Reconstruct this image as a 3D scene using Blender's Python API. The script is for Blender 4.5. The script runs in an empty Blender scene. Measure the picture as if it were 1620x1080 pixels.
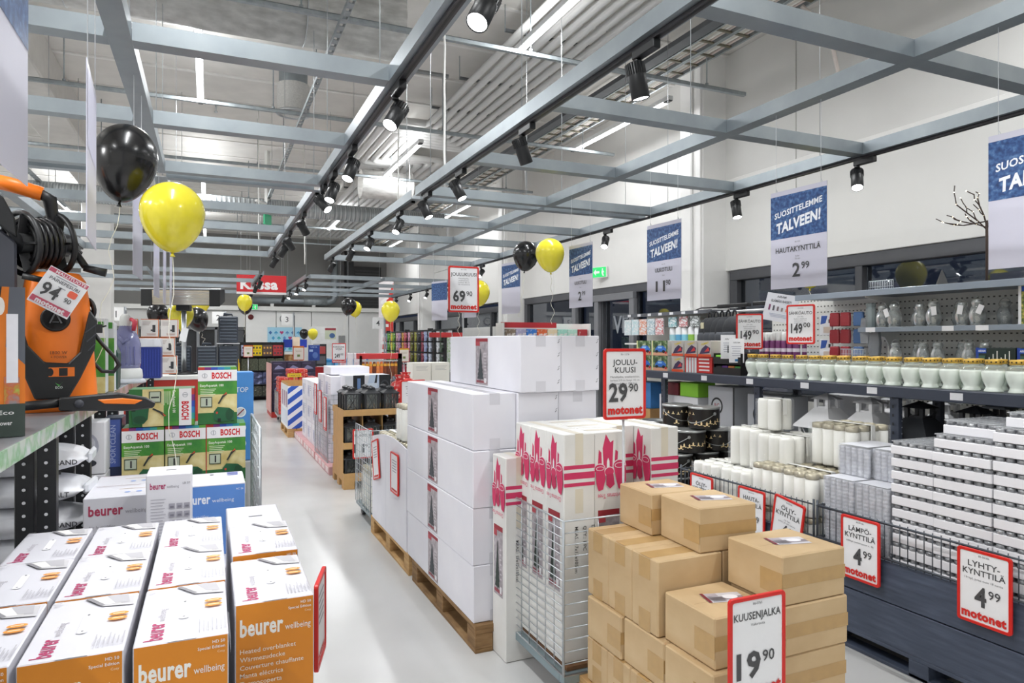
import bpy, bmesh, math, random
from mathutils import Vector, Matrix
random.seed(7)
R = math.radians
sc = bpy.context.scene
COL = sc.collection
# ---------------------------------------------------------------- camera, world, light, exposure
EYE, YAW = 1.62, R(23.96)
cam = bpy.data.objects.new('camera', bpy.data.cameras.new('camera')); COL.objects.link(cam)
cam.location = (0, 0, EYE); cam.rotation_euler = (R(90), 0, -YAW)
cam.data.sensor_width = 36; cam.data.lens = 24.0; cam.data.clip_end = 200; cam.data.clip_start = .05
sc.camera = cam
w = bpy.data.worlds.new('night'); sc.world = w; w.use_nodes = True
w.node_tree.nodes['Background'].inputs[0].default_value = (.012, .016, .03, 1)
w.node_tree.nodes['Background'].inputs[1].default_value = 1
sc.view_settings.view_transform = 'Standard'; sc.view_settings.look = 'None'
sc.view_settings.gamma = 1; sc.view_settings.use_curve_mapping = False
sc.view_settings.exposure = 0.40
LEDW = 52.0      # one batten's light
SPOTW = 34.0     # one track spotlight
# rows of LED battens: (x, [(y0, y1), ...])
LED_Z = 4.88
LEDS = [(-6.4, [(-2.0, .5), (4.7, 7.2), (11.4, 13.9), (18.1, 20.6)]),  # unseen row, added to brighten the aisle-facing carton sides
        (-3.2, [(-2.0, .5), (4.7, 7.2), (11.4, 13.9), (18.1, 20.6)]),
        (-.1, [(.9, 3.4), (7.7, 10.2), (14.5, 17.0), (21.2, 23.7)]),
        (3.2, [(-2.2, .3), (4.45, 6.95), (11.0, 13.5), (17.9, 20.4)]),
        (5.72, [(1.0, 3.5), (7.7, 10.2), (15.0, 17.3), (21.5, 24.0)])]
def lamp(name, loc, sx, sy, power, col=(.965, .985, 1)):
    l = bpy.data.lights.new(name, 'AREA'); l.shape = 'RECTANGLE'; l.size = sx; l.size_y = sy
    l.energy = power; l.color = col
    o = bpy.data.objects.new(name, l); COL.objects.link(o); o.location = loc; return o
for x, segs in LEDS:
    for a, b in segs:
        lamp('led_lamp', (x, (a + b) / 2, LED_Z - .012), .07, b - a, LEDW * (1.55 if x < 5 else .5))
        lamp('ceiling_fill', (x, (a + b) / 2, LED_Z + .085), .05, b - a, LEDW * (.2 if x < 5 else .1)).rotation_euler = (math.pi, 0, 0)  # added upward fill that brightens the ceiling, not part of the battens
# ---------------------------------------------------------------- helpers
def lin(h):
    h = h.lstrip('#')
    out = []
    for i in (0, 2, 4):
        c = int(h[i:i + 2], 16) / 255
        out.append(c / 12.92 if c <= .04045 else ((c + .055) / 1.055) ** 2.4)
    return (*out, 1)
_M = {}
def M(hexc, rough=.5, metal=0., noise=.06, scale=6., bump=0., bscale=40., trans=0., alpha=1., emit=0., spec=.5, stretch=None, coat=0.):
    key = (hexc, rough, metal, noise, scale, bump, bscale, trans, alpha, emit, spec, stretch, coat)
    if key in _M: return _M[key]
    m = bpy.data.materials.new('mat_' + hexc); m.use_nodes = True
    nt = m.node_tree; b = nt.nodes['Principled BSDF']; I = b.inputs
    c = lin(hexc)
    I['Base Color'].default_value = c; I['Roughness'].default_value = rough; I['Metallic'].default_value = metal
    I['Specular IOR Level'].default_value = spec; I['Transmission Weight'].default_value = trans; I['Alpha'].default_value = alpha
    I['Coat Weight'].default_value = coat
    if emit: I['Emission Color'].default_value = c; I['Emission Strength'].default_value = emit
    if noise or bump:
        tc = nt.nodes.new('ShaderNodeTexCoord'); mp = nt.nodes.new('ShaderNodeMapping')
        nt.links.new(tc.outputs['Object'], mp.inputs[0])
        if stretch: mp.inputs['Scale'].default_value = stretch
    if noise:
        n = nt.nodes.new('ShaderNodeTexNoise'); n.inputs['Scale'].default_value = scale; n.inputs['Detail'].default_value = 3
        nt.links.new(mp.outputs[0], n.inputs['Vector'])
        r = nt.nodes.new('ShaderNodeValToRGB'); e = r.color_ramp.elements
        e[0].position, e[1].position = .3, .7
        e[0].color = tuple(v * (1 - noise) for v in c[:3]) + (1,); e[1].color = tuple(min(1, v * (1 + noise)) for v in c[:3]) + (1,)
        nt.links.new(n.outputs['Fac'], r.inputs[0]); nt.links.new(r.outputs[0], I['Base Color'])
    if bump:
        n2 = nt.nodes.new('ShaderNodeTexNoise'); n2.inputs['Scale'].default_value = bscale; n2.inputs['Detail'].default_value = 4
        nt.links.new(mp.outputs[0], n2.inputs['Vector'])
        bp = nt.nodes.new('ShaderNodeBump'); bp.inputs['Strength'].default_value = bump; bp.inputs['Distance'].default_value = .01
        nt.links.new(n2.outputs['Fac'], bp.inputs['Height']); nt.links.new(bp.outputs[0], I['Normal'])
    if emit: m.cycles.emission_sampling = 'NONE'
    _M[key] = m; return m
def MR(name, stops, scale=8., rough=.5, stretch=None, kind='noise', metal=0., detail=3, bump=0., distort=0.):
    """a printed or grained surface: a noise / voronoi / wave field run through a colour ramp"""
    m = bpy.data.materials.new(name); m.use_nodes = True; nt = m.node_tree; b = nt.nodes['Principled BSDF']
    b.inputs['Roughness'].default_value = rough; b.inputs['Metallic'].default_value = metal
    tc = nt.nodes.new('ShaderNodeTexCoord'); mp = nt.nodes.new('ShaderNodeMapping'); nt.links.new(tc.outputs['Object'], mp.inputs[0])
    if stretch: mp.inputs['Scale'].default_value = stretch
    if kind == 'voronoi':
        n = nt.nodes.new('ShaderNodeTexVoronoi'); n.inputs['Scale'].default_value = scale; out = n.outputs['Color']
        sp = nt.nodes.new('ShaderNodeSeparateColor'); nt.links.new(out, sp.inputs[0]); out = sp.outputs[0]
    elif kind == 'wave':
        n = nt.nodes.new('ShaderNodeTexWave'); n.inputs['Scale'].default_value = scale; n.inputs['Distortion'].default_value = distort; out = n.outputs['Fac']
    else:
        n = nt.nodes.new('ShaderNodeTexNoise'); n.inputs['Scale'].default_value = scale; n.inputs['Detail'].default_value = detail; out = n.outputs['Fac']
    nt.links.new(mp.outputs[0], n.inputs['Vector'])
    r = nt.nodes.new('ShaderNodeValToRGB'); e = r.color_ramp.elements
    e[0].position, e[0].color = stops[0][0], lin(stops[0][1]); e[1].position, e[1].color = stops[-1][0], lin(stops[-1][1])
    for p, c in stops[1:-1]: e.new(p).color = lin(c)
    if kind == 'voronoi': r.color_ramp.interpolation = 'CONSTANT'
    nt.links.new(out, r.inputs[0]); nt.links.new(r.outputs[0], b.inputs['Base Color'])
    if bump:
        bp = nt.nodes.new('ShaderNodeBump'); bp.inputs['Strength'].default_value = bump; bp.inputs['Distance'].default_value = .01
        nt.links.new(out, bp.inputs['Height']); nt.links.new(bp.outputs[0], b.inputs['Normal'])
    return m
def P_(hexc): return M(hexc, .55, noise=.02, scale=30)

def link(o, parent=None, loc=None, rot=None):
    COL.objects.link(o)
    if parent is not None: o.parent = parent
    if loc is not None: o.location = loc
    if rot is not None: o.rotation_euler = rot
    return o
def tag(o, label=None, cat=None, group=None, kind=None):
    if label: o['label'] = label
    if cat: o['category'] = cat
    if group: o['group'] = group
    if kind: o['kind'] = kind
    return o
def thing(name, label, cat, loc=(0, 0, 0), rz=0., group=None, rot=None):
    o = bpy.data.objects.new(name, None); o.empty_display_size = .05
    link(o, None, loc, rot or (0, 0, rz)); return tag(o, label, cat, group)
def dup(root, label=None, loc=None, rz=None, group=None, rot=None, skip=()):
    r = root.copy(); COL.objects.link(r)
    if loc is not None: r.location = loc
    if rz is not None: r.rotation_euler = (0, 0, rz)
    if rot is not None: r.rotation_euler = rot
    if label: r['label'] = label
    if group: r['group'] = group
    for ch in list(root.children):
        if ch.name.split('.')[0] in skip: continue
        c = ch.copy(); COL.objects.link(c); c.parent = r
        for g in list(ch.children):
            d = g.copy(); COL.objects.link(d); d.parent = c
    return r
def inst(o, parent, loc=(0, 0, 0), rot=(0, 0, 0), name=None):
    c = o.copy(); COL.objects.link(c); c.parent = parent; c.location = loc; c.rotation_euler = rot
    if name: c.name = name
    return c
ORD = ('first second third fourth fifth sixth seventh eighth ninth tenth eleventh twelfth thirteenth fourteenth fifteenth sixteenth seventeenth '
       'eighteenth nineteenth twentieth').split()
def nth(i): return ORD[i]

class G:
    def __init__(s): s.v, s.f, s.m, s.s = [], [], [], []
    def add(s, vs, fs, m=0, smooth=False):
        b = len(s.v); s.v += [tuple(q) for q in vs]
        for f in fs: s.f.append([b + i for i in f]); s.m.append(m); s.s.append(smooth)
        return s
    def box(s, x0, x1, y0, y1, z0, z1, m=0):
        v = [(x, y, z) for z in (z0, z1) for y in (y0, y1) for x in (x0, x1)]
        return s.add(v, [(0, 2, 3, 1), (4, 5, 7, 6), (0, 1, 5, 4), (2, 6, 7, 3), (0, 4, 6, 2), (1, 3, 7, 5)], m)
    def cyl(s, p0, p1, r0, r1=None, n=12, m=0, caps=True, smooth=True):
        r1 = r0 if r1 is None else r1
        p0, p1 = Vector(p0), Vector(p1); d = (p1 - p0).normalized()
        a = d.orthogonal().normalized(); b = d.cross(a)
        if abs(d.z) > .999: a, b = Vector((1, 0, 0)), Vector((0, 1 if d.z > 0 else -1, 0))
        vs = []
        for p, r in ((p0, r0), (p1, r1)):
            for i in range(n):
                t = 2 * math.pi * i / n; vs.append(p + a * (r * math.cos(t)) + b * (r * math.sin(t)))
        s.add(vs, [(i, (i + 1) % n, n + (i + 1) % n, n + i) for i in range(n)], m, smooth)
        if caps:
            k = len(s.v) - 2 * n
            s.f.append([k + i for i in range(n)][::-1]); s.m.append(m); s.s.append(False)
            s.f.append([k + n + i for i in range(n)]); s.m.append(m); s.s.append(False)
        return s
    def tube(s, pts, r, n=6, m=0, closed=False, smooth=True):
        pts = [Vector(p) for p in pts]; k = len(pts); vs = []; a = None
        for i, p in enumerate(pts):
            if closed: d = pts[(i + 1) % k] - pts[i - 1]
            else: d = pts[min(i + 1, k - 1)] - pts[max(i - 1, 0)]
            d.normalize()
            a = d.orthogonal().normalized() if a is None else (a - d * a.dot(d))
            if a.length < 1e-5: a = d.orthogonal()
            a.normalize(); b = d.cross(a)
            sc_ = 1.
            if 0 < i < k - 1 and not closed:
                c = (pts[i] - pts[i - 1]).normalized().dot(d); sc_ = 1 / max(.5, c)
            for j in range(n):
                t = 2 * math.pi * j / n; vs.append(p + a * (r * sc_ * math.cos(t)) + b * (r * sc_ * math.sin(t)))
        fs = []
        for i in range(k if closed else k - 1):
            q = (i + 1) % k
            for j in range(n): fs.append((i * n + j, i * n + (j + 1) % n, q * n + (j + 1) % n, q * n + j))
        if not closed: fs += [tuple(range(n))[::-1], tuple((k - 1) * n + j for j in range(n))]
        return s.add(vs, fs, m, smooth)
    def bar(s, p0, p1, w, h, m=0):
        """rectangular bar: w across (horizontal), h upward"""
        p0, p1 = Vector(p0), Vector(p1); d = (p1 - p0).normalized()
        up = Vector((0, 0, 1)) if abs(d.z) < .95 else Vector((0, 1, 0))
        a = d.cross(up).normalized(); b = a.cross(d).normalized(); vs = []
        for p in (p0, p1):
            for i, j in ((-1, -1), (1, -1), (1, 1), (-1, 1)): vs.append(p + a * (i * w / 2) + b * (j * h / 2))
        return s.add(vs, [(0, 1, 2, 3)[::-1], (4, 5, 6, 7), (0, 1, 5, 4), (1, 2, 6, 5), (2, 3, 7, 6), (3, 0, 4, 7)], m)
    def lathe(s, prof, n=16, m=0, c=(0, 0, 0), smooth=True, cap=True):
        vs = []
        for r, z in prof:
            for i in range(n):
                t = 2 * math.pi * i / n; vs.append((c[0] + r * math.cos(t), c[1] + r * math.sin(t), c[2] + z))
        fs = []
        for k in range(len(prof) - 1):
            for i in range(n): fs.append((k * n + i, k * n + (i + 1) % n, (k + 1) * n + (i + 1) % n, (k + 1) * n + i))
        s.add(vs, fs, m, smooth)
        if cap:
            b = len(s.v) - len(vs)
            for k, rev in ((0, True), (len(prof) - 1, False)):
                if prof[k][0] > 1e-4:
                    f = [b + k * n + i for i in range(n)]; s.f.append(f[::-1] if rev else f); s.m.append(m); s.s.append(False)
        return s
    def prism(s, poly, d0, d1, axis='y', m=0, smooth=False):
        """poly in the plane across `axis`: (x,z) for y, (y,z) for x, (x,y) for z"""
        def pt(p, d): return (p[0], d, p[1]) if axis == 'y' else (d, p[0], p[1]) if axis == 'x' else (p[0], p[1], d)
        n = len(poly); vs = [pt(p, d0) for p in poly] + [pt(p, d1) for p in poly]
        fs = [tuple(range(n)), tuple(range(n, 2 * n))[::-1]]
        s.add(vs, fs, m); b = len(s.v) - 2 * n
        for i in range(n):
            s.f.append([b + i, b + n + i, b + n + (i + 1) % n, b + (i + 1) % n]); s.m.append(m); s.s.append(smooth)
        return s
    def mesh(s, name, mats, bevel=0., seg=1):
        me = bpy.data.meshes.new(name)
        me.from_pydata(s.v, [], s.f)
        for mm in (mats if isinstance(mats, (list, tuple)) else [mats]): me.materials.append(mm)
        me.polygons.foreach_set('material_index', s.m); me.polygons.foreach_set('use_smooth', s.s)
        bm = bmesh.new(); bm.from_mesh(me)
        bmesh.ops.recalc_face_normals(bm, faces=bm.faces)
        if bevel:
            es = [e for e in bm.edges if len(e.link_faces) == 2 and e.calc_face_angle(0) > .6]
            bmesh.ops.bevel(bm, geom=es, offset=bevel, segments=seg, affect='EDGES', clamp_overlap=True, profile=.5)
        bm.to_mesh(me); bm.free(); me.update()
        return me
    def build(s, name, mats, parent=None, bevel=0., loc=None, rot=None, seg=1):
        return link(bpy.data.objects.new(name, s.mesh(name, mats, bevel, seg)), parent, loc, rot)

_T = {}
def tmesh(txt, bold=0.):
    k = (txt, bold)
    if k in _T: return _T[k]
    cu = bpy.data.curves.new('lettering', 'FONT'); cu.body = txt; cu.size = 1; cu.resolution_u = 2; cu.offset = bold
    cu.space_character = 1 + bold * 1.5
    o = bpy.data.objects.new('lettering', cu); COL.objects.link(o)
    dg = bpy.context.evaluated_depsgraph_get(); me = bpy.data.meshes.new_from_object(o.evaluated_get(dg))
    vs = [(v.co.x, v.co.y) for v in me.vertices]; fs = [tuple(p.vertices) for p in me.polygons]
    bpy.data.objects.remove(o); bpy.data.curves.remove(cu); bpy.data.meshes.remove(me)
    xs = [a for a, _ in vs] or [0, 1]
    _T[k] = (vs, fs, min(xs), max(xs)); return _T[k]
def rrect(u0, v0, u1, v1, r, n=4):
    out = []
    for cx, cy, a0 in ((u1 - r, v1 - r, 0), (u0 + r, v1 - r, 90), (u0 + r, v0 + r, 180), (u1 - r, v0 + r, 270)):
        for i in range(n + 1):
            t = R(a0 + 90 * i / n); out.append((cx + r * math.cos(t), cy + r * math.sin(t)))
    return out
class Pr:
    """flat print laid on a surface: rectangles, shapes and lettering, each a hair above the last"""
    def __init__(s, step=.0004): s.v, s.f, s.m, s.mats, s.k, s.st = [], [], [], [], 1, step
    def mi(s, c):
        mt = P_(c) if isinstance(c, str) else c
        if mt not in s.mats: s.mats.append(mt)
        return s.mats.index(mt)
    def poly(s, pts, c, lay=True):
        b = len(s.v); s.v += [(u, v, s.k * s.st) for u, v in pts]; s.f.append([b + i for i in range(len(pts))]); s.m.append(s.mi(c))
        if lay: s.k += 1
        return s
    def rect(s, u0, v0, u1, v1, c): return s.poly([(u0, v0), (u1, v0), (u1, v1), (u0, v1)], c)
    def ell(s, u, v, a, b, c, n=18): return s.poly([(u + a * math.cos(2 * math.pi * i / n), v + b * math.sin(2 * math.pi * i / n)) for i in range(n)], c)
    def text(s, txt, u, v, h, c, al='c', bold=.012, w=None, rot=0., skew=0., vcen=False):
        """capital height about .7 h; w stretches the line to that width"""
        vs, fs, x0, x1 = tmesh(txt, bold); sx = h if w is None else w / max(1e-6, x1 - x0)
        wd = (x1 - x0) * sx; off = -wd / 2 if al == 'c' else 0 if al == 'l' else -wd
        ca, sa = math.cos(R(rot)), math.sin(R(rot)); b = len(s.v); mi = s.mi(c)
        for x, y in vs:
            p, q = (x - x0) * sx + off + skew * y * h, y * h
            s.v.append((u + p * ca - q * sa, v + p * sa + q * ca, s.k * s.st))
        for f in fs: s.f.append([b + i for i in f]); s.m.append(mi)
        s.k += 1; return s
    def lines(s, u, v, w, n, gap, h, c, al='c'):
        for i in range(n):
            ww = w * (1 - .25 * ((i * 7 % 5) / 5)); a = u - ww / 2 if al == 'c' else u
            s.poly([(a, v - i * gap), (a + ww, v - i * gap), (a + ww, v - i * gap + h), (a, v - i * gap + h)], c, False)
        s.k += 1; return s
    def mesh(s, name='print'):
        me = bpy.data.meshes.new(name); me.from_pydata(s.v, [], s.f)
        for mm in s.mats: me.materials.append(mm)
        me.polygons.foreach_set('material_index', s.m); me.update(); return me
    def put(s, name, parent, o=(0, 0, 0), u=(1, 0, 0), v=(0, 0, 1)):
        ob = bpy.data.objects.new(name, s.mesh(name)); COL.objects.link(ob); ob.parent = parent
        if name.startswith(('hole', 'slot', 'staple')): ob['kind'] = 'stuff'
        frame(ob, o, u, v); return ob
def frame(ob, o, u=(1, 0, 0), v=(0, 0, 1)):
    u, v = Vector(u).normalized(), Vector(v).normalized(); nn = u.cross(v)
    mt = Matrix((u, v, nn)).transposed().to_4x4(); mt.translation = Vector(o); ob.matrix_local = mt
    return ob
def at(px, py, X=None, Y=None, Z=None):
    """the point of the plane X=, Y= or Z= that the photograph shows at that pixel"""
    c, s_ = math.cos(YAW), math.sin(YAW); u, v = (px - 810) / 1080, (540 - py) / 1080
    r = Vector((u * c + s_, c - u * s_, v))
    t = X / r.x if X is not None else Y / r.y if Y is not None else (Z - EYE) / r.z
    return Vector((0, 0, EYE)) + r * t

# shared materials
GALV = MR('galvanised_sheet', [(.2, '8b9298'), (.5, '949ca1'), (.8, '9ea5a9')], 5, .42, metal=.7, stretch=(1, 1, 1), detail=4)
GALVD = MR('galvanised_strut', [(.2, '8f979b'), (.8, 'aeb5b8')], 14, .45, metal=.6)
BLACKP = M('17181a', .42, noise=.1)
BLACKM = M('0e0f10', .5, noise=.1)
WHITEP = M('e9e9e6', .5, noise=.02)
STEEL = M('c9cdd0', .3, metal=.85, noise=.05)
WIRE = M('b9bec2', .35, metal=.7, noise=.05)
WIRED = M('4c5158', .4, metal=.5, noise=.05)
NAVY = M('3c4250', .45, noise=.06)
WOODP = MR('pallet_wood', [(.25, 'a98150'), (.5, 'c29a66'), (.75, 'd3b07d')], 5, .75, stretch=(1, 1, 8), bump=.2, detail=5)
WOODD = MR('old_pallet_wood', [(.25, '6b5033'), (.5, '8a6a45'), (.75, 'a3835a')], 6, .8, stretch=(1, 1, 7), bump=.3, detail=5)
GLASS = M('e8eeec', .03, trans=.96, noise=0, spec=.5)
RED = 'd3261f'
DARKT = '4a4a4c'
# ================================================================ the setting
CZ = 5.6; XW = 6.6
def st(name, g, mats, parent=None, bevel=0.):
    o = g.build(name, mats, parent, bevel)
    if parent is None: o['kind'] = 'structure'
    return o
FLOORM = MR('polished_floor', [(.2, 'c4c4c2'), (.5, 'cbcbca'), (.8, 'd1d1d0')], 1.6, .26, detail=6)
WALLM = M('e4e3e0', .75, noise=.02, scale=2)
WALLG = M('8b8a88', .8, noise=.04, scale=2)
CEILM = M('dddad5', .85, noise=.05, scale=3, bump=.1, bscale=60)
CEILJ = M('ebe9e5', .85, noise=.03)
FRAMEM = M('55565a', .5, metal=.2, noise=.05)
st('floor', G().box(-9, 8.4, -4.5, 28, -.2, 0), FLOORM)
cl = st('ceiling', G().box(-9, 8.4, -4.5, 28, CZ + .1, CZ + .25), CEILM)
pk = None; y = -4.5; jn = None
while y < 28:
    if pk is None: pk = G().box(-9, 8.4, 0, 1.14, CZ, CZ + .1).build('plank', CEILM, cl, .012)
    else: p = inst(pk, cl, (0, y, 0))
    if y == -4.5: pk.location = (0, y, 0)
    if jn is None: jn = G().box(-9, 8.4, 1.14, 1.2, CZ - .02, CZ + .1).build('joint_strip', CEILJ, cl); jn.location = (0, y, 0)
    else: inst(jn, cl, (0, y, 0))
    y += 1.2
st('trim_1', G().box(-2.55, -1.95, -4.5, 18.4, 5.0, CZ), M('cfccc7', .85, noise=.04, bump=.1), None, .02)
st('wall_left', G().box(-9.2, -9, -4.5, 28, 0, CZ), WALLM)
st('wall_front', G().box(-9, 8.4, -4.7, -4.5, 0, CZ), WALLM)
wb = st('wall_back', G().box(-9, 6.9, 27.4, 27.6, 0, CZ), WALLG)
# white lower panels of the back wall, each its own piece
for i, (x0, x1) in enumerate([(1.25, 2.3), (2.32, 3.58), (3.6, 4.98), (5.0, 6.55)]):
    st('panel', G().box(x0, x1, 26.9, 27.4, 0, 2.75), M('eeeeec', .6, noise=.015), wb, .008)
st('header', G().box(-5.0, 1.23, 26.9, 27.4, 2.15, 2.75), M('d5d5d3', .6, noise=.02), wb, .008)
st('coping', G().box(-7, 6.55, 26.7, 27.4, 2.76, 2.92), WHITEP, wb, .01)
# right wall: sandwich panels above the windows, plinth below
wr = st('wall_right', G().box(XW + .1, XW + .3, -4.5, 27.5, 2.6, CZ), WALLM)
for a, b in ((-4.5, -.2), (-.19, 6.25), (6.26, 12.7), (12.71, 19.1), (19.11, 27.4)):
    for z0, z1 in ((2.6, 3.795), (3.805, CZ)):
        st('panel', G().box(XW, XW + .1, a, b, z0, z1), WALLM, wr, .006)
st('plinth', G().box(XW, XW + .3, -4.5, 8, 0, .9), WALLM, wr)
st('plinth', G().box(XW, XW + .3, 14.6, 27.5, 0, .9), WALLM, wr)
st('ledge', G().box(XW - .02, XW, -4.5, 7.5, 3.74, 3.86), M('f0efec', .6, noise=.01), wr, .006)
PANE = M('c4ccd0', .02, trans=1.0, noise=0, spec=.6); PANE.node_tree.nodes['Principled BSDF'].inputs['IOR'].default_value = 1.85
XD=0
def window(n, y0, y1, z0, z1, mull, blind=False, door=None):
    w_ = st(f'window_{n}', G().box(XW + .02, XW + .2, y0, y1, z1 - .14, z1), FRAMEM, None, .006)
    st('sill', G().box(XW, XW + .2, y0, y1, z0, z0 + .07), FRAMEM, w_, .006)
    ys = [y0] + mull + [y1]
    for i, m_ in enumerate(ys):
        wd = .09 if 0 < i < len(ys) - 1 else .14
        a = m_ if i == 0 else m_ - wd if i == len(ys) - 1 else m_ - wd / 2
        st('mullion', G().box(XW + .02, XW + .2, a, a + wd, z0 + .07, z1 - .14), FRAMEM, w_, .006)
    for a, b in zip(ys, ys[1:]):
        st('pane', G().box(XW + .1, XW + .115, a + .05, b - .05, z0 + .07, z1 - .14), PANE, w_)
        if blind: st('roller_blind', G().box(XW + .04, XW + .05, a + .09, b - .09, z0 + .1, z1 - .5), M('d3d2cf', .8, noise=.02), w_)
    return w_
window(1, -4.4, 7.45, .9, 2.6, [-1.5, 2.0, 5.39])
w2 = window(2, 8.05, 14.2, 0, 2.6, [9.8, 10.84, 11.8])
window(3, 14.8, 20.95, .9, 2.5, [16.26, 18.46], True)
window(4, 21.55, 27.2, .9, 2.5, [23.5, 25.4], True)
for a in (9.75, 10.9, 11.75):
    st('door_frame', G().box(XW - .06, XW + .02, a - .07, a + .07, 0, 2.35), M('85868a', .45, metal=.3, noise=.04), w2, .006)
st('door_head', G().box(XW - .06, XW + .02, 9.7, 11.8, 2.35, 2.47), M('85868a', .45, metal=.3, noise=.04), w2, .006)
Pr().text('VE', 0, 0, .42, '8d9298', bold=.03).put('lettering', w2, (XW + .09, 10.3, 1.78), (0, -1, 0), (0, 0, 1))  # a reflection in the door glass, drawn in as print
# columns along the right wall and one inside the hall
PILM = M('efeeec', .6, noise=.015)
for i, y0 in enumerate((7.5, 14.25, 21.0)):
    pl = st(f'trim_{i + 2}', G().box(XW - .4, XW + .1, y0, y0 + .5, 0, CZ), PILM, None, .012)
    st('conduit', G().box(XW - .425, XW - .4, y0 + .2, y0 + .24, 1.0, CZ), M('d5d4d2', .5, noise=.02), pl, .004)
    st('cover_strip', G().box(XW - .43, XW - .4, y0 + .02, y0 + .1, 0, CZ), PILM, pl, .004)
st('trim_5', G().box(-2.7, -2.1, 18.5, 19.1, 0, CZ), M('d9d8d5', .7, noise=.02), None, .012)
# openings in the back wall: dark glazed lobby
lob = st('door_1', G().box(-5.0, 1.2, 27.25, 27.38, 0, 2.15), M('2d3034', .15, noise=.1), None)
for x in (-4.9, -3.7, -2.5, -1.3, -.35, .25): st('mullion', G().box(x - .05, x + .05, 27.1, 27.25, 0, 2.15), M('8f9296', .4, metal=.4), lob, .005)
st('transom', G().box(-5.0, 1.2, 27.1, 27.25, 2.05, 2.15), M('8f9296', .4, metal=.4), lob, .005)
d2 = st('door_2', G().box(.32, 1.18, 27.0, 27.1, 0, 2.03), M('505357', .3, noise=.05), None, .006)
G().cyl((.42, 27.0, 1.05), (.42, 26.93, 1.05), .012, n=8).build('handle', STEEL, d2)
d3 = st('door_3', G().box(4.6, 4.85, 26.86, 26.9, 0, 1.85), M('9a9b9b', .5, noise=.05), None, .006)
# ================================================================ ceiling services
def led(x, y0, y1, lab):
    t = thing('led_batten', lab, 'ceiling light', (x, y0, LED_Z), 0, 'LED battens under the ceiling')
    L = y1 - y0
    G().box(-.045, .045, -.12, L + .12, .012, .075).build('housing', M('e3e4e5', .4, noise=.02), t, .006)
    G().box(-.034, .034, 0, L, -.004, .012).build('diffuser', M('ffffff', .4, noise=0, emit=9.), t)
    for yy in (-.12, L): G().box(-.03, .03, yy, yy + .12, .0, .012).build('end_cap', M('2c2d2f', .5), t)
    return t
LL = {(-3.2, 11.4): 'white LED batten seen small above the black drum of hose reel', (-3.2, 18.1): 'slim white LED batten beside the tall grey hall pillar',
      (-.1, 7.7): 'bright LED batten above the big yellow balloon, crossed by a steel beam', (-.1, 14.5): 'LED batten behind big yellow balloon, next one along its row',
      (-.1, 21.2): 'small distant LED batten near the cashier end, end of yellow balloon row', (3.2, 4.45): 'long bright LED batten at top edge beside the white ducting pipes',
      (3.2, 11.0): 'LED batten hanging under the jog of white pipes', (3.2, 17.9): 'distant LED batten beyond the white pipes and spiral duct',
      (5.72, 7.7): 'LED batten beside the ladder cable trays near pillar', (5.72, 15.0): 'LED batten farther along the cable trays toward blinds',
      (5.72, 21.5): 'last LED batten of cable tray row'}
for x, segs in LEDS:
    for a, b in segs:
        if (x, a) in LL: led(x, a, b, LL[(x, a)])
# strut channels across the hall, on threaded rods
for i, (y, x0, x1, z) in enumerate([(3.55, -7, 6.3, 4.72), (6.7, -7, 6.2, 4.72), (9.75, -7, 6.2, 4.72), (12.9, -7, 6.2, 4.72), (16.0, -7, 6.2, 4.72), (19.3, -7, 6.2, 4.72), (22.5, -7, 6.2, 4.72)]):
    if i == 0: continue
    t = thing('strut_channel', f'galvanised strut channel across the hall, {nth(i - 1)} one counting away from the top edge', 'rail', (0, y, z), 0, 'strut channels')
    g = G(); g.box(x0, x1, -.025, -.02, 0, .045); g.box(x0, x1, .02, .025, 0, .045); g.box(x0, x1, -.02, .02, .0, .006)
    g.box(x0, x1, -.025, -.01, .04, .045); g.box(x0, x1, .01, .025, .04, .045); g.build('channel', GALVD, t)
    rd = None
    for k in range(6):
        xx = x0 + .6 + k * (x1 - x0 - 1.2) / 5
        if rd is None:
            rd = G().cyl((0, 0, .02), (0, 0, CZ - z - .025), .008, n=6).cyl((0, 0, .045), (0, 0, .075), .02, n=6).build('threaded_rod', GALVD, t); rd.location = (xx, 0, 0)
        else: inst(rd, t, (xx, 0, 0))
# perforated strut running along the hall, two of them
for i, (x, z, y0, y1) in enumerate([(1.15, 4.60, 4, 17), (-2.9, 4.60, 4, 18)]):
    t = thing('slotted_strut', ['slotted steel strut running away above the first lighting track', 'slotted steel strut beside the concrete ceiling beam'][i], 'rail', (x, y0, z))
    g = G(); L = y1 - y0
    g.box(-.03, -.024, 0, L, 0, .05); g.box(.024, .03, 0, L, 0, .05)
    for k in range(int(L / .16)): g.box(-.024, .024, k * .16, k * .16 + .1, 0, .006)
    g.build('channel', GALVD, t)
    for k in range(4): G().cyl((0, .4 + k * L / 3.4, .03), (0, .4 + k * L / 3.4, CZ - z - .025), .007, n=6).build('threaded_rod', GALVD, t)
# sprinkler pipes
for i, (y, z, lab) in enumerate([(8.9, 5.25, 'thin steel sprinkler pipe crossing below ceiling behind the insulated duct'), (11.2, 5.2, 'thin steel sprinkler pipe crossing beside the round ceiling diffuser')]):
    t = thing('sprinkler_pipe', lab, 'pipe', (0, y, z))
    G().cyl((-8.5, 0, 0), (3.0, 0, 0), .028, n=8).build('pipe', M('9b9d9e', .45, metal=.4), t)
    for k in range(5):
        x = -6.5 + k * 2.2
        h = G().cyl((x, 0, -.03), (x, 0, -.12), .012, n=6).cyl((x, 0, -.12), (x, 0, -.135), .03, .02, n=8).build('sprinkler_head', STEEL, t)
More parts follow.
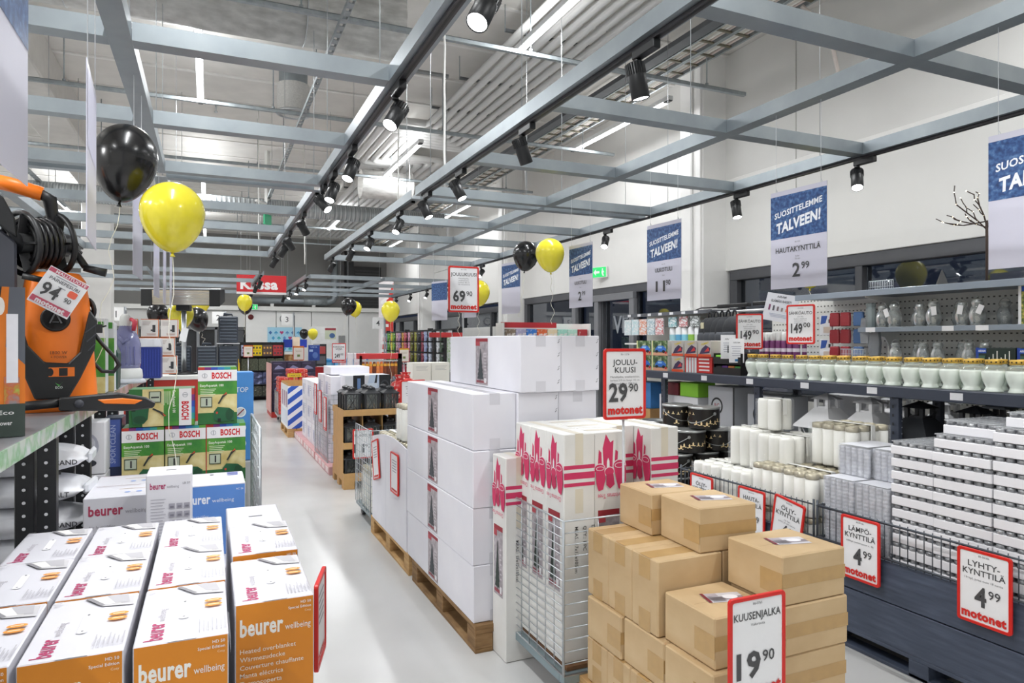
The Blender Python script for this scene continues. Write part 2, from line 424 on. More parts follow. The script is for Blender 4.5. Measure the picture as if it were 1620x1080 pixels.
# white plastic duct pipes: eight in parallel with two jogs
for i in range(8):
    x = 3.32 + i * .165; z = 5.22
    x2 = x - 1.0; ya = 10.9 + .17 * i; yb = 13.0 + .17 * (7 - i); x3 = x2 + .75
    o = G().tube([(x, 2.5, z), (x, ya - .05, z), (x - .05, ya, z), (x2 + .05, ya, z), (x2, ya + .05, z), (x2, yb - .05, z), (x2 + .05, yb, z), (x3 - .05, yb, z), (x3, yb + .05, z), (x3, 24, z)], .05, 10).build('ventilation_pipe', M('dcdbd9', .5, noise=.03))
    tag(o, f'white plastic ventilation pipe with two bends below ceiling, {nth(i)} from the hall centre side', 'pipe', 'parallel white ventilation pipes')
for k, y in enumerate((4.2, 5.8, 7.4, 9.0, 10.3, 14.9, 16.5, 18.2)):
    xo = 0 if y < 11 else -.25
    t = thing('pipe_hanger', f'dark strut hanger carrying the white pipes, {nth(k)} along their run', 'bracket', (3.2 + xo, y, 5.28), 0, 'pipe hangers')
    G().box(0, 1.4, -.02, .02, 0, .03).build('strut', M('6d7073', .5, metal=.4), t)
    for x in (.0, 1.4): G().cyl((x, 0, 0), (x, 0, CZ - 5.28), .006, n=5).build('threaded_rod', GALVD, t)
# ducts
INS = MR('duct_foil', [(.3, 'bcbbb8'), (.55, 'd2d1ce'), (.75, 'e4e3e0')], 7, .5, metal=.35, detail=6, bump=.5, stretch=(1, 1, 3))
t = thing('insulated_duct', 'big foil wrapped insulated duct crossing at the top edge', 'air duct', (0, 7.3, 5.02))
G().cyl((-8.5, 0, 0), (1.9, 0, 0), .34, n=28).build('sleeve', INS, t)
for x in (-6, -3.5, -1.2, .9): G().tube([(x, .345 * math.cos(R(a)), .345 * math.sin(R(a))) for a in range(0, 360, 15)], .006, 4, closed=True).build('strap', STEEL, t)
t = thing('round_duct', 'short round steel duct in the top edge beside the slotted strut', 'air duct', (1.7, 6.1, 5.3))
G().cyl((-.9, 0, 0), (1.1, 0, 0), .16, n=24).build('pipe', GALV, t)
SPI = MR('spiral_duct_steel', [(.0, '9aa0a3'), (.45, 'c4c9cb'), (.5, '868c90'), (.55, 'c4c9cb'), (1, '9aa0a3')], 3.2, .35, metal=.6, kind='wave')
t = thing('spiral_duct', 'long spiral steel duct crossing the hall behind the yellow balloon', 'air duct', (0, 15.2, 4.43))
g = G(); pr_ = []; L = 13.5; x = -8.5
n_ = 150
for k in range(n_):
    xx = x + L * k / n_
    pr_ += [(.165, xx), (.165, xx + L / n_ * .8), (.172, xx + L / n_ * .9)]
vs_ = []
g2 = G().lathe(pr_, 18)
g2.v = [(z, y_, x_) for x_, y_, z in g2.v]
g2.build('pipe', SPI, t)
t = thing('ceiling_diffuser', 'round perforated air diffuser hanging from the ceiling beside slotted strut', 'air vent', (1.13, 10.4, 4.93))
G().lathe([(.23, .02), (.23, .42)], 24, cap=False).lathe([(.21, .01), (.0, .03)], 24, cap=False).build('perforated_drum', M('c9c8c5', .5, noise=.1, scale=60), t)
G().lathe([(.245, .0), (.245, .03), (.2, .03), (.2, .0), (.245, 0)], 24, cap=False).build('rim', STEEL, t)
G().lathe([(.2, .42), (.2, CZ - 4.93)], 24, cap=False).build('neck', GALV, t)
t = thing('open_duct_end', 'open round duct end with dark mouth above the second track', 'air duct', (3.75, 13.6, 4.75))
g2 = G().lathe([(.28, -1.0), (.28, 0), (.31, 0), (.31, .03), (.26, .03), (.26, -.8)], 26, cap=False)
g2.v = [(z, y_ , x_) for x_, y_, z in g2.v]
g2.build('sleeve', INS, t)
g2 = G().lathe([(.255, -.5), (.0, -.5)], 20, cap=False); g2.v = [(z, y_, x_) for x_, y_, z in g2.v]; g2.build('mouth', M('0c0d0e', .9), t)
# ladder cable trays
RUNG = None
for i, x in enumerate((5.3, 5.56)):
    t = thing('cable_ladder', ['ladder cable tray under the ceiling, the one beside the dark tray', 'ladder cable tray under the ceiling, the one beside the wall'][i], 'cable tray', (x, .5, 5.1))
    for s_ in (-.115, .115): G().box(s_ - .012, s_ + .012, 0, 24, 0, .06).build('rail', GALVD, t)
    for k in range(80):
        if RUNG is None: RUNG = G().box(-.1, .1, -.018, .018, .004, .02).build('rung', M('6f6a58', .5, metal=.3), t); RUNG.location = (0, .15, 0)
        else: inst(RUNG, t, (0, .15 + k * .3, 0))
    for q, (dx, c_) in enumerate([(-.07, 'e9e6e0'), (-.03, 'dcd8cf'), (.015, 'f2efe9'), (.06, 'd8c9c2')]):
        G().tube([(dx + random.uniform(-.015, .015), yy * 1.5, .035) for yy in range(17)], .018, 5).build('cable', M(c_, .6), t)
t = thing('solid_tray', 'dark solid cable tray beside the cable ladders', 'cable tray', (5.08, .5, 5.1))
G().box(-.07, .07, 0, 24, 0, .006).box(-.075, -.07, 0, 24, 0, .06).box(.07, .075, 0, 24, 0, .06).build('channel', M('63666a', .5, metal=.4), t)
tag(G().tube([(5.62, 5.25, 5.1), (5.75, 5.2, 4.98), (5.95, 5.15, 4.7), (6.0, 5.12, 4.4), (5.92, 5.1, 4.2), (5.8, 5.1, 4.15)], .022, 6).build('cable_loop', M('d9cfc8', .6)), 'loop of pale cables hanging from the cable ladder near the wall', 'cable')
for i, (px, y0, d, z0) in enumerate([(703, 45, 6.6, 3.17), (630, 160, 9.5, 3.17), (409, 340, 12.5, 3.17), (482, 338, 14.2, 3.17)]):
    p = at(px, 300, Y=d)
    tag(G().tube([(p.x + .004 * math.sin(k * 2.1), d, z0 + k * (CZ - z0) / 12) for k in range(13)], .011, 5).build('power_cable', M('ecece8', .5)), f'white power cable hanging down to a lighting track, {nth(i)} from the front', 'cable', 'hanging power cables')
# ================================================================ suspended steel grids
GZ = 3.07
def beam(t, x0, y0, x1, y1, name='beam'):
    """open channel on its back: bottom web and two flanges"""
    o = G(); d = Vector((x1 - x0, y1 - y0, 0)); L = d.length; a = math.atan2(d.y, d.x)
    o.box(0, L, -.052, .052, 0, .004).box(0, L, -.052, -.047, .004, .09).box(0, L, .047, .052, .004, .09)
    return o.build(name, GALV, t, 0, (x0, y0, 0), (0, 0, a))
def grid(lab, xs, ys, hang=True, x0=None, x1=None):
    t = thing('ceiling_grid', lab, 'ceiling frame', (0, 0, GZ), 0, 'suspended steel grids')
    a, b = xs[0] if x0 is None else x0, xs[-1] if x1 is None else x1
    for x in xs: beam(t, x, ys[0] - .05, x, ys[-1] + .05)
    for y in ys:
        prev = a
        for x in [q for q in xs if q > a] + ([b] if b > xs[-1] else []):
            beam(t, prev + .053, y, x - .053, y); prev = x
    wi = None
    for x in xs:
        for y in (ys[0] + .3, ys[len(ys) // 2] + .4, ys[-1] - .3):
            if wi is None: wi = G().cyl((0, 0, .09), (0, 0, CZ - GZ), .0035, n=4).build('hanging_wire', STEEL, t); wi.location = (x, y, 0)
            else: inst(wi, t, (x, y, 0))
    br = None
    for x in xs[1:-1] if len(xs) > 2 else xs:
        for y in ys:
            if br is None: br = G().add([(.053, .05, .002), (.13, .05, .002), (.053, .05, .088), (.053, .053, .002), (.13, .053, .002), (.053, .053, .088)], [(0, 1, 2), (3, 5, 4), (0, 3, 4, 1), (1, 4, 5, 2), (2, 5, 3, 0)]).build('corner_bracket', GALV, t); br.location = (x, y, 0)
            else: inst(br, t, (x, y, 0))
    return t
grid('steel grid over the left shelves, frame section at the top edge', [-1.8, -.39, .97], [.95, 2.38, 3.80, 5.17, 6.55])
grid('steel grid over the right shelves, frame section at the top edge', [1.93, 3.34, 4.68], [-.4, 1.0, 2.40, 3.78, 5.2, 6.55])
grid('steel grid over the left shelves, second frame section behind the yellow balloon', [-3.2, -1.8, -.39, .97], [6.8, 8.2, 9.6, 11.0, 12.4])
grid('steel grid over the right shelves, second frame section beyond the small gap', [1.93, 3.34, 4.68], [6.8, 8.2, 9.6, 11.0, 12.4])
grid('distant steel grid at the cashier end, above the grey pillar side', [-3.2, -1.1, 1.05], [15.85, 17.9, 19.9, 22.2])
grid('distant steel grid at the cashier end, above the glove wall', [2.08, 3.8, 5.55], [16.2, 18.2, 20.2, 22.2])
# ---- lighting tracks and spotlights
TRK = M('232024', .4, noise=.05)
def track(x, y0, y1, lab):
    t = thing('lighting_track', lab, 'lighting track', (x, y0, GZ - .02), 0, 'black lighting tracks')
    L = y1 - y0
    G().box(-.018, .018, 0, L, .0, .019).build('rail', TRK, t)
    G().box(-.006, .006, .01, L - .01, -.001, .0).build('slot', BLACKM, t)
    for yy in (0, L - .04): G().box(-.02, .02, yy, yy + .04, -.003, .019).build('end_feed', BLACKM, t)
track(.97, .9, 6.55, 'black lighting track under the first steel beam from the top edge')
track(1.93, -.4, 6.5, 'black lighting track under the long beam beside the white pipes')
track(4.68, -.4, 12.3, 'black lighting track along the window wall')
track(.97, 6.85, 12.4, 'black lighting track continuing over the main aisle')
track(1.93, 6.85, 12.4, 'black lighting track of second section beyond the gap')
track(1.05, 15.85, 22.2, 'short distant lighting track over the aisle end by kassa sign')
track(2.08, 16.2, 22.2, 'short distant lighting track right of the kassa sign')
track(5.55, 16.2, 22.2, 'short distant lighting track over the glove wall')
track(-1.8, 9.5, 12.4, 'lighting track above the patio heater beside the grey pillar')
SPOT = None
LENS = M('ffffff', .3, noise=0, emit=14.)
def spot(x, y, az, tilt, lab):
    """adapter box on the track, a swivel arm and a finned can aimed along az, tilted down"""
    global SPOT
    if SPOT is None:
        t = thing('spotlight', lab, 'spotlight', (0, 0, 0), 0, 'black track spotlights')
        G().box(-.022, .022, -.09, .09, -.045, .0).build('adapter', BLACKP, t, .004)
        G().cyl((0, .07, -.045), (0, .07, -.06), .02, n=12).cyl((0, .07, -.06), (0, .07, -.095), .009, n=8).build('arm', BLACKP, t)
        h = G()
        h.lathe([(.0, .09), (.036, .09), (.045, .084), (.045, -.085), (.041, -.088)], 24, cap=False)
        for k in range(22):
            a = 2 * math.pi * k / 22
            h.bar((.0455 * math.cos(a), .0455 * math.sin(a), .03), (.0455 * math.cos(a), .0455 * math.sin(a), .084), .006, .005)
        o = h.build('lamp_head', BLACKP, t); o.location = (0, .07, -.15)
        l = G().lathe([(.04, -.082), (.0, -.082)], 24, cap=False).build('lens', LENS, o)
        SPOT = t; r = t
    else: r = dup(SPOT, lab)
    r.location = (x, y, GZ - .02)
    for c in r.children:
        if c.name.startswith('lamp_head'): c.rotation_euler = (tilt, 0, az)
    if y < 13:
        d = Vector((-math.sin(az) * math.sin(tilt), math.cos(az) * math.sin(tilt), -math.cos(tilt)))
        l = bpy.data.lights.new('spot_lamp', 'SPOT'); l.energy = SPOTW; l.spot_size = R(58); l.spot_blend = .7; l.shadow_soft_size = .04; l.color = (.985, .99, 1)
        o = bpy.data.objects.new('spot_lamp', l); COL.objects.link(o); o.location = Vector((x, y + .07, GZ - .17)) + d * .088; o.rotation_euler = d.to_track_quat('-Z', 'Y').to_euler()
    return r
# (track x, y, aim azimuth, tilt, where)
SP = [(.97, 2.38, 2.2, .6, 'biggest black spotlight, at top edge on aisle track'), (.97, 3.74, 2.2, .65, 'black spotlight second down the aisle track, lens lit'),
      (.97, 5.08, 2.3, .5, 'black spotlight third down the aisle track'), (.97, 5.92, 2.4, .5, 'black spotlight fourth down the aisle track, aimed low'), (.97, 6.45, -2.4, .8, 'black spotlight at the end of first aisle track section, turned away'),
      (.97, 7.9, -.9, .7, 'black spotlight of second aisle section, beside the gap'), (.97, 9.3, -.9, .7, 'black spotlight of second aisle section, middle pair'), (.97, 10.1, .9, .6, 'black spotlight of second aisle section, in front of red sign'), (.97, 11.6, .9, .6, 'black spotlight at far end of second aisle section'),
      (1.93, 2.75, -1.6, .22, 'black spotlight with slotted top near the cable ladders'), (1.93, 4.1, -1.3, .45, 'black spotlight on pipe-side track, second from top'),
      (1.93, 5.4, -2.4, .5, 'black spotlight on pipe-side track, third from top'), (1.93, 6.35, -2.4, .5, 'black spotlight on pipe-side track at its end'),
      (1.93, 7.4, 2.3, .6, 'black spotlight just beyond the gap on pipe-side track'), (1.93, 8.9, 2.3, .6, 'black spotlight second beyond the gap on pipe-side track'),
      (1.93, 10.2, .8, .5, 'black spotlight third beyond the gap on pipe-side track'), (1.93, 11.9, .8, .6, 'black spotlight at the far end of pipe-side track'),
      (4.68, 2.35, 1.2, .12, 'black spotlight on window track beside the cut-off winter poster'), (4.68, 3.75, 2.3, .5, 'black spotlight on window track over the grave candle poster'),
      (4.68, 5.1, 2.8, .3, 'black spotlight on window track before the white pillar'), (4.68, 7.5, 2.4, .7, 'black spotlight on window track right of torch poster'),
      (4.68, 9.6, 2.2, .7, 'black spotlight on window track behind the balloon pair'), (4.68, 11.9, 2.2, .8, 'black spotlight at far end of window track'),
      (1.05, 16.3, .6, .5, 'tiny spotlight, first under the kassa sign'), (1.05, 17.8, .6, .5, 'tiny spotlight, second under the kassa sign'), (1.05, 19.4, .6, .5, 'tiny spotlight, third under the kassa sign'), (1.05, 21.4, .6, .5, 'tiny spotlight, last under the kassa sign'),
      (2.08, 16.6, 2.4, .6, 'tiny spotlight, first on the track right of kassa sign'), (2.08, 18.2, 2.4, .6, 'tiny spotlight, second on the track right of kassa sign'), (2.08, 20.0, 2.4, .6, 'tiny spotlight, third on the track right of kassa sign'), (2.08, 21.8, .6, .5, 'tiny spotlight, last on the track right of kassa sign'),
      (5.55, 16.6, 2.2, .7, 'tiny spotlight, first over the glove wall'), (5.55, 18.3, 2.2, .7, 'tiny spotlight, second over the glove wall'), (5.55, 20.0, 2.2, .7, 'tiny spotlight, third over the glove wall'), (5.55, 21.7, 2.2, .7, 'tiny spotlight, last over the glove wall'),
      (-1.8, 9.7, -2.2, .8, 'spotlight, uppermost of four over the patio heater'), (-1.8, 10.5, -2.2, .8, 'spotlight, second of four over the patio heater'), (-1.8, 11.2, .8, .6, 'spotlight, third of four over the patio heater'), (-1.8, 11.9, .8, .6, 'spotlight, lowest of four over the patio heater')]
track(-1.8, .95, 3.6, 'added fill light track over the left shelves, out of the frame')  # unseen track, added to carry fill spots for the carton sides
SP += [(-1.8, 2.4, -1.45, 1.08, 'added fill spotlight over left shelves, second'), (-1.8, 3.3, -1.35, 1.08, 'added fill spotlight over left shelves, third'), (1.93, .5, -1.0, 1.12, 'added fill spotlight aimed at the gondola, first'),(.97, 1.6, .6, .9, 'added fill spotlight above the viewer on aisle track aimed at the washer')]  # extra spots out of view, added to brighten shelf and carton faces
for x, y, az, tl, lab in SP: spot(x, y, az, tl, lab)
# ================================================================ common goods builders
def ring(g, outer, inner, y0, y1, m=0):
    n = len(outer); vs = [(p[0], y, p[1]) for y in (y0, y1) for lp in (outer, inner) for p in lp]
    fs = []
    for i in range(n):
        j = (i + 1) % n
        fs += [(i, j, n + j, n + i), (2 * n + i, 3 * n + i, 3 * n + j, 2 * n + j), (i, 2 * n + i, 2 * n + j, j), (n + i, n + j, 3 * n + j, 3 * n + i)]
    return g.add(vs, fs, m)
REDP = M(RED, .35, noise=.03)
SHEET = M('eeeef0', .4, noise=.01)
def price_sign(label, title, small, price, cents, loc, rz=0., tilt=0., w=.228, h=.325, code='86-11376', pole=None, brand=True, th=None, group='red framed price signs'):
    t = thing('price_sign', label, 'price sign', loc, 0, group, (0, R(tilt), R(rz)))
    ring(G(), rrect(-w / 2, 0, w / 2, h, .014), rrect(-w / 2 + .013, .013, w / 2 - .013, h - .013, .008), -.006, .006).build('frame', REDP, t, .0015)
    G().prism(rrect(-w / 2 + .012, .012, w / 2 - .012, h - .012, .008), -.002, .003).build('sheet', SHEET, t)
    p = Pr(); W = w - .04
    p.text(code, 0, h - .03, .012, '77777a', bold=0)
    th = th or .036; y = h - .075
    for s_ in title:
        est = len(s_) * th * .62
        p.text(s_, 0, y, th, DARKT, bold=.012, w=min(W, est)); y -= th * .98
    y += .012
    for s_ in small:
        p.text(s_, 0, y, .0125, '77777a', bold=0, w=min(W * .85, len(s_) * .0066)); y -= .0155
    yp = .085 if brand else .06
    p.text(price, .012 if len(price) < 3 else .016, yp, .115 if len(price) < 3 else .1, DARKT, al='r' if len(price) > 0 else 'c', bold=.03, w=(.05 * len(price) if len(price) < 3 else .088) )
    p.text(cents, .02 if len(price) < 3 else .024, yp + .042, .052, DARKT, al='l', bold=.008)
    if brand: p.text('motonet', 0, .026, .052, RED, bold=.05, w=W)
    p.put('print', t, (0, -.0065 + .004, 0))
    if pole is not None:
        G().cyl((0, .012, .02), (0, .012, -pole), .006, n=8).build('pole', M('d9dcdf', .2, trans=.3, noise=0), t)
        G().box(-.02, .02, .006, .016, -.004, .05).build('clip', M('d9dcdf', .2, noise=0), t)
    return t
def pallet(label, x0, y0, lx=.8, ly=1.2, mat=WOODP, group='wooden pallets', h=.144):
    t = thing('pallet', label, 'pallet', (x0, y0, 0), 0, group)
    k = h / .144
    tb = G().box(0, .14, 0, ly, .122 * k, h).build('board', mat, t, .002)
    for i in range(1, 5): inst(tb, t, ((lx - .14) / 4 * i, 0, 0))
    cb = G().box(0, lx, 0, .12, .1 * k, .122 * k).build('cross_board', mat, t, .002)
    for yy in ((ly - .12) / 2, ly - .12): inst(cb, t, (0, yy, 0))
    bl = G().box(0, .1, 0, .12, .022 * k, .1 * k).build('block', mat, t, .003)
    for xx in (0, (lx - .1) / 2, lx - .1):
        for yy in (0, (ly - .12) / 2, ly - .12):
            if xx or yy: inst(bl, t, (xx, yy, 0))
    bb = G().box(0, .1, 0, ly, 0, .022 * k).build('bottom_board', mat, t, .002)
    for xx in ((lx - .1) / 2, lx - .1): inst(bb, t, (xx, 0, 0))
    return t
def tree_poly(u, v, w, h, k=7):
    L, Rr = [], []
    for i in range(k):
        z = v + h * i / k; ww = w / 2 * (1 - i / k)
        L += [(u - ww, z), (u - ww * .68, z + h / k * .8)]; Rr += [(u + ww, z), (u + ww * .68, z + h / k * .8)]
    return Rr + [(u, v + h)] + L[::-1]
BAL = {}
def balloon(label, loc, r, col, string, lean=0., group=None):
    key = col
    t = thing('balloon', label, 'balloon', loc, 0, group or ('yellow balloons' if col == 'y' else 'black balloons'), (0, lean, 0))
    if key not in BAL:
        prof = []
        for i in range(25):
            a = math.pi * i / 24; z = -math.cos(a); rr = math.sin(a)
            if z < 0: rr *= (1 - .16 * (-z) ** 1.5); z *= 1.34
            prof.append((max(rr, .001), z))
        prof[0] = (.03, -1.345)
        mt = M('e8da38', .2, noise=.02, coat=.4) if col == 'y' else M('121214', .24, noise=.05, coat=.25)
        BAL[key] = (G().lathe(prof, 32).mesh('skin', mt), G().lathe([(.03, -1.335), (.05, -1.41), (.085, -1.47), (.02, -1.46)], 12).mesh('knot', mt))
    for me in BAL[key]:
        o = link(bpy.data.objects.new(me.name, me), t); o.scale = (r, r, r)
    if string:
        G().tube([(.02 * math.sin(k * 1.3) * min(1, k / 4), .015 * math.cos(k), -1.45 * r - string * k / 14) for k in range(15)], .0022, 4).build('ribbon', M('e9e6d6', .5), t)
    return t
def balloon_px(label, px, py, wpx, col, string=1.2, lean=0., dia=.29):
    d = dia * 1080 / wpx; c, s_ = math.cos(YAW), math.sin(YAW); u = (px - 810) / 1080 * d
    return balloon(label, (u * c + d * s_, d * c - u * s_, EYE + (540 - py) / 1080 * d), dia / 2, col, string, lean)
FOREST = MR('winter_forest_photo', [(.25, '16305c'), (.45, '27497f'), (.6, '41679c'), (.8, '86a6c9')], 15, .4, stretch=(3, 3, 1), detail=6)
def poster(label, loc, rz, lines, price=None, cents=None, small=(), w=.42, h=.62, top=.44, blank=False, tilt=0., back=False):
    """winter poster hung by two threads; origin at the middle of its bottom edge, print faces local -y"""
    t = thing('hanging_poster', label, 'poster', loc, 0, 'winter posters on threads', (0, R(tilt), R(rz)))
    G().box(-w / 2, w / 2, -.0015, .0015, 0, h).build('sheet', M('d2d1e0', .45, noise=.015, trans=0), t)
    p = Pr()
    hh = h * top
    if not back: p.rect(-w / 2, h - .03 - hh, w / 2, h - .03, FOREST)
    else: p.rect(-w / 2 + .01, h - .03 - hh, w / 2 - .01, h - .03, 'd5d4ea')
    if not blank or blank == 'half':
        p.text('SUOSITTELEMME', 0, h - .03 - hh * .42, .05, 'f2f5fa', bold=.025, w=w * .86, rot=9, skew=.2)
        p.text('TALVEEN!', .0, h - .03 - hh * .78, .088, 'f2f5fa', bold=.04, w=w * .8, rot=9, skew=.2)
    if price:
        y = h - .03 - hh - .09
        p.text('86-1354', 0, y + .055, .012, '77777a', bold=0)
        for s_ in lines: p.text(s_, 0, y, .046, DARKT, bold=.014, w=w * .8 if len(s_) > 9 else w * .5); y -= .035
        for s_ in small: p.text(s_, 0, y, .016, '77777a', bold=0); y -= .017
        p.text(price, .02, .07, .12, DARKT, al='r', bold=.02, w=.058 * len(price)); p.text(cents, .03, .115, .06, DARKT, al='l', bold=.01)
    p.put('print', t, (0, -.002, 0))
    zt = GZ - loc[2]
    for x in (-w * .4, w * .4): G().cyl((x, 0, h - .01), (x, 0, zt), .0016, n=4).tube([(x, 0, h - .012), (x + .008, 0, h + .004), (x, 0, h + .02)], .002, 4).build('thread', M('dfe2e6', .3), t)
    return t
def carton(name, label, cat, loc, w, d, h, mat, group=None, rz=0., bev=.004, tape=None, cache=None):
    t = thing(name, label, cat, loc, rz, group)
    G().box(0, w, 0, d, 0, h).build('body', mat, t, bev)
    return t
# ================================================================ white tree cartons on the first pallet
pallet('worn brown wooden pallet under the tall white carton stack', 1.262, 3.31, mat=WOODD)
pallet('light wooden pallet under the white candle bin', 1.262, 4.60)
WCARD = MR('white_cardboard', [(.3, 'e3e2ea'), (.7, 'ecebf1')], 3, .55, detail=4, bump=.08)
TAPEW = M('d9d8df', .25, noise=.03)
PHOTO = MR('tree_photo_backdrop', [(.3, '8d868c'), (.5, 'a9a1a6'), (.7, 'c6bfc4')], 30, .4, stretch=(1, 1, 3), detail=5)
def tree_label(w, h, dark='3c4348', base=PHOTO):
    p = Pr(); p.rect(0, 0, w, h, base); p.rect(0, h * .93, w, h, '9a2c38'); p.rect(0, h * .84, w * .35, h * .93, 'b5454f')
    p.rect(w * .08, h * .04, w * .94, h * .09, '9a4a55')
    p.poly(tree_poly(w * .42, h * .12, w * .55, h * .66), dark); p.rect(w * .40, h * .07, w * .44, h * .12, dark)
    p.rect(w * .72, h * .05, w * .92, h * .15, 'e9e7ea')
    for k in range(7): p.rect(w * .74, h * (.25 + .07 * k), w * .93, h * (.25 + .07 * k) + h * .02, 'd3cdd1')
    return p
WPROTO = {}
def white_carton(label, x, y, z, w, d, h, lab_y, staples=True, tape=True, flip=False):
    k = (w, d, h, lab_y, staples, tape)
    if k in WPROTO: return dup(WPROTO[k], label, (x, y, z))
    t = carton('tree_carton', label, 'carton', (x, y, z), w, d, h, WCARD, 'white tree cartons')
    if lab_y is not None: tree_label(.2, h - .025).put('photo_label', t, (0, lab_y + .2, .012), (0, -1, 0))
    if tape:
        [Pr(.0003).rect(w * .38, a, w * .62, a + .06, TAPEW).put('tape', t, (0, -.0005, 0)) for a in (0, h - .06)]
        Pr(.0003).rect(w * .38, 0, w * .62, d, TAPEW).put('top_tape', t, (0, 0, h), (1, 0, 0), (0, 1, 0))
    if staples:
        p = Pr(.0004)
        for k2 in range(4):
            zz = h * (.14 + .24 * k2); p.poly([(w - .022, zz), (w - .012, zz + .008), (w - .012, zz + .014), (w - .022, zz + .006)], '8f9094'); p.poly([(w - .018, zz + .014), (w - .008, zz + .022), (w - .008, zz + .026), (w - .018, zz + .018)], '8f9094')
        p.put('staple_print', t, (0, -.0005, 0))
    WPROTO[k] = t; return t
zl = [.146, .446, .746, 1.046]
nm = ['bottom', 'second from bottom', 'third from bottom', 'topmost']
for i, z in enumerate(zl):
    white_carton(f'long white tree carton with photo strip, {nm[i]} of the aisle side column', 1.262 + random.uniform(-.004, .004), 3.345 + random.uniform(-.006, .006), z, .248, 1.29, .298, .60, i in (1,))
for i, z in enumerate(zl):
    white_carton(f'white tree carton with staples, {nm[i]} of the middle column', 1.514, 3.33, z, .245, 1.14, .298, None, True, False)
    white_carton(f'white tree carton behind the price sign, {nm[i]} of the third column', 1.763, 3.34, z, .245, 1.14, .298, None, False, True)
white_carton('white tree carton with photo strip on top of the middle column', 1.514, 3.30, 1.346, .245, 1.15, .306, .46, True, True)
white_carton('white tree carton on top of the third column beside the price sign', 1.763, 3.31, 1.346, .245, 1.14, .306, None, True, True)
# ---------------------------------------------------------------- white candle bin on the second pallet
t = thing('candle_bin', 'white cardboard sales bin with wavy top edge on pallet', 'display bin', (1.262, 4.66, .146))
L = 1.08; pts = [(0, 0), (L, 0)] + [(L - L * i / 14, .68 + .05 * math.sin(math.pi * (1 - i / 14)) + .04 * (i / 14)) for i in range(15)]
G().prism(pts[:], 0, .008, 'x').build('side_panel', WCARD, t)
G().prism(pts[:], .66, .668, 'x').build('back_panel', WCARD, t)
G().box(.008, .66, 0, .008, 0, .72).build('end_panel', WCARD, t); G().box(.008, .66, L - .008, L, 0, .68).build('end_panel', WCARD, t)
G().box(.008, .66, .008, L - .008, .3, .308).build('tray', WCARD, t)
p = Pr(); p.rect(L * .44, 0, L * .444, .7, 'c9c8d2')
for k in range(6): p.ell(.10 + .012 * (k % 2), .42 + .018 * k, .012, .006, 'b5b4c2', 8)
p.put('print', t, (0, L, 0), (0, -1, 0))
CANW = M('f0efe8', .35, noise=.02); CANG = MR('candle_lid_gold', [(.3, '98907a'), (.6, 'b9b19a'), (.8, 'e2decd')], 18, .35, metal=.35)
WRAP = M('f4f5f7', .12, noise=.02, trans=.0, alpha=.1)
def candle_pack(label, loc, nx, ny, lid=True, h=.24, r=.036, group='packs of white grave candles', rz=0., name='candle_pack', proto={}):
    key = (nx, ny, lid, h, r)
    if key in proto: return dup(proto[key], label, loc, rz)
    t = thing(name, label, 'candle pack', loc, rz, group)
    c0 = None
    for i in range(nx):
        for j in range(ny):
            x, y = r + i * 2 * r, r + j * 2 * r
            if c0 is None:
                g = G()
                if lid: g.lathe([(r * .93, 0), (r * .97, .01), (r * .97, h * .85), (r * .8, h * .87)], 14).lathe([(r * .95, h * .87), (r * .98, h * .88), (r * .95, h * .98), (r * .5, h), (.001, h * .985)], 14, 1)
                else: g.lathe([(r * .92, 0), (r * .98, .02), (r * .98, h * .93), (r * .85, h), (.001, h * .98)], 14)
                c0 = g.build('candle', [CANW, CANG], t); c0.location = (x, y, 0)
            else: inst(c0, t, (x, y, 0))
    X, Y = nx * 2 * r, ny * 2 * r
    g = G().box(-.001, X + .001, -.001, Y + .001, .0, h * .99); g.f.pop(1); g.m.pop(1); g.s.pop(1)
    g.build('shrink_wrap', WRAP, t, .008)
    G().bar((X / 2, -.003, h * .5), (X / 2, -.002, h * 1.0), .03, .004).bar((X / 2, -.002, h + .003), (X / 2, Y, h + .003), .03, .002).build('carry_strap', M('f2f2ee', .4), t)
    proto[key] = t; return t
for i, (x, y, z, nx, ny) in enumerate([(1.29, 4.70, .46, 3, 4), (1.55, 4.70, .46, 3, 4), (1.29, 5.02, .46, 3, 4), (1.55, 5.02, .46, 3, 4), (1.29, 5.36, .46, 3, 4)]):
    candle_pack(f'pack of white candles with gold lids standing inside the white bin, {nth(i)} from the cartons', (x, y, z - .0), nx, ny, True, .42)
candle_pack('tall double pack of white candles stacked highest in the white bin', (1.30, 4.90, .883), 3, 3, True, .27)
def red_frame(label, loc, rz, rot=0., w=.15, h=.3, lines=True):
    t = thing('price_sign', label, 'price sign', loc, 0, 'red framed price signs', (0, R(rot), R(rz)))
    ring(G(), rrect(-w / 2, 0, w / 2, h, .012), rrect(-w / 2 + .012, .012, w / 2 - .012, h - .012, .008), -.006, .006).build('frame', REDP, t, .0015)
    G().prism(rrect(-w / 2 + .011, .011, w / 2 - .011, h - .011, .008), -.002, .003).build('sheet', SHEET, t)
    p = Pr(); p.lines(0, h * .8, w * .6, 5, .02, .006, '9a9aa2'); p.text('motonet', 0, .02, .03, RED, bold=.05, w=w * .7); p.put('print', t, (0, -.0025, 0))
    return t
red_frame('red framed sign hung straight on the white candle bin', (1.25, 4.94, .50), -90, 0, .22, .3)
red_frame('red framed sign hung askew on the far end of white candle bin', (1.25, 5.52, .50), -90, -14, .22, .32)
# price sign of the back stack on its pole
price_sign('red framed sign reading JOULUKUUSI 69.90 on a pole above the white cartons', ['JOULUKUUSI'], ['Metallijalka,', 'sisäkäyttöön,', 'korkeus 180 cm', '700 oksankärkeä'], '69', '90', (1.80, 4.97, 1.845), 0, pole=1.6, w=.25, h=.355)
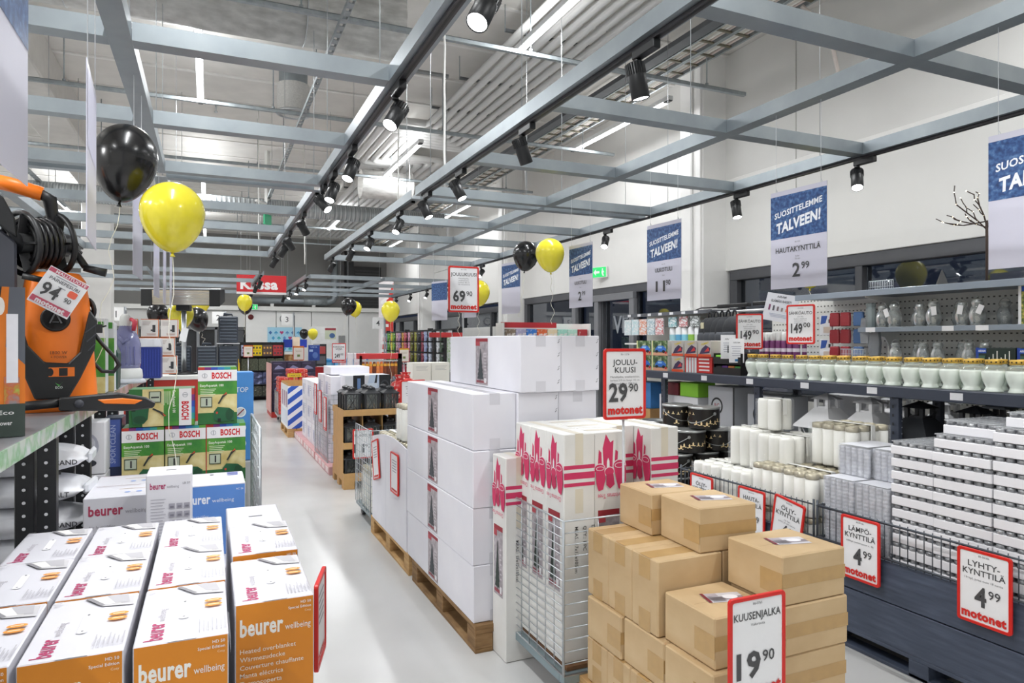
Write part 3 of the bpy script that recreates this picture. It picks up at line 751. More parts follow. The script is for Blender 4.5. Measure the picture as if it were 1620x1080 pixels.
# ================================================================ pink printed tree boxes in a wire roll cart
PCARD = MR('matte_white_cardboard', [(.3, 'dddcd8'), (.7, 'ebeae7')], 4, .65, detail=4, bump=.1)
PK = 'cf3463'
def pink_print_side(w, h):
    """boots, gifts and scroll printed above an upside-down caption, photo below"""
    p = Pr(); z0 = h - .245
    p.poly([(w * .30, z0 + .06), (w * .26, z0 + .17), (w * .36, z0 + .235), (w * .50, z0 + .195), (w * .60, z0 + .205), (w * .56, z0 + .06)], PK)
    p.poly([(w * .10, z0 + .07), (w * .14, z0 + .165), (w * .22, z0 + .15), (w * .24, z0 + .06)], PK); p.poly([(w * .62, z0 + .07), (w * .66, z0 + .16), (w * .74, z0 + .15), (w * .70, z0 + .06)], PK)
    p.poly([(w * .38, z0 + .05), (w * .39, z0 + .11), (w * .43, z0 + .125), (w * .47, z0 + .11), (w * .48, z0 + .05)], 'ece9ea')
    for a, b, rx, rz_ in ((.16, .075, .16, .022), (.78, .085, .19, .026), (.46, .06, .14, .02)):
        p.ell(w * a, z0 + b, w * rx + .004, rz_ + .004, 'f1dfe5'); p.ell(w * a, z0 + b, w * rx, rz_, PK)
    p.poly([(w * .03, z0 + .07), (w * .30, z0 + .07), (w * .34, z0 + .03), (w * .26, z0 - .02), (w * .12, z0 - .025), (w * .05, z0 + .01)], PK)
    p.poly([(w * .60, z0 + .08), (w * .97, z0 + .085), (w * .99, z0 + .02), (w * .90, z0 - .03), (w * .74, z0 - .02), (w * .66, z0 + .03)], PK)
    p.poly([(w * .36, z0 + .05), (w * .58, z0 + .05), (w * .62, z0 + .0), (w * .48, z0 - .018), (w * .36, z0 + .0)], 'bf2c59')
    p.ell(w * .16, z0 + .078, w * .13, .010, 'f1dfe5'); p.ell(w * .16, z0 + .078, w * .11, .007, PK)
    p.ell(w * .78, z0 + .088, w * .165, .013, 'f1dfe5'); p.ell(w * .78, z0 + .088, w * .145, .010, PK)
    p.text('Christmas Tree', w * .5, z0 - .04, .03, PK, rot=180, bold=.005, w=w * .82)
    return p
PINK = None
def pink_box(label, x, y, z, h=1.03):
    global PINK
    w, d = .16, .172
    if PINK is not None and abs(PINK[1] - h) < .01: return dup(PINK[0], label, (x, y, z))
    t = carton('christmas_tree_box', label, 'carton', (x, y, z), w, d, h, PCARD, 'white and pink tree boxes')
    pink_print_side(d, h).put('print', t, (0, d, 0), (0, -1, 0))
    p = Pr()
    for a, b in ((.142, .160), (.175, .205), (.222, .238)): p.rect(0, h - b, w, h - a, PK)
    [Pr(.0003).rect(w * .36, a, w * .62, b, M('ddd6c4', .3, noise=.03)).put('tape', t, (0, -.0002, 0)) for a, b in ((h - .14, h), (h - .36, h - .25))]
    for k, s_ in enumerate(('MEAS.: 17x17x105cm', 'QTY.: 1 PC', 'DESC.: CHRISTMAS TREE')): p.text(s_, w * (.35 + .27 * k), h - .42, .024, '3a3a3c', al='l', rot=-90, bold=.002)
    p.put('front_print', t, (0, 0, 0))
    q = tree_label(.115, .36, '2c3a33'); q.put('photo_label', t, (0, d - .02, h - .72), (0, -1, 0))
    Pr().rect(w * .36, 0, w * .62, d, M('ddd6c4', .3, noise=.03)).put('tape', t, (0, 0, h), (1, 0, 0), (0, 1, 0))
    if PINK is None: PINK = (t, h)
    return t
xs = [1.457, 1.622, 1.787, 1.952]; ys = [2.705, 2.88, 3.055]
row = ['front', 'middle', 'rear']; col = ['first column at the aisle', 'second column behind price pole', 'third column', 'last column beside brown cartons']
for i, x in enumerate(xs):
    for j, y in enumerate(ys):
        if i == 2 and j == 0: continue
        pb = pink_box(f'upright white box with pink boots print, {row[j]} of the {col[i]}', x + random.uniform(-.002, .002), y + (.03 if i == 3 else 0), .172)
        if i == 1: pb.rotation_euler.z = R(90); pb.location = (x + .168, y + .006, .172)
pink_box('shorter looking pink printed tree box standing on the floor outside the wire cart', 1.365, 3.13 + .02, 0.002)
t = thing('roll_cart', 'galvanised wire roll cart holding the pink printed tree boxes', 'cart', (1.42, 2.64, 0))
cw, cd = .70, .63
G().box(0, cw, 0, .04, .11, .15).box(0, cw, cd - .04, cd, .11, .15).box(0, .04, .04, cd - .04, .11, .15).box(cw - .04, cw, .04, cd - .04, .11, .15).build('base_frame', M('8fa0a6', .45, metal=.4), t, .004)
G().box(.04, cw - .04, .04, cd - .04, .15, .168).build('deck', M('7d5a3d', .7, noise=.15, scale=20), t)
def wire_panel(t, p0, u, W, H, nv, nh, r=.0025, rim=.006, name='wire_side'):
    g = G(); p0 = Vector(p0); u = Vector(u); v = Vector((0, 0, 1))
    for i in range(1, nv): g.cyl(p0 + u * (W * i / nv), p0 + u * (W * i / nv) + v * H, r, n=5)
    for i in range(1, nh): g.cyl(p0 + v * (H * i / nh), p0 + v * (H * i / nh) + u * W, r, n=5)
    g.tube([p0, p0 + u * W, p0 + u * W + v * H, p0 + v * H], rim, 6, closed=True)
    o = g.build(name, WIRE, t); o['kind'] = 'stuff'; return o
wire_panel(t, (.004, .01, .15), (0, 1, 0), cd - .02, .68, 7, 18)
wire_panel(t, (.004, .004, .15), (1, 0, 0), cw, .68, 4, 13, name='wire_front')
wire_panel(t, (cw, .01, .15), (0, 1, 0), cd - .02, .68, 7, 18)
def caster(t, x, y, r=.05):
    o = G().cyl((x - .016, y, r), (x + .016, y, r), r, n=16).build('caster', M('3d4043', .6), t)
    G().box(x - .024, x + .024, y - .02, y + .02, r, .11).build('fork', STEEL, o)
for x in (.06, cw - .06):
    for y in (.07, cd - .07): caster(t, x, y)
price_sign('red framed sign reading JOULUKUUSI 29.90 on a clear pole by pink boxes', ['JOULU-', 'KUUSI'], ['Metallijalka, sisäkäyttöön,', 'korkeus 210 cm, leveys 112 cm,', 'oksankärjet 758 kpl,', 'paino 6,4 kg'], '29', '90', (1.755, 2.668, 1.262), 0, pole=1.05, code='86-11376')
# ================================================================ brown tree-stand cartons
KRAFT = MR('kraft_cardboard', [(.3, 'bfa27a'), (.55, 'cbaf86'), (.75, 'd3b992')], 4, .62, detail=5, bump=.12, stretch=(1, 1, 2))
KTAPE = M('bc9a68', .22, noise=.06, scale=20)
def stand_carton(label, x, y, z, w, d, h, rz=0., top_label=False, upright=False, proto={}):
    key = (round(w, 3), round(d, 3), round(h, 3), top_label, upright)
    if key in proto: return dup(proto[key], label, (x, y, z), rz)
    t = carton('tree_stand_carton', label, 'carton', (x, y, z), w, d, h, KRAFT, 'brown tree stand cartons', rz, .005)
    p = Pr(.0003)
    if upright:
        [Pr(.0003).rect(d * .28, a, d * .72, a + .08, KTAPE).put('tape', t, (-.0004, d, 0), (0, -1, 0)) for a in (0, h - .085)]
        Pr(.0003).rect(0, d * .28, w, d * .72, KTAPE).put('top_tape', t, (0, 0, h), (1, 0, 0), (0, 1, 0))
    else:
        p.rect(0, h * .36, w, h * .64, KTAPE); p.put('tape', t, (0, -.0004, 0))
        Pr(.0003).rect(d * .62, h * .2, d, h * .66, KTAPE).put('side_tape', t, (-.0004, d, 0), (0, -1, 0))
        Pr(.0003).rect(.02, d * .47, w - .02, d * .475, '8f6d40').put('flap_seam', t, (0, 0, h), (1, 0, 0), (0, 1, 0))
    if top_label:
        q = Pr(.0004); q.rect(0, 0, .15, .085, 'cfcbd0'); q.rect(0, .02, .15, .05, '8d8288'); q.ell(.10, .045, .03, .02, 'eceaee'); q.rect(.01, .055, .06, .08, 'b5aab0'); q.rect(.0, .0, .012, .085, '7c2530')
        for k in range(4): q.rect(.02, .008 + .01 * k, .07, .012 + .01 * k, '77747a')
        q.put('product_label', t, (w * .28, d * .42, h + .0006), (.97, -.24, 0), (.24, .97, 0))
    proto[key] = t; return t
pallet('wooden pallet under the brown tree stand cartons', 1.50, 1.62, .72, 1.05)
for i in range(5): stand_carton(f'narrow brown carton of the lowest row, {nth(i)} from the wire cart', 1.515, 2.60 - .166 * (i + 1), .146, .30, .164, .188, upright=True)
for i in range(3): stand_carton(f'brown carton lying in the row above the lowest, {nth(i)} from wire cart', 1.515 + (.012 if i else 0), 2.60 - .268 * (i + 1), .336, .30, .264, .175)
for i in range(3): stand_carton(f'upright brown carton with vertical tape, {nth(i)} from the wire cart', 1.531, 2.622 - .172 * (i + 1) + .0, .513, .305, .170, .285, upright=True)
for i in range(2):
    stand_carton(f'brown carton hidden low in the second column, {nth(i)} behind', 1.842, 2.09 + .27 * i, .146, .30, .262, .188)
    stand_carton(f'brown carton of second column above the low one, {nth(i)} behind', 1.842, 2.09 + .27 * i, .336, .30, .262, .175)
    stand_carton(f'upright brown carton under the top pair, {nth(i)} in the second column', 1.842, 2.11 + .20 * i, .513, .30, .17, .285, upright=True)
for i, z in enumerate((.146, .336, .513, .690)):
    stand_carton(['bottom brown carton of the stack next to the blue crate', 'second brown carton of the stack next to blue crate', 'third brown carton of the stack next to blue crate', 'top brown carton with label on the stack next to blue crate'][i],
                 1.836 + (.008, .006, .010, 0)[i], 1.80 + (.004, .0, -.004, 0)[i], z, .306, .277, .188 if i == 0 else .175, top_label=i == 3)
stand_carton('brown carton with photo label half hidden by the KUUSENJALKA sign', 1.553, 1.818, .513, .272, .276, .176, top_label=True)
stand_carton('brown carton with label on very top, the one overhanging at an angle', 1.732, 2.115, .80, .272, .268, .175, R(-3), top_label=True)
stand_carton('brown carton with label on very top, the one behind near pink boxes', 1.706, 2.392, .80, .27, .25, .175, R(-1), top_label=True)
price_sign('red framed sign reading KUUSENJALKA 19.90 in front of brown cartons', ['KUUSENJALKA'], ['Valurauta'], '19', '90', (1.625, 1.70, .455), 0, pole=.45, w=.236, h=.345, code='86-0765', th=.034)
# ================================================================ blue crates on pallets along the window side
NAVYW = MR('navy_stained_plank', [(.25, '3b4353'), (.55, '485163'), (.8, '566074')], 5, .5, stretch=(9, 1, 9), detail=5, bump=.08)
def crate(label, y0, y1, x0=3.10, x1=3.92):
    t = thing('pallet_collar', label, 'crate', (x0, y0, 0), 0, 'blue plank collars on pallets')
    L, W = y1 - y0, x1 - x0
    for z in (.105, .318): 
        G().box(0, .02, 0, L, z, z + .207).build('plank', NAVYW, t, .003)
        G().box(W - .02, W, 0, L, z, z + .207).build('plank', NAVYW, t, .003)
        for yy in (0, L - .02): G().box(.02, W - .02, yy, yy + .02, z, z + .207).build('plank', NAVYW, t, .003)
    for k in range(3): G().box(0, W, .0 + k * (L - .1) / 2, .1 + k * (L - .1) / 2, .0, .085).build('block', NAVYW, t, .004)
    G().box(0, W, 0, L, .085, .105).build('deck', NAVYW, t, .002); G().box(.0, .1, 0, L, 0.0, .018).build('bottom_board', NAVYW, t, .002)
    return t
crate('blue plank pallet collar holding white tea light trays', 1.60, 2.79)
crate('blue plank pallet collar holding grave candle packs', 2.81, 3.98)
crate('blue plank pallet collar holding black candle buckets', 4.02, 5.15)
def fence(label, pts, z0=.525, H=.20, pitch=.04):
    t = thing('wire_fence', label, 'wire fence', (pts[0][0], pts[0][1], 0), 0, 'wire fences on the blue crates')
    o = Vector((pts[0][0], pts[0][1], 0)); g = G()
    for a, b in zip(pts, pts[1:]):
        a, b = Vector((*a, 0)) - o, Vector((*b, 0)) - o; L = (b - a).length; n = int(L / pitch)
        for i in range(n + 1):
            q = a + (b - a) * (i / n); g.cyl(q + Vector((0, 0, z0)), q + Vector((0, 0, z0 + H)), .0026, n=5)
    w_ = g.build('vertical_wire', WIRED, t); w_['kind'] = 'stuff'
    for z in (z0 + .012, z0 + H * .93):
        G().tube([Vector((*q, z)) - o for q in pts], .0045, 6).build('horizontal_wire', WIRED, t)
    for q in pts: G().cyl(Vector((*q, z0 + .001)) - o, Vector((*q, z0 + H + .015)) - o, .006, n=8).build('post', WIRED, t)
    return t
fence('grey wire fence on crate of tea light trays', [(3.86, 2.775), (3.088, 2.775), (3.088, 1.62)])
fence('grey wire fence on crate of grave candles', [(3.90, 3.97), (3.088, 3.97), (3.088, 2.80)])
fence('grey wire fence on crate of black buckets', [(3.90, 5.13), (3.088, 5.13), (3.088, 4.03)])
for lab, ti, sm, pr, ce, y, tl in (('red framed sign reading LÄMPÖKYNTTILÄ 4.99 on blue crate', ['LÄMPÖ-', 'KYNTTILÄ'], ['100kpl, palonopeus n. 4h'], '4', '99', 2.486, 0), ('red framed sign reading LYHTYKYNTTILÄ 4.99 on blue crate', ['LYHTY-', 'KYNTTILÄ'], ['10 kpl, palaa noin 18 tuntia'], '4', '99', 1.871, 0),
        ('red framed sign reading HAUTAKYNTTILÄ on wire fence', ['HAUTA-', 'KYNTTILÄ'], ['8 kpl'], '2', '99', 3.262, 1), ('red framed sign reading ÖLJYKYNTTILÄ hung crooked on wire fence', ['ÖLJY-', 'KYNTTILÄ'], ['12 kpl', 'palaa yli 60 tuntia'], '4', '90', 3.0, 9), ('red framed sign reading ÖLJYKYNTTILÄ mostly hidden by brown cartons', ['ÖLJY-', 'KYNTTILÄ'], ['50 kpl'], '6', '90', 3.73, 1)):
    price_sign(lab, ti, sm, pr, ce, (3.068, y, .385), -90, tl, code='84-00186')
# ---- tea light trays
TRAYW = M('f0eff3', .45, noise=.015); CUPS = MR('tea_light_cups', [(.3, '74767a'), (.6, 'a3a5a8'), (.8, 'dcdde0')], 40, .3, metal=.35)
FILM = M('eef0f4', .08, noise=.03, alpha=.28)
def tray(label, x, y, z, w, d, top=False, proto={}):
    k = (w, d, top)
    if k in proto: return dup(proto[k], label, (x, y, z))
    t = thing('tea_light_tray', label, 'candle tray', (x, y, z), 0, 'white trays of tea lights')
    G().box(0, w, 0, d, 0, .042).build('tray', TRAYW, t, .003)
    g = G(); nx, ny = int(w / .042), int(d / .042)
    for i in range(nx):
        for j in range(ny):
            cx, cy = w / nx * (i + .5), d / ny * (j + .5); g.cyl((cx, cy, .042), (cx, cy, .060), .019, .0195, n=8)
    o = g.build('cups', CUPS, t); o['kind'] = 'stuff'
    if top:
        G().box(.002, w - .002, .002, d - .002, .06, .066).build('film', FILM, t, .002)
    proto[k] = t; return t
for s_, (y0, y1, n, nm_) in enumerate([(2.155, 2.372, 16, 'the stack beside the grey cup blocks'), (1.885, 2.150, 17, 'the middle stack'), (1.62, 1.880, 18, 'the stack at the frame edge')]):
    for k in range(n):
        x = 3.14 + random.uniform(-.006, .006) + (.0 if s_ else .008)
        c = ['bottom', 'second from bottom'][k] if k < 2 else 'topmost' if k == n - 1 else nth(n - 1 - k) + ' from the top'
        tray(f'white tea light tray, {c} in {nm_}' if k != n - 1 else f'white tea light tray on top of {nm_}', x, y0 + random.uniform(-.003, .003), .107 + k * .0633, .40, round(y1 - y0, 3), k == n - 1)
tray('white tea light tray lying highest, top layer near frame edge', 3.20, 1.62, .107 + 18 * .0633, .36, .24, True)
tray('white tea light tray set back on the middle stack', 3.20, 1.90, .107 + 17 * .0633, .36, .24, True)
# ---- grey blocks of stacked cups
BLK = MR('stacked_cup_plastic', [(.3, 'a9abb3'), (.6, 'c6c8d0'), (.8, 'e6e7ec')], 30, .25, metal=.15)
def cup_block(label, x, y, z, nx, ny, h, proto={}):
    k = (nx, ny, h)
    if k in proto: return dup(proto[k], label, (x, y, z))
    t = thing('cup_block', label, 'candle pack', (x, y, z), 0, 'shrink wrapped blocks of tea light cups')
    g = G(); r = .0195
    for i in range(nx):
        for j in range(ny):
            pr_ = [(r * .9, 0)]; m_ = int(h / .02)
            for q in range(m_): pr_ += [(r, q * .02 + .003), (r, q * .02 + .014), (r * .86, q * .02 + .017)]
            g.lathe(pr_, 8, c=(r + i * 2 * r, r + j * 2 * r, 0))
    o = g.build('cups', BLK, t); o['kind'] = 'stuff'
    W, D = nx * 2 * r, ny * 2 * r
    G().box(-.001, W + .001, -.001, D + .001, 0, h + .002).build('shrink_wrap', FILM, t, .004)
    Pr().rect(.006, .006, W - .006, D - .006, 'd8d9df').put('top_card', t, (0, 0, h + .0025), (1, 0, 0), (0, 1, 0))
    proto[k] = t; return t
for c_, y in ((0, 2.59), (1, 2.385)):
    for k in range(2):
        cup_block(f'grey shrink wrapped cup block, {"lower" if k == 0 else "upper"} one of the {"column beside gold lid candles" if c_ == 0 else "column beside white trays"}', 3.142, y, .107 + k * .383, 8, 5, .38)
cup_block('smaller grey cup block on top, the one touching the gold lid candles', 3.27, 2.60, .875, 7, 5, .165)
cup_block('smaller grey cup block on top, the one touching the white trays', 3.29, 2.39, .875, 7, 5, .165)
# ---- grave candle packs
for i in range(2):
    for k in range(3):
        candle_pack(f'gold lidded grave candle pack by wire fence, {["bottom", "middle", "top"][k]} layer, {nth(i)} from the grey cup blocks', (3.13, 2.845 + .25 * i, .107 + k * .253), 4, 3, True, .25, .04)
        candle_pack(f'white grave candle pack without lids by fence, {["bottom", "middle", "top"][k]} layer, {nth(i)} from the gold lidded ones', (3.13, 3.36 + .285 * i, .107 + k * .224), 4, 3, False, .222, .045)
for k in range(3):
    candle_pack(f'gold lidded grave candle pack of the inner row, {["bottom", "second", "third"][k]} layer', (3.47, 2.83, .107 + k * .253), 4, 4, True, .25, .04)
    candle_pack(f'white grave candle pack of the inner row, {["bottom", "second", "third"][k]} layer', (3.51, 3.30, .107 + k * .224), 4, 5, False, .222, .045)
candle_pack('gold lidded grave candle pack, highest, in front of white lanterns', (3.40, 2.80, .875), 4, 4, True, .25, .04)
candle_pack('white grave candle pack of upper layer beside gold lidded pack', (3.26, 3.16, .785), 4, 3, False, .235, .045)
candle_pack('white grave candle pack of upper layer beside black buckets', (3.28, 3.44, .785), 3, 3, False, .25, .045)
candle_pack('white grave candle pack alone on very top with carry strap', (3.36, 3.36, 1.04), 2, 2, False, .20, .044)
# ---- black buckets
BKT = M('16120f', .3, noise=.15); TIN = M('b8bab9', .3, metal=.8, noise=.05)
def bucket(label, x, y, z, rz, proto={}):
    if proto: return dup(proto[0], label, (x, y, z), rz)
    t = thing('candle_bucket', label, 'bucket', (x, y, z), rz, 'black tin buckets with flame print')
    r = .117
    G().lathe([(r, 0), (r, .148)], 32, cap=False).lathe([(.001, 0.0), (r, 0.0)], 32, cap=False).build('body', BKT, t)
    G().lathe([(r * .99, .146), (r * 1.03, .148), (r * 1.03, .162), (r * .97, .164), (r * .93, .155), (.001, .156)], 32, cap=False).build('lid', TIN, t)
    g = G(); fl = [(-.3, 0), (.3, 0), (.36, .12), (.1, .18), (.12, .5), (0, .8), (-.12, .5), (-.1, .18), (-.36, .12)]
    for k in range(22):
        a = k * 2.399; zz = .016 + (k * 37 % 100) / 100 * .095; s_ = .052 - .27 * zz
        pts = []
        for u, v in fl: b = a + u * s_ / r * 1.3; pts.append(((r + .0006) * math.cos(b), (r + .0006) * math.sin(b), zz + v * s_))
        g.add(pts, [(0, 1, 2, 3), (3, 4, 5), (5, 6, 7), (3, 5, 7), (0, 3, 7), (0, 7, 8)])
    g.build('flame_print', M('f3d9a4', .4, noise=.1, scale=60), t)
    g = G()
    for a in (-1.0, -1.0 + math.pi): g.cyl(((r - .002) * math.cos(a), (r - .002) * math.sin(a), .115), ((r + .005) * math.cos(a), (r + .005) * math.sin(a), .115), .012, n=10)
    g.build('handle_lug', TIN, t)
    G().tube([((r + .006) * math.cos(-1 + math.pi * k / 12), (r + .006) * math.sin(-1 + math.pi * k / 12), .115 - .075 * math.sin(math.pi * k / 12)) for k in range(13)], .0025, 5).build('handle', TIN, t)
    proto[0] = t; return t
bk = 0
for yi, y in enumerate((4.22, 4.47)):
    TIER = ['bottom', 'second', 'third', 'fourth']
    for k in range(4):
        for i, x in enumerate((3.24, 3.49, 3.74)):
            bucket(f'black flame print bucket of the lower tiers, {nth(i)} across, {TIER[k]} tier, {"front" if yi == 0 else "rear"} line', x, y, .107 + k * .17, bk * 1.7); bk += 1
    for i, x in enumerate((3.365, 3.62)): bucket(f'black flame print bucket on the fifth tier, {nth(i)} across, {"front" if yi == 0 else "rear"} line', x, y, .107 + 4 * .17, bk * 1.7 + .3); bk += 1
bucket('black flame print bucket crowning the pyramid in front', 3.50, 4.22, .107 + 5 * .17, 2.6)
bucket('black flame print bucket crowning the pyramid behind', 3.44, 4.47, .107 + 5 * .17, 4.0)
for k in range(5): bucket(f'black flame print bucket behind pink boxes, {nth(k)} up in a single column', 3.5, 4.85, .107 + k * .17, k * 1.3)
# ================================================================ storage rack with the jar shelf
def rack(label, y0, y1, posts, x0=3.95, x1=4.42, z=1.30):
    t = thing('storage_rack', label, 'shelf', (x0, y0, 0)); W, L = x1 - x0, y1 - y0
    G().box(0, .035, 0, L, z - .035, z + .035).build('front_beam', NAVY, t, .004); G().box(W - .035, W, 0, L, z - .035, z + .035).build('rear_beam', NAVY, t, .004)
    G().box(.02, W, 0, L, z + .028, z + .038).build('deck', M('6d7178', .4, metal=.3), t)
    G().box(.01, .03, 0, L, .55, .6).build('lower_beam', NAVY, t, .004); G().box(.02, W + .40, 0, L, .595, .605).build('lower_deck', M('6d7178', .4, metal=.3), t)
    hole = None
    for py in posts:
        for px_ in (.012, W - .05):
            o = G().box(px_, px_ + .04, py - y0 - .03, py - y0 + .03, 0, z - .036).build('post', NAVY, t, .003)
            p = Pr()
            for k in range(22): p.rect(-.006, .1 + k * .055, .006, .118 + k * .055, '14161b')
            p.put('slot_print', o, (px_ - .0006, py - y0, 0), (0, -1, 0)); 
            q = Pr()
            for k in range(30): q.ell(.02, .08 + k * .04, .004, .004, 'aeb4bd', 6)
            q.put('hole_print', o, (px_, py - y0 - .0306, 0), (1, 0, 0))
    for k in range(int(L / .55)): Pr().rect(0, -.02, .075, .022, 'e7e7ea').put('price_tag', t, (-.0006, L - .3 - k * .55, z), (0, -1, 0))
    return t
rack('navy steel storage rack under the glass candle jars', .7, 6.2, (1.76, 2.966, 4.15, 5.37))
JW = M('f2faf0', .25, noise=.03, scale=9, stretch=(1, 1, .4)); JG = M('f2f6f4', .03, trans=.9, noise=0); JL = M('d9b04e', .3, metal=.35, noise=.08)
def jar(label, x, y, z, rz, proto={}):
    if proto: return dup(proto[0], label, (x, y, z), rz)
    t = thing('candle_jar', label, 'candle jar', (x, y, z), rz, 'candle jars with gold lids on the rack shelf')
    G().lathe([(.047, 0), (.048, .004), (.04, .018), (.038, .028), (.05, .055), (.058, .085), (.0595, .105), (.057, .118), (.001, .119)], 20).build('bowl', JW, t)
    G().lathe([(.057, .119), (.052, .13), (.042, .14), (.037, .15), (.037, .156)], 16, cap=False).build('neck', JG, t)
    g = G().lathe([(.040, .152), (.0425, .153), (.0425, .178), (.040, .180), (.001, .180)], 18, cap=False); o = g.build('lid', JL, t)
    g = G()
    for k in range(12):
        a = k * math.pi / 6; c, s_ = math.cos(a), math.sin(a); r = .0431
        g.add([(r * c - .005 * s_ * math.cos(b), r * s_ + .005 * c * math.cos(b), .166 + .005 * math.sin(b)) for b in [q * math.pi / 3 for q in range(6)]], [tuple(range(6))])
    g.build('hole_print', M('2a2008', .6), o)
    proto[0] = t; return t
for k in range(22): jar(f'mint white candle jar with gold lid, {nth(k) if k < 20 else ["twenty first", "twenty second"][k - 20]} of front row from the game boxes', 4.03 + random.uniform(-.008, .008), 4.27 - k * .1245 + random.uniform(-.006, .006), 1.339, k * 1.1)
for k in range(16): jar(f'mint white candle jar with gold lid, {nth(k)} of the second row behind', 4.165 + random.uniform(-.01, .01), 3.62 - k * .13 + random.uniform(-.008, .008), 1.339, k * .7)
# boxes, cartons and lanterns on the lower deck of the rack
LGR = M('b9bbc0', .5, noise=.03)
for i, (y, w_, h_, lab) in enumerate([(4.55, .34, .62, 'light grey product box with black ring print, on rack between the posts'), (4.0, .40, .58, 'light grey product box with ring print behind lone candle pack'), (3.55, .40, .60, 'plain white product box behind white lanterns')]):
    t = carton('product_box', lab, 'box', (4.1 if i < 2 else 4.46, y, .606), .255, w_, h_, LGR if i < 2 else M('ececee', .5, noise=.02), 'boxes on the lower rack deck')
    p = Pr()
    if i < 2: p.ell(w_ * .35, h_ * .72, .075, .075, '1c1c1e', 24); p.ell(w_ * .35, h_ * .72, .058, .058, 'c4c6ca', 24); p.text('RC', w_ * .35, h_ * .7, .05, 'a23b46'); p.rect(w_ * .94, 0, w_, h_, '2b2c30')
    p.rect(w_ * .2, h_ * .1, w_ * .5, h_ * .4, '6b6d72') if i < 2 else p.rect(0, 0, .004, h_, 'c4c5c9')
    p.put('print', t, (-.0006, w_, 0), (0, -1, 0))
for lab, y, x, z, w_, d_, h_, c_ in (('white appliance box under the jar shelf behind the buckets', 4.98, 4.06, .606, .3, .58, .50, 'e3e3e6'), ('brown carton on the lower rack deck by the price pole', 5.66, 4.02, .606, .36, .42, .34, 'b98f5c'), ('blue picture box on the brown carton under the jar shelf', 5.68, 4.04, .948, .2, .36, .26, '3f7fc0'), ('green topped pack lying on the white appliance box', 4.99, 4.07, 1.108, .2, .26, .13, '8fd23a'), ('dark red pack lying beside the green topped pack', 5.28, 4.07, 1.108, .2, .24, .12, '7a2a34')):
    carton('product_box', lab, 'box', (x, y, z), w_, d_, h_, M(c_, .5, noise=.05), 'boxes on the lower rack deck')
def lantern(label, loc, col, s=.27, h=.58, rz=0., proto={}, group=None, name='garden_lantern'):
    """house lantern: base, four posts, panes, hipped roof, cupola and ring handle"""
    k = (col, s, h)
    if k in proto: return dup(proto[k], label, loc, rz)
    m = M('ededee', .4, noise=.02) if col == 'w' else M('2b2d31', .42, noise=.1)
    t = thing(name, label, 'lantern', loc, rz, group or ('white house lanterns' if col == 'w' else 'black house lanterns'))
    a = s / 2 * .82; small = name.startswith('small'); hb = h * (.74 if small else .62); zr = h * (.86 if small else .83)
    G().box(-s / 2 * .95, s / 2 * .95, -s / 2 * .95, s / 2 * .95, 0, .03).build('base', m, t, .003)
    for sx in (-1, 1):
        for sy in (-1, 1): G().box(sx * a - .011, sx * a + .011, sy * a - .011, sy * a + .011, .03, hb).build('post', m, t)
    for i in range(4):
        an = i * math.pi / 2; c, q = math.cos(an), math.sin(an)
        o = G().box(-a + .011, a - .011, -.002, .002, .03, hb).build('pane', GLASS, t, 0, (a * q, -a * c, 0), (0, 0, an))
        G().bar((-a + .01, -.004, .03), (a - .01, -.004, hb), .005, .005).bar((a - .01, -.004, .03), (-a + .01, -.004, hb), .005, .005).build('cross_bar', m, o)
    b = s / 2 * 1.06; tp = s * .19
    G().add([(-b, -b, hb), (b, -b, hb), (b, b, hb), (-b, b, hb), (-tp, -tp, zr), (tp, -tp, zr), (tp, tp, zr), (-tp, tp, zr), (-b, -b, hb - .012), (b, -b, hb - .012), (b, b, hb - .012), (-b, b, hb - .012)],
            [(0, 1, 5, 4), (1, 2, 6, 5), (2, 3, 7, 6), (3, 0, 4, 7), (4, 5, 6, 7), (8, 9, 1, 0), (9, 10, 2, 1), (10, 11, 3, 2), (11, 8, 0, 3), (11, 10, 9, 8)]).build('roof', m, t)
    c0 = tp * .85; z0, z1 = zr, h * .93; g = G()
    for sx in (-1, 1):
        for sy in (-1, 1): g.box(sx * c0 - .012, sx * c0 + .012, sy * c0 - .012, sy * c0 + .012, z0, z1)
    c1 = c0 + (.008 if small else .03); g.box(-c0, c0, -c0, c0, z0, z0 + .012)
    g.add([(-c1, -c1, z1), (c1, -c1, z1), (c1, c1, z1), (-c1, c1, z1), (0, 0, h)], [(0, 1, 4), (1, 2, 4), (2, 3, 4), (3, 0, 4), (3, 2, 1, 0)]); g.build('cupola', m, t)
    G().tube([(0, c1 * 1.15 * math.cos(q * math.pi / 10), z1 - .01 + .06 * math.sin(q * math.pi / 10) * (-.9 if col == 'b' else .5)) for q in range(11)], .004, 6).build('handle', m, t)
    proto[k] = t; return t
for i, (x, y, z) in enumerate([(4.17, 3.66, .606), (4.17, 3.30, .606), (4.58, 3.40, .606), (4.58, 3.05, .606)]): lantern(f'white house lantern under the jar shelf, {nth(i)} from the product boxes', (x, y, z), 'w', .31, .635)
for i, (x, y, z) in enumerate([(4.17, 2.94, .606), (4.58, 2.70, .606), (4.17, 2.59, .606), (4.58, 2.36, .606), (4.17, 2.24, .606), (4.58, 2.02, .606)]): lantern(f'black house lantern under the jar shelf, {nth(i)} from the white lanterns', (x, y, z), 'b', .31, .635)
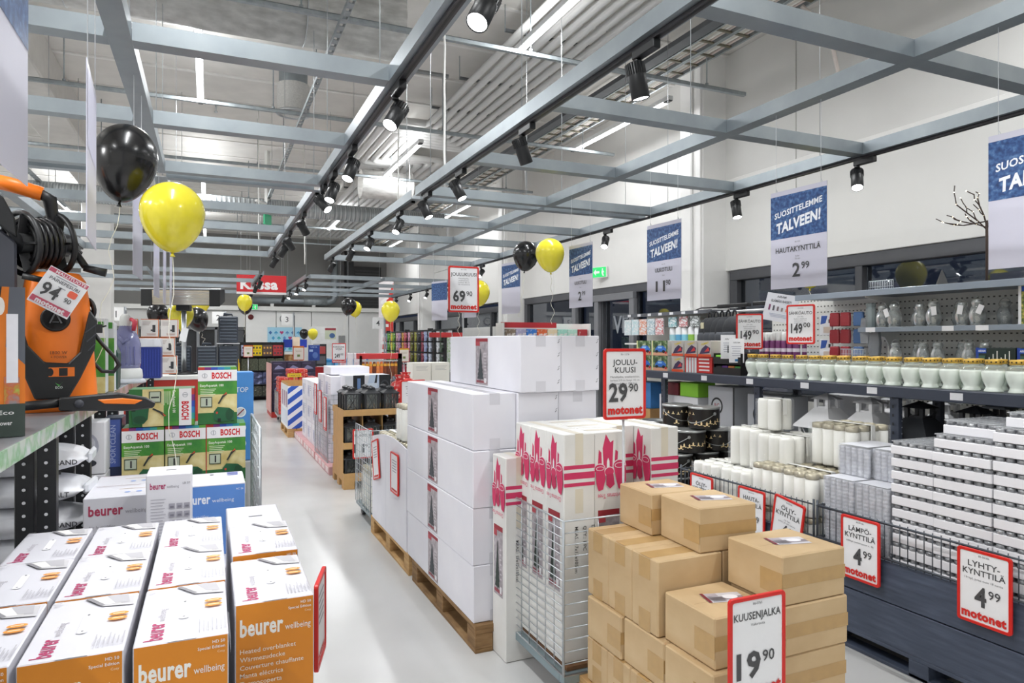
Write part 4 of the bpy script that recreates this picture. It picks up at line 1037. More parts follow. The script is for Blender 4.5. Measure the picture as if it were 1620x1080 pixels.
# goods at the far end of the jar shelf
CAR = MR('toy_car_print', [(.35, '2a3b2a'), (.5, '4b6b3a'), (.62, 'b9c0a4'), (.8, '3a3a44')], 16, .4)
def game_box(label, loc, w_, h_, kind):
    t = carton('game_box', label, 'box', loc, .12, w_, h_, M('d9d6cf', .45), 'boxed games on the rack shelf')
    p = Pr()
    if kind == 0:
        p.rect(0, 0, w_, h_, CAR); p.rect(0, 0, w_, h_ * .2, 'd9a184'); p.rect(0, 0, w_ * .08, h_, 'd8d89a'); p.poly([(w_ * .2, h_ * .28), (w_ * .86, h_ * .25), (w_ * .92, h_ * .45), (w_ * .72, h_ * .66), (w_ * .4, h_ * .66), (w_ * .24, h_ * .48)], '2f6fc9'); p.ell(w_ * .32, h_ * .28, w_ * .1, h_ * .1, '16181c'); p.ell(w_ * .76, h_ * .27, w_ * .1, h_ * .1, '16181c'); p.rect(w_ * .4, h_ * .48, w_ * .66, h_ * .6, '8fc0ee')
        p.ell(w_ * .9, h_ * .2, w_ * .07, h_ * .08, 'c6362f')
    else:
        p.rect(0, 0, w_, h_, 'b9b3ad'); p.rect(0, 0, w_, h_ * .16, 'd8502a'); p.poly([(w_ * .1, h_ * .16), (w_ * .9, h_ * .24), (w_ * .96, h_ * .55), (w_ * .6, h_ * .72), (w_ * .3, h_ * .5)], '3b2a4f'); p.poly([(w_ * .5, h_ * .3), (w_ * .9, h_ * .36), (w_ * .8, h_ * .6)], 'c83a3a'); p.text('TURBO', w_ * .55, h_ * .76, h_ * .16, 'd9c21f', bold=.03, rot=12, w=w_ * .6)
    p.put('print', t, (-.0006, w_, 0), (0, -1, 0)); return t
for k in range(2):
    for i in range(2): game_box(f'boxed toy with blue car picture, {["lower", "upper"][k]} row, {nth(i)} from the price pole', (3.98, 5.58 - i * .26, 1.339 + k * .146), .25, .143, 0)
for i in range(3): game_box(f'orange boxed game with purple picture, {nth(i)} beside the blue car boxes', (3.99, 5.1 - i * .19, 1.339 + .146), .17, .143, 1)
game_box('orange boxed game in the lower row beside the blue car boxes', (3.99, 5.1, 1.339), .17, .143, 1)
t = carton('game_box', 'red boxed product supporting the orange games', 'box', (4.0, 4.72, 1.339), .12, .37, .143, M('cf2f2c', .45, noise=.03), 'boxed games on the rack shelf')
p = Pr()
for k in range(4): p.rect(.2, .02 + k * .032, .34, .034 + k * .032, 'efe3e1'); p.rect(.02 + .04 * k, 0, .05 + .04 * k, .135, 'd8d8da')
p.put('print', t, (-.0006, .37, 0), (0, -1, 0))
for k in range(2):
    t = thing('display_tray', f'black counter display tray with neon packs, {["lower", "upper"][k]} one', 'display box', (3.99, 4.36, 1.339 + k * .09), 0, 'black display trays')
    g = G().box(0, .16, 0, .33, 0, .004).box(0, .004, 0, .33, .004, .06).box(.156, .16, 0, .33, .004, .1).box(.004, .156, 0, .004, .004, .09).box(.004, .156, .326, .33, .004, .09); g.build('tray', M('1d1d20', .4), t)
    for i, c_ in enumerate(('8fe04a', 'e0503c', 'b64fd0', '7ed23c') if k else ('2b2b2e', '6a3a8a', 'd98a4a', '4a9a4a')): G().box(.02, .14, .255 - i * .078, .325 - i * .078, .004, .075).build('pack', M(c_, .4), t, .004)
for i, (y, c_) in enumerate(((4.50, 'white folded leaflet stand on the display tray'), (4.40, 'white standing information card on the display tray'))):
    t = thing('info_card', c_, 'card', (3.985, y, 1.475 - (.03 if i else 0)), R(-50))
    G().box(-.06, .06, -.002, .002, 0, .20).build('card', SHEET, t); p = Pr(); p.text('AIRAM', 0, .16, .018, '77777a'); p.lines(0, .13, .08, 5, .018, .005, 'a7a9b5'); p.rect(-.004, .05, .004, .11, '2a2a2e') if i == 0 else p.rect(-.012, .01, .012, .03, '2b6b9a'); p.put('print', t, (0, -.0025, 0))
for i, (lab, x, y, z, rz) in enumerate((('red framed sign reading SÄHKÖAUTO 149.90 beside the backpacks', 4.18, 4.46, 1.555, -38), ('red framed sign reading SÄHKÖAUTO 149.00 above the candle jars', 4.10, 3.84, 1.60, -70))):
    price_sign(lab, ['SÄHKÖAUTO'], ['12V 7Ah', 'kauko-ohjattava', 'ikäsuositus 3+', 'avattavat ovet', 'max 30 kg'], '149', ['90', '00'][i], (x, y, z), rz, w=.215, h=.30, pole=.2, code='62-01020', th=.034)
# ================================================================ gondola with pegboard behind the jars
PEG = M('dddcd6', .55, noise=.02)
def pegboard(t, y0, y1, z0, z1, x):
    G().box(x, x + .02, y0, y1, z0, z1).build('back_panel', PEG, t)
    p = Pr()
    for i in range(int((y1 - y0) / .036)):
        for k in range(int((z1 - z0) / .05)): p.poly([(.02 + i * .036, .02 + k * .05), (.034 + i * .036, .02 + k * .05), (.034 + i * .036, .03 + k * .05), (.02 + i * .036, .03 + k * .05)], '55544f', False)
    p.put('hole_print', t, (x - .0008, y1, z0), (0, -1, 0))
t = thing('wall_gondola', 'white pegboard gondola with grey shelves of glass lanterns', 'shelf', (0, 0, 0))
pegboard(t, .7, 3.68, 1.0, 2.02, 4.86); pegboard(t, 3.70, 4.9, 1.2, 2.0, 4.87)
SHB = M('8e98a3', .4, metal=.3, noise=.04)
G().box(4.45, 4.86, .7, 4.22, 1.965, 1.985).box(4.44, 4.46, .7, 4.22, 1.955, 2.0).build('top_shelf', SHB, t, .002)
G().box(4.50, 4.86, .7, 3.66, 1.70, 1.715).box(4.49, 4.505, .7, 3.66, 1.69, 1.725).build('middle_shelf', SHB, t, .002)
G().box(4.45, 4.86, .7, 3.66, 1.435, 1.45).box(4.44, 4.455, .7, 3.66, 1.425, 1.46).build('lower_shelf', SHB, t, .002)
for y in (1.1, 2.35, 3.6):
    for x0, z in ((4.50, 1.962), (4.55, 1.697)): G().prism([(4.855, z), (x0, z), (x0, z - .012), (4.70, z - .045), (4.80, z - .16), (4.855, z - .16)], y - .006, y + .006, 'y').build('bracket', M('e8e8e6', .4, noise=.02), t)
for y in (3.55, 2.97, 2.75, 2.2, 1.7, 1.2): Pr().rect(-.04, -.017, .04, .017, 'e7e7ea').put('price_tag', t, (4.4885, y, 1.707), (0, -1, 0))
LGL = M('d3d8d7', .06, trans=.7, noise=.2, scale=30); LGD = M('a9adab', .12, metal=.4, noise=.2, scale=30)
def glass_lantern(label, x, y, z, s, proto={}):
    if proto:
        r = dup(proto[0], label, (x, y, z)); r.scale = (s, s, s); return r
    t = thing('glass_lantern', label, 'lantern', (x, y, z), 0, 'small cut glass lanterns')
    G().lathe([(.038, 0), (.04, .012), (.036, .02)], 14).build('base', LGD, t)
    G().lathe([(.036, .02), (.045, .05), (.046, .085), (.036, .118), (.028, .13), (.034, .148)], 14, cap=False).build('glass_body', LGL, t)
    G().lathe([(.034, .148), (.036, .152), (.030, .160), (.030, .168)], 14, cap=False).build('rim', LGD, t)
    G().cyl((0, 0, .02), (0, 0, .07), .02, n=12).build('candle', M('e7e3da', .5), t)
    G().tube([(0, .038 * math.cos(q * math.pi / 8), .14 + .05 * math.sin(q * math.pi / 8)) for q in range(9)], .002, 5).build('handle', LGD, t)
    proto[0] = t; t.scale = (s, s, s); return t
for k in range(9): glass_lantern(f'small cut glass lantern on the middle gondola shelf, {nth(k)} from the grey bag', 4.58 + (.12 if k % 3 == 2 else 0), 3.52 - k * .098, 1.716, 1.0 + .06 * math.sin(k * 2))
for k in range(7): glass_lantern(f'small cut glass lantern on the lower gondola shelf, {nth(k)} from the grey bag', 4.56 + (.1 if k % 3 == 1 else 0), 3.40 - k * .105, 1.451, .95)
t = thing('glass_vase', 'tall frosted grey glass vase at the shelf end', 'vase', (4.57, 3.61, 1.716)); G().lathe([(.035, 0), (.036, .15), (.03, .16), (.036, .19)], 8, cap=True, smooth=False).build('body', M('a9b6b8', .25, trans=.4, noise=.1), t)
for k, y in enumerate((3.50, 3.15, 2.98, 2.86)):
    t = thing('paper_tag', f'white paper tag hanging on a glass lantern, {nth(k)} along the middle shelf', 'tag', (4.528, y - .06, 1.80), 0, 'paper tags on lanterns', (0, R(-20 + 15 * k), R(-90)))
    G().box(-.018, .018, -.001, .001, 0, .06).build('sheet', SHEET, t)
for k in range(4):
    t = carton('light_set_box', f'blue and black boxed candle light set, {nth(k)} from glass lanterns on lower gondola shelf', 'box', (4.50, 2.56 - k * .245, 1.451), .08, .235, .13, M('1c2b26', .4), 'boxed candle light sets')
    p = Pr(); p.rect(.0, 0, .018, .13, '1f3f96'); p.rect(.012, .095, .065, .125, '2350b0'); p.text('AIRAM', .038, .103, .018, 'f0f0f0', bold=.02, w=.045)
    for q in range(6): p.rect(.08 + q * .024, .02 + .02 * (q % 2), .086 + q * .024, .07 + .02 * (q % 3), 'e4e2d8')
    p.rect(.02, .03, .06, .08, '3a5a4c'); p.put('print', t, (-.0006, .235, 0), (0, -1, 0))
t = thing('picture_card', 'white advert card with glass baubles photo on middle shelf', 'card', (4.53, 2.56, 1.716), R(-90)); G().box(0, .25, -.002, .002, 0, .26).build('card', SHEET, t)
p = Pr(); p.rect(.018, .01, .135, .245, MR('bauble_photo', [(.3, '2d3d24'), (.5, '7c8a3a'), (.65, 'd9c46a'), (.8, 'e9ead8')], 45, .4)); p.rect(.02, .21, .06, .24, '2350b0')
for k, c_ in enumerate(('6b8fb4', '3a3a3e', 'a8c84a', 'd0503a')): p.ell(.165 + .022 * k, .18 - .02 * (k % 2), .008, .012, c_)
p.lines(.19, .12, .09, 4, .012, .004, 'a7a9b5'); p.put('print', t, (0, -.0025, 0))
t = thing('star_box', 'boxed golden paper star with photo on middle shelf', 'box', (4.53, 2.28, 1.716), R(-90)); G().box(0, .36, -.0, .05, 0, .31).build('body', M('a9a7a6', .45), t, .003)
p = Pr(); p.rect(0, 0, .36, .31, MR('star_photo_wall', [(.3, '9d9ba0'), (.7, 'c6c5c9')], 5, .4)); p.rect(.01, .24, .09, .295, '2350b0'); p.text('AIRAM', .05, .27, .018, 'f0f0f0', bold=.02, w=.06)
for k in range(16):
    a = k * math.pi / 8; r0 = .13 if k % 2 == 0 else .05; a2 = a + math.pi / 8; r1 = .05 if k % 2 == 0 else .13
    p.poly([(.21, .14), (.21 + r0 * math.cos(a), .14 + r0 * math.sin(a)), (.21 + r1 * math.cos(a2), .14 + r1 * math.sin(a2))], 'b08a52' if k % 2 else '8a6636', False)
p.k += 1; p.ell(.21, .14, .03, .03, 'e2c88a'); p.put('print', t, (0, -.0006, 0))
# red and blue bags, leaflets, purple bottles, backpacks
for c_, (y, colr, nm_) in enumerate([(3.96, 'a8343c', 'red'), (3.86, 'a8343c', 'red'), (3.74, '4d6f9f', 'blue')]):
    for k in range(3):
        t = thing('hanging_pack', f'{nm_} hanging pack on pegboard hook, {["bottom", "middle", "top"][k]} one of the {["first red", "second red", "blue"][c_]} column', 'pack', (4.60, y, 1.47 + k * .135), 0, 'red and blue hanging packs')
        G().prism([(-.042, 0), (.042, 0), (.045, .06), (.04, .11), (-.04, .11), (-.045, .06)], -.015, .015, 'x').build('bag', MR(f'pack_print_{c_}{k}', [(.35, colr), (.6, colr), (.75, 'e6e3e2')], 24, .35), t, .006)
        G().cyl((.0, 0, .105), (.25, 0, .105), .003, n=5).build('hook', STEEL, t)
for k in range(2):
    t = thing('hanging_pack', f'white and blue blister pack beside the price sign, {["lower", "upper"][k]} one', 'pack', (4.62, 4.06, 1.47 + k * .2), 0, 'white blister packs'); G().box(-.01, .01, -.06, .06, 0, .17).build('card', SHEET, t, .002)
    p = Pr(); p.poly([(-.05, .09), (.0, .1), (.02, .16), (-.04, .16)], '3b5fb0'); p.rect(-.02, .02, .05, .07, 'd9c7b8'); p.rect(.03, .1, .05, .13, '3a3a3c'); p.put('print', t, (-.0105, 0, 0), (0, -1, 0))
for k in range(2):
    t = thing('grey_bag', f'grey plastic bag hanging beside the glass lanterns, {["higher", "lower"][k]} one', 'bag', (4.58, 3.655 - .07 * k, 1.60 - .09 * k), 0, 'grey hanging bags'); G().prism([(-.04, 0), (.04, 0), (.048, .1), (.035, .2), (-.035, .2), (-.048, .1)], -.02, .02, 'x').build('bag', M('8d9094', .3, noise=.15, bump=.4), t, .006)
t = thing('wire_basket', 'small dark blue wire basket below the blue packs', 'basket', (4.5, 3.60, 1.451)); wire_panel(t, (0, 0, 0), (0, 1, 0), .22, .11, 16, 3, .002, .004)
PUR = M('7c3f72', .3, noise=.05)
for k in range(14):
    t0_ = (4.50 + .075 * (k // 7), 4.64 - (k % 7) * .064, 1.46)
    if k == 0:
        PB = thing('purple_bottle', 'purple', 'bottle', t0_, 0, 'purple bottles with white caps')
        G().lathe([(.025, 0), (.027, .005), (.027, .13), (.024, .14)], 14).build('body', PUR, PB); G().lathe([(.0275, .06), (.0275, .085)], 14, cap=False).build('label_band', M('e3d9e2', .4), PB)
        G().lathe([(.024, .14), (.025, .142), (.024, .19), (.02, .2), (.001, .2)], 14, cap=False).build('cap', WHITEP, PB); r_ = PB
    else: r_ = dup(PB, None, t0_)
    r_.scale = (1.05, 1.05, 1.2); r_['label'] = f'purple bottle with white cap, {nth(k % 7)} from the backpacks in the {"front" if k < 7 else "back"} row'
t = thing('small_shelf', 'small grey shelf carrying the purple bottles', 'shelf', (4.47, 4.2, 1.445)); G().box(0, .4, 0, .5, 0, .013).build('shelf_board', SHB, t); G().box(-.012, 0, 0, .5, -.02, .03).build('front_lip', SHB, t)
t = thing('leaflet', 'tilted grey leaflet with small bottle pictures on pegboard', 'leaflet', (4.45, 4.42, 1.79), 0, None, (R(-8), R(11), R(-62))); G().box(-.135, .135, -.002, .002, 0, .24).build('sheet', M('cfd0d6', .4, noise=.02), t)
p = Pr(); p.text('AIRAM', -.01, .205, .026, '55565c', bold=.02); p.text('ELÄMÄN RAISET!', -.005, .165, .03, '55565c', bold=.02, w=.17); p.lines(0, .06, .17, 3, .012, .004, '9aa4b8')
for k, c_ in enumerate(('7a3a60', '4a4a52', '6a5a60', '7a6a66', 'd08a70', '66666e')): p.rect(-.1 + .036 * k, .09, -.085 + .036 * k, .14 - .006 * k, c_)
p.put('print', t, (0, -.003, 0))
BPK = M('2b2d31', .8, noise=.15, bump=.3, bscale=120)
for k in range(5):
    t = thing('backpack', f'dark grey backpack hanging on the rail, {nth(k)} from the white pillar', 'backpack', (4.64 - .02 * k, 5.5 - k * .11, 1.56), R(12 * (k % 2)), 'dark grey hanging backpacks')
    g = G(); prof = [(0, .10, .045), (.03, .13, .07), (.10, .14, .085), (.19, .13, .08), (.26, .10, .06), (.30, .05, .03)]
    vs = []; n_ = 14
    for z, a, b in prof:
        for i in range(n_): q = 2 * math.pi * i / n_; vs.append((b * math.copysign(abs(math.cos(q)) ** .7, math.cos(q)), a * math.copysign(abs(math.sin(q)) ** .7, math.sin(q)), z))
    g.add(vs, [(j * n_ + i, j * n_ + (i + 1) % n_, (j + 1) * n_ + (i + 1) % n_, (j + 1) * n_ + i) for j in range(5) for i in range(n_)] + [tuple(range(n_))[::-1], tuple(range(5 * n_, 6 * n_))], 0, True)
    g.build('body', BPK, t)
    g = G()
    vs = []
    for z, a, b in [(.015, .085, .03), (.06, .10, .04), (.12, .10, .04), (.15, .08, .02)]:
        for i in range(10): q = 2 * math.pi * i / 10; vs.append((-.075 + b * math.cos(q), a * math.sin(q), z))
    g.add(vs, [(j * 10 + i, j * 10 + (i + 1) % 10, (j + 1) * 10 + (i + 1) % 10, (j + 1) * 10 + i) for j in range(3) for i in range(10)] + [tuple(range(10))[::-1], tuple(range(30, 40))], 0, True)
    g.build('front_pocket', M('4b4e54', .8, noise=.1), t)
    G().tube([(0, -.03, .28), (0, -.02, .34), (0, 0, .36), (0, .02, .34), (0, .03, .28)], .008, 6).build('top_loop', BPK, t)
    for sy in (-1, 1): G().tube([(.06, sy * .06, .26), (.10, sy * .08, .16), (.075, sy * .10, .02)], .012, 6).build('shoulder_strap', BPK, t)
    if k == 0: G().box(-.105, -.10, -.025, .02, .19, .25).build('paper_tag', M('cfc9a8', .6), t)
t = thing('hanging_rail', 'white rail with hooks above the backpacks', 'rail', (4.64, 4.55, 1.91)); G().cyl((0, 0, 0), (0, .85, 0), .012, n=8).build('rail', M('e3e4e6', .3), t)
for y in (.1, .7): G().bar((0, y, 0), (.3, y, .02), .012, .02).build('bracket', M('e3e4e6', .3), t)
for k in range(2):
    t = thing('light_bar', f'black LED light bar above backpacks, {["longer", "shorter"][k]} one', 'light bar', (4.55, 5.3 - .48 * k, 1.945 + .004 * k)); G().box(0, .05, -.42 + .04 * k, 0, 0, .035).build('housing', BLACKP, t, .006); G().box(.01, .04, -.25, -.17, -.006, .0).build('clip', STEEL, t)
tag(G().tube([(XW - .43, 7.72, 2.01), (6.0, 7.5, 1.93), (5.6, 7.0, 1.99), (5.1, 6.2, 2.0), (4.75, 5.6, 1.97), (4.58, 5.28, 1.96)], .008, 6).build('plug_cable', BLACKP), 'black cable from white pillar socket to the light bar', 'cable')
t = thing('wall_socket', 'white socket box on the pillar with a black plug', 'socket', (XW - .43, 7.72, 2.0)); G().box(-.03, 0, -.05, .05, -.04, .09).build('box', WHITEP, t, .006); G().cyl((-.03, 0, 0), (-.075, 0, 0), .02, .012, n=10).build('plug', BLACKP, t)
t = thing('wall_notice', 'small grey and red notice stuck on white pillar', 'sign', (XW - .412, 7.98, 1.55), 0); G().box(-.004, 0, -.17, 0, .1, .36).build('plate', M('5a6068', .5), t); G().box(-.004, 0, -.17, 0, -.06, .06).build('red_plate', M('b5322e', .5), t)
p = Pr(); p.rect(.02, .29, .15, .33, '8c3a40'); p.lines(.085, .24, .12, 4, .03, .01, 'c9ced4'); p.lines(.085, .03, .12, 2, .04, .012, 'efe3e1'); p.put('print', t, (-.0045, 0, 0), (0, -1, 0))
# twig tree with fairy lights on the top shelf, small lamp shade cone
t = thing('twig_tree', 'bare lit twig tree on top of the gondola', 'decoration', (4.62, 2.80, 1.986)); g = G(); tips = []
random.seed(3)
def twig(p, d, L, r, lv):
    q = [Vector(p)]; d = Vector(d).normalized()
    for k in range(3): q.append(q[-1] + d * (L / 3) + Vector((random.uniform(-.02, .02), random.uniform(-.02, .02), random.uniform(-.01, .015)))); tips.append(q[-1])
    g.tube(q, r, 4)
    if lv:
        for s_ in range(3): twig(q[1 + s_ % 3], d + Vector((random.uniform(-.8, .8), random.uniform(-.9, .9), random.uniform(-.1, .6))), L * .58, r * .65, lv - 1)
g.tube([(0, 0, 0), (.01, .005, .2), (0, 0, .42)], .009, 5)
for d in ((-.2, .9, .35), (.1, .3, .9), (0, -.2, 1.), (.2, -.8, .7), (-.3, .6, .75), (0, .95, .12)): twig((0, 0, .36 + random.uniform(0, .06)), d, .20, .005, 1)
g.build('branches', M('3a2a22', .7), t)
g = G()
for q in tips[::2]: g.lathe([(.001, -.004), (.0045, 0), (.001, .004)], 6, c=q)
o = g.build('fairy_lights', M('fff0d0', .4, noise=0, emit=4.), t); o['kind'] = 'stuff'
t = thing('metal_cone', 'small black metal cone ornament on the top shelf', 'ornament', (4.55, 3.05, 1.986)); G().lathe([(.045, .02), (.003, .12)], 4, smooth=False).build('cone', BLACKP, t); G().cyl((0, 0, 0), (0, 0, .02), .01, n=8).build('stem', STEEL, t)
t = thing('wire_basket', 'little wire rack standing on the top shelf', 'basket', (4.60, 3.45, 1.986)); wire_panel(t, (0, 0, 0), (0, 1, 0), .2, .09, 14, 2, .002, .003)
# care goods on the white shelf between pillar and entrance
t = thing('care_shelf', 'white shelf unit of bottles and packs before the entrance doors', 'shelf', (5.0, 5.9, 0)); 
G().box(.35, .37, 0, 1.7, .2, 1.95).build('back_panel', PEG, t)
for z, nm_ in ((1.58, 'shelf_board'), (1.2, 'shelf_board')): G().box(0, .35, 0, 1.7, z, z + .02).build(nm_, WHITEP, t)
G().box(-.02, .0, 0, 1.7, 1.93, 1.97).box(0, .36, 0, 1.7, 1.95, 1.965).build('top_rail', M('5c5f66', .4), t)
for k in range(7): Pr().rect(0, -.015, .07, .015, 'e7e7ea').put('price_tag', t, (-.0206, 1.6 - .22 * k, 1.95), (0, -1, 0))
for k in range(7):
    t = thing('white_bottle', f'white care bottle on the shelf before the entrance, {nth(k)} from the pillar', 'bottle', (5.08, 5.98 + .115 * k, 1.602), 0, 'white care bottles')
    G().lathe([(.045, 0), (.05, .01), (.05, .17), (.03, .2), (.022, .2), (.022, .24), (.001, .24)], 12, cap=False).build('body', M('ecedee', .35, noise=.02), t); G().lathe([(.0505, .03), (.0505, .10)], 12, cap=False).build('label_band', M(['7fc4d8', '5aa0c4', 'cfd8d0', '8ab84a', '7fc4d8', '5aa0c4', '9ac8d0'][k], .4), t)
for k in range(8):
    c_ = ['c4d8dc', 'b9dbe0', 'e07a3c', '9ab8c4', 'c44a4a', '4aa0a8', 'b83a40', '2c3a30'][k]
    t = thing('hanging_pack', f'hanging care pack under the top rail, {nth(k)} from the entrance', 'pack', (5.0 if k < 5 else 5.03, 7.52 - (.17 * k if k < 5 else .2 * k - .1), 1.70 if k < 5 else 1.79), 0, 'hanging care packs'); G().box(-.012, .012, -.075, .075, 0, .2 if k < 5 else .12).build('card', MR(f'care_print_{k}', [(.38, 'e4e8ea'), (.45, c_), (.55, 'eceef0'), (.7, c_)], 18, .4), t, .003); G().cyl((0, 0, .11), (.33, 0, .11), .003, n=5).build('hook', STEEL, t)
# posters
for lab, y, ln, pr_, ce, sm, bl in (('winter poster with HAUTAKYNTTILÄ 2.99 over the gondola', 3.15, ['HAUTAKYNTTILÄ'], '2', '99', ('Solar', '70 cm'), False), ('winter poster with ULKOTULI 11.90 before the white pillar', 4.515, ['ULKOTULI'], '11', '90', ('8 kpl',), False), ('winter poster with ULKOTULI 2.99 right of the balloon pair', 5.855, ['ULKOTULI'], '2', '99', ('1 kpl',), False),
        ('cut off winter poster at the frame edge over glass lanterns', 1.80, None, None, None, (), 'half'), ('winter poster with empty lower half left of the balloon pair', 7.55, None, None, None, (), 'half'), ('lavender poster back partly behind the JOULUKUUSI 69.90 sign', 9.0, None, None, None, (), True), ('small twisted lavender poster beside the third pillar', 10.35, None, None, None, (), True)):
    po = poster(lab, (3.34, y, 1.955), -90 + (18 if y > 10 else 8 if y > 7 else 3), ln, pr_, ce, sm, blank=bl)
for lab, y, rz, x in (('big lavender poster seen obliquely at the frame edge', 1.72, 90, -.39), ('lavender poster seen edge-on beside the black balloon', 2.97, 93.6, -.40), ('pale poster in front of the yellow balloon', 4.40, 88.4, -.367), ('thin lavender poster edge, first below the yellow balloon', 6.3, 88, -.39), ('thin lavender poster edge, second below the yellow balloon', 7.4, 90, -.39), ('thin lavender poster edge, third below the yellow balloon', 8.6, 90, -.39)):
    poster(lab, (x, y, 1.985), rz, None, blank=True, back=y > 2.5)
# ================================================================ left: overblanket boxes
pallet('wooden pallet under the orange and white overblanket boxes', -.60, 1.74, .87, 1.2)
t = thing('display_plinth', 'white display plinth carrying the overblanket boxes', 'plinth', (-.58, 1.76, .146)); G().box(0, .63, 0, 1.15, 0, .472).box(.645, .835, .17, 1.0, 0, .472).build('body', M('d9d9dd', .6), t, .004)
BWHITE = M('dddce3', .4, noise=.012); ORANGE = M('e08a1e', .42, noise=.03)
BEU = None
def blanket_box(label, x, y, z=.620):
    global BEU
    if BEU is not None: return dup(BEU, label, (x, y, z))
    w, d, h = .200, .384, .31
    t = thing('overblanket_box', label, 'box', (x, y, z), 0, 'overblanket boxes')
    G().box(0, w, 0, d, 0, h).build('body', BWHITE, t, .003)
    p = Pr(); p.rect(.0025, 0, w - .0025, h - .002, ORANGE)
    p.text('beurer', .012, h - .085, .062, 'f6f3ee', al='l', bold=.03, w=.108); p.text('wellbeing', .125, h - .083, .024, 'f6f3ee', al='l', bold=.0, w=.066)
    p.text('HD 50', w - .008, h - .018, .010, 'f6f3ee', al='r', bold=.01); p.text('Special Edition', w - .008, h - .03, .010, 'f6f3ee', al='r', bold=.01); p.text('Cosy', w - .008, h - .041, .008, 'f2dcb8', al='r', bold=0)
    for k, s_ in enumerate(('Heated overblanket', 'Wärmezudecke', 'Couverture chauffante', 'Manta eléctrica', 'Termocoperta')): p.text(s_, .012, h - .130 - .021 * k, .0175, 'f6ecd8', al='l', bold=.004)
    p.put('front_print', t, (0, -.0004, 0))
    q = Pr()
    q.text('beurer', .058, .02, .055, 'b03a68', al='l', bold=.03, w=.105, rot=90); q.text('wellbeing', .058, .135, .026, 'b9b4bb', al='l', bold=0, w=.085, rot=90)
    q.poly(rrect(.088, .13, .112, .26, .011), 'd9d8dd'); q.poly(rrect(.090, .132, .110, .258, .010), 'f3f2f5'); q.ell(.1, .145, .003, .004, '8d8c92'); q.ell(.1, .25, .003, .004, '6b6a70')
    q.poly([(.075, .375), (.120, .30), (.195, .285), (.19, .36), (.15, .378)], 'cbc9cc'); q.poly([(.09, .372), (.125, .312), (.165, .305), (.15, .372)], 'e9e7e4'); q.poly([(.125, .372), (.15, .312), (.185, .305), (.175, .372)], 'b9b7bc'); q.poly([(.075, .37), (.088, .37), (.128, .308), (.12, .30)], '8f8d92')
    for v in (.195, .225): q.ell(.168, v, .022, .012, 'e8963a'); q.rect(.155, v - .003, .181, v + .003, 'f4d7b0')
    for k in range(7): q.poly([(.135 + .0095 * k, .03), (.138 + .0095 * k, .03), (.138 + .0095 * k, .10 - .012 * (k % 3)), (.135 + .0095 * k, .10 - .012 * (k % 3))], 'b9b7be', False)
    q.k += 1; q.lines(.008, .36, .02, 3, .009, .003, 'b9b7be', 'l'); q.put('top_print', t, (0, 0, h + .0004), (1, 0, 0), (0, 1, 0))
    G().box(.07, .13, .0, .003, h - .0, h + .0006).build('flap_tab', BWHITE, t)
    BEU = t; return t
rows = ['front', 'second', 'third']; xs = {'outer column under the shelf': -.589, 'second column': -.373, 'third column': -.154}
for cn, x in xs.items():
    for j in range(3):
        blanket_box(f'orange fronted overblanket box, {rows[j]} row of the {cn}', x + random.uniform(-.003, .003), 1.752 + j * .389 + (.0 if x > -.5 else .01), .620 + (.004 if j else 0))
blanket_box('orange fronted overblanket box at the aisle corner, front one', .063, 1.925, .620); blanket_box('orange fronted overblanket box at the aisle corner, behind the front one', .068, 2.33, .632)
t = carton('product_box', 'plain white box with black hand hole behind corner overblanket boxes', 'box', (.066, 2.74, .146), .20, .36, .775, BWHITE, 'white boxes'); Pr().rect(.08, .17, .13, .182, '55555a').put('hole_print', t, (0, 0, .7755), (1, 0, 0), (0, 1, 0))
red_frame('red framed sign at the aisle corner of overblanket boxes, seen edge on', (.302, 2.075, .68), 74, 0, .18, .25)
# humidifier boxes and neighbours
pallet('wooden pallet under the humidifier and pump boxes', -.55, 3.2, .80, 1.2)
t = thing('display_plinth', 'white plinth under the humidifier boxes', 'plinth', (-.52, 3.3, .146)); G().box(0, .70, 0, .75, 0, .47).build('body', M('cfcfd6', .6), t, .004)
def hum(label, y, col=None):
    t = carton('humidifier_box', label, 'box', (-.49, y, .617), .30, .255, .333, BWHITE, 'white humidifier boxes')
    p = Pr(); p.text('beurer', .02, .255, .06, 'b03a58', al='l', bold=.03, w=.13); p.text('wellbeing', .158, .257, .026, '9d9ba2', al='l', bold=0, w=.085); p.text('Air humidifier', .02, .20, .018, 'a5a3aa', al='l', bold=0); p.text('Luftbefeuchter', .02, .165, .018, 'a5a3aa', al='l', bold=0); p.lines(.02, .14, .22, 3, .02, .004, 'c5c3ca', 'l'); p.put('front_print', t, (0, -.0004, 0))
    q = Pr(); q.rect(.12, .15, .24, .156, 'b99a7a'); [q.ell(.16 + .045 * k, .075, .012, .014, '8fa8dd') for k in range(3)]; q.rect(.02, .232, .2, .238, 'a98a90'); q.put('top_print', t, (0, 0, .3334), (1, 0, 0), (0, 1, 0)); return t
hum('white humidifier box with raspberry brand lettering, front one', 3.40); hum('white humidifier box with raspberry brand lettering, one behind', 3.66)
t = carton('therapy_light_box', 'tall grey white box with nine small pictures standing before the blue box', 'box', (-.235, 3.16, .617), .17, .20, .455, M('e3e2e8', .4, noise=.01), None)
p = Pr(); p.text('beurer', .015, .395, .036, 'b03a68', al='l', bold=.03, w=.058); p.text('wellbeing', .077, .397, .016, '9d9ba2', al='l', bold=0, w=.045); p.text('LB 37', .15, .41, .012, '8d8c92'); p.lines(.018, .35, .055, 18, .0125, .0035, 'bdbbc4', 'l')
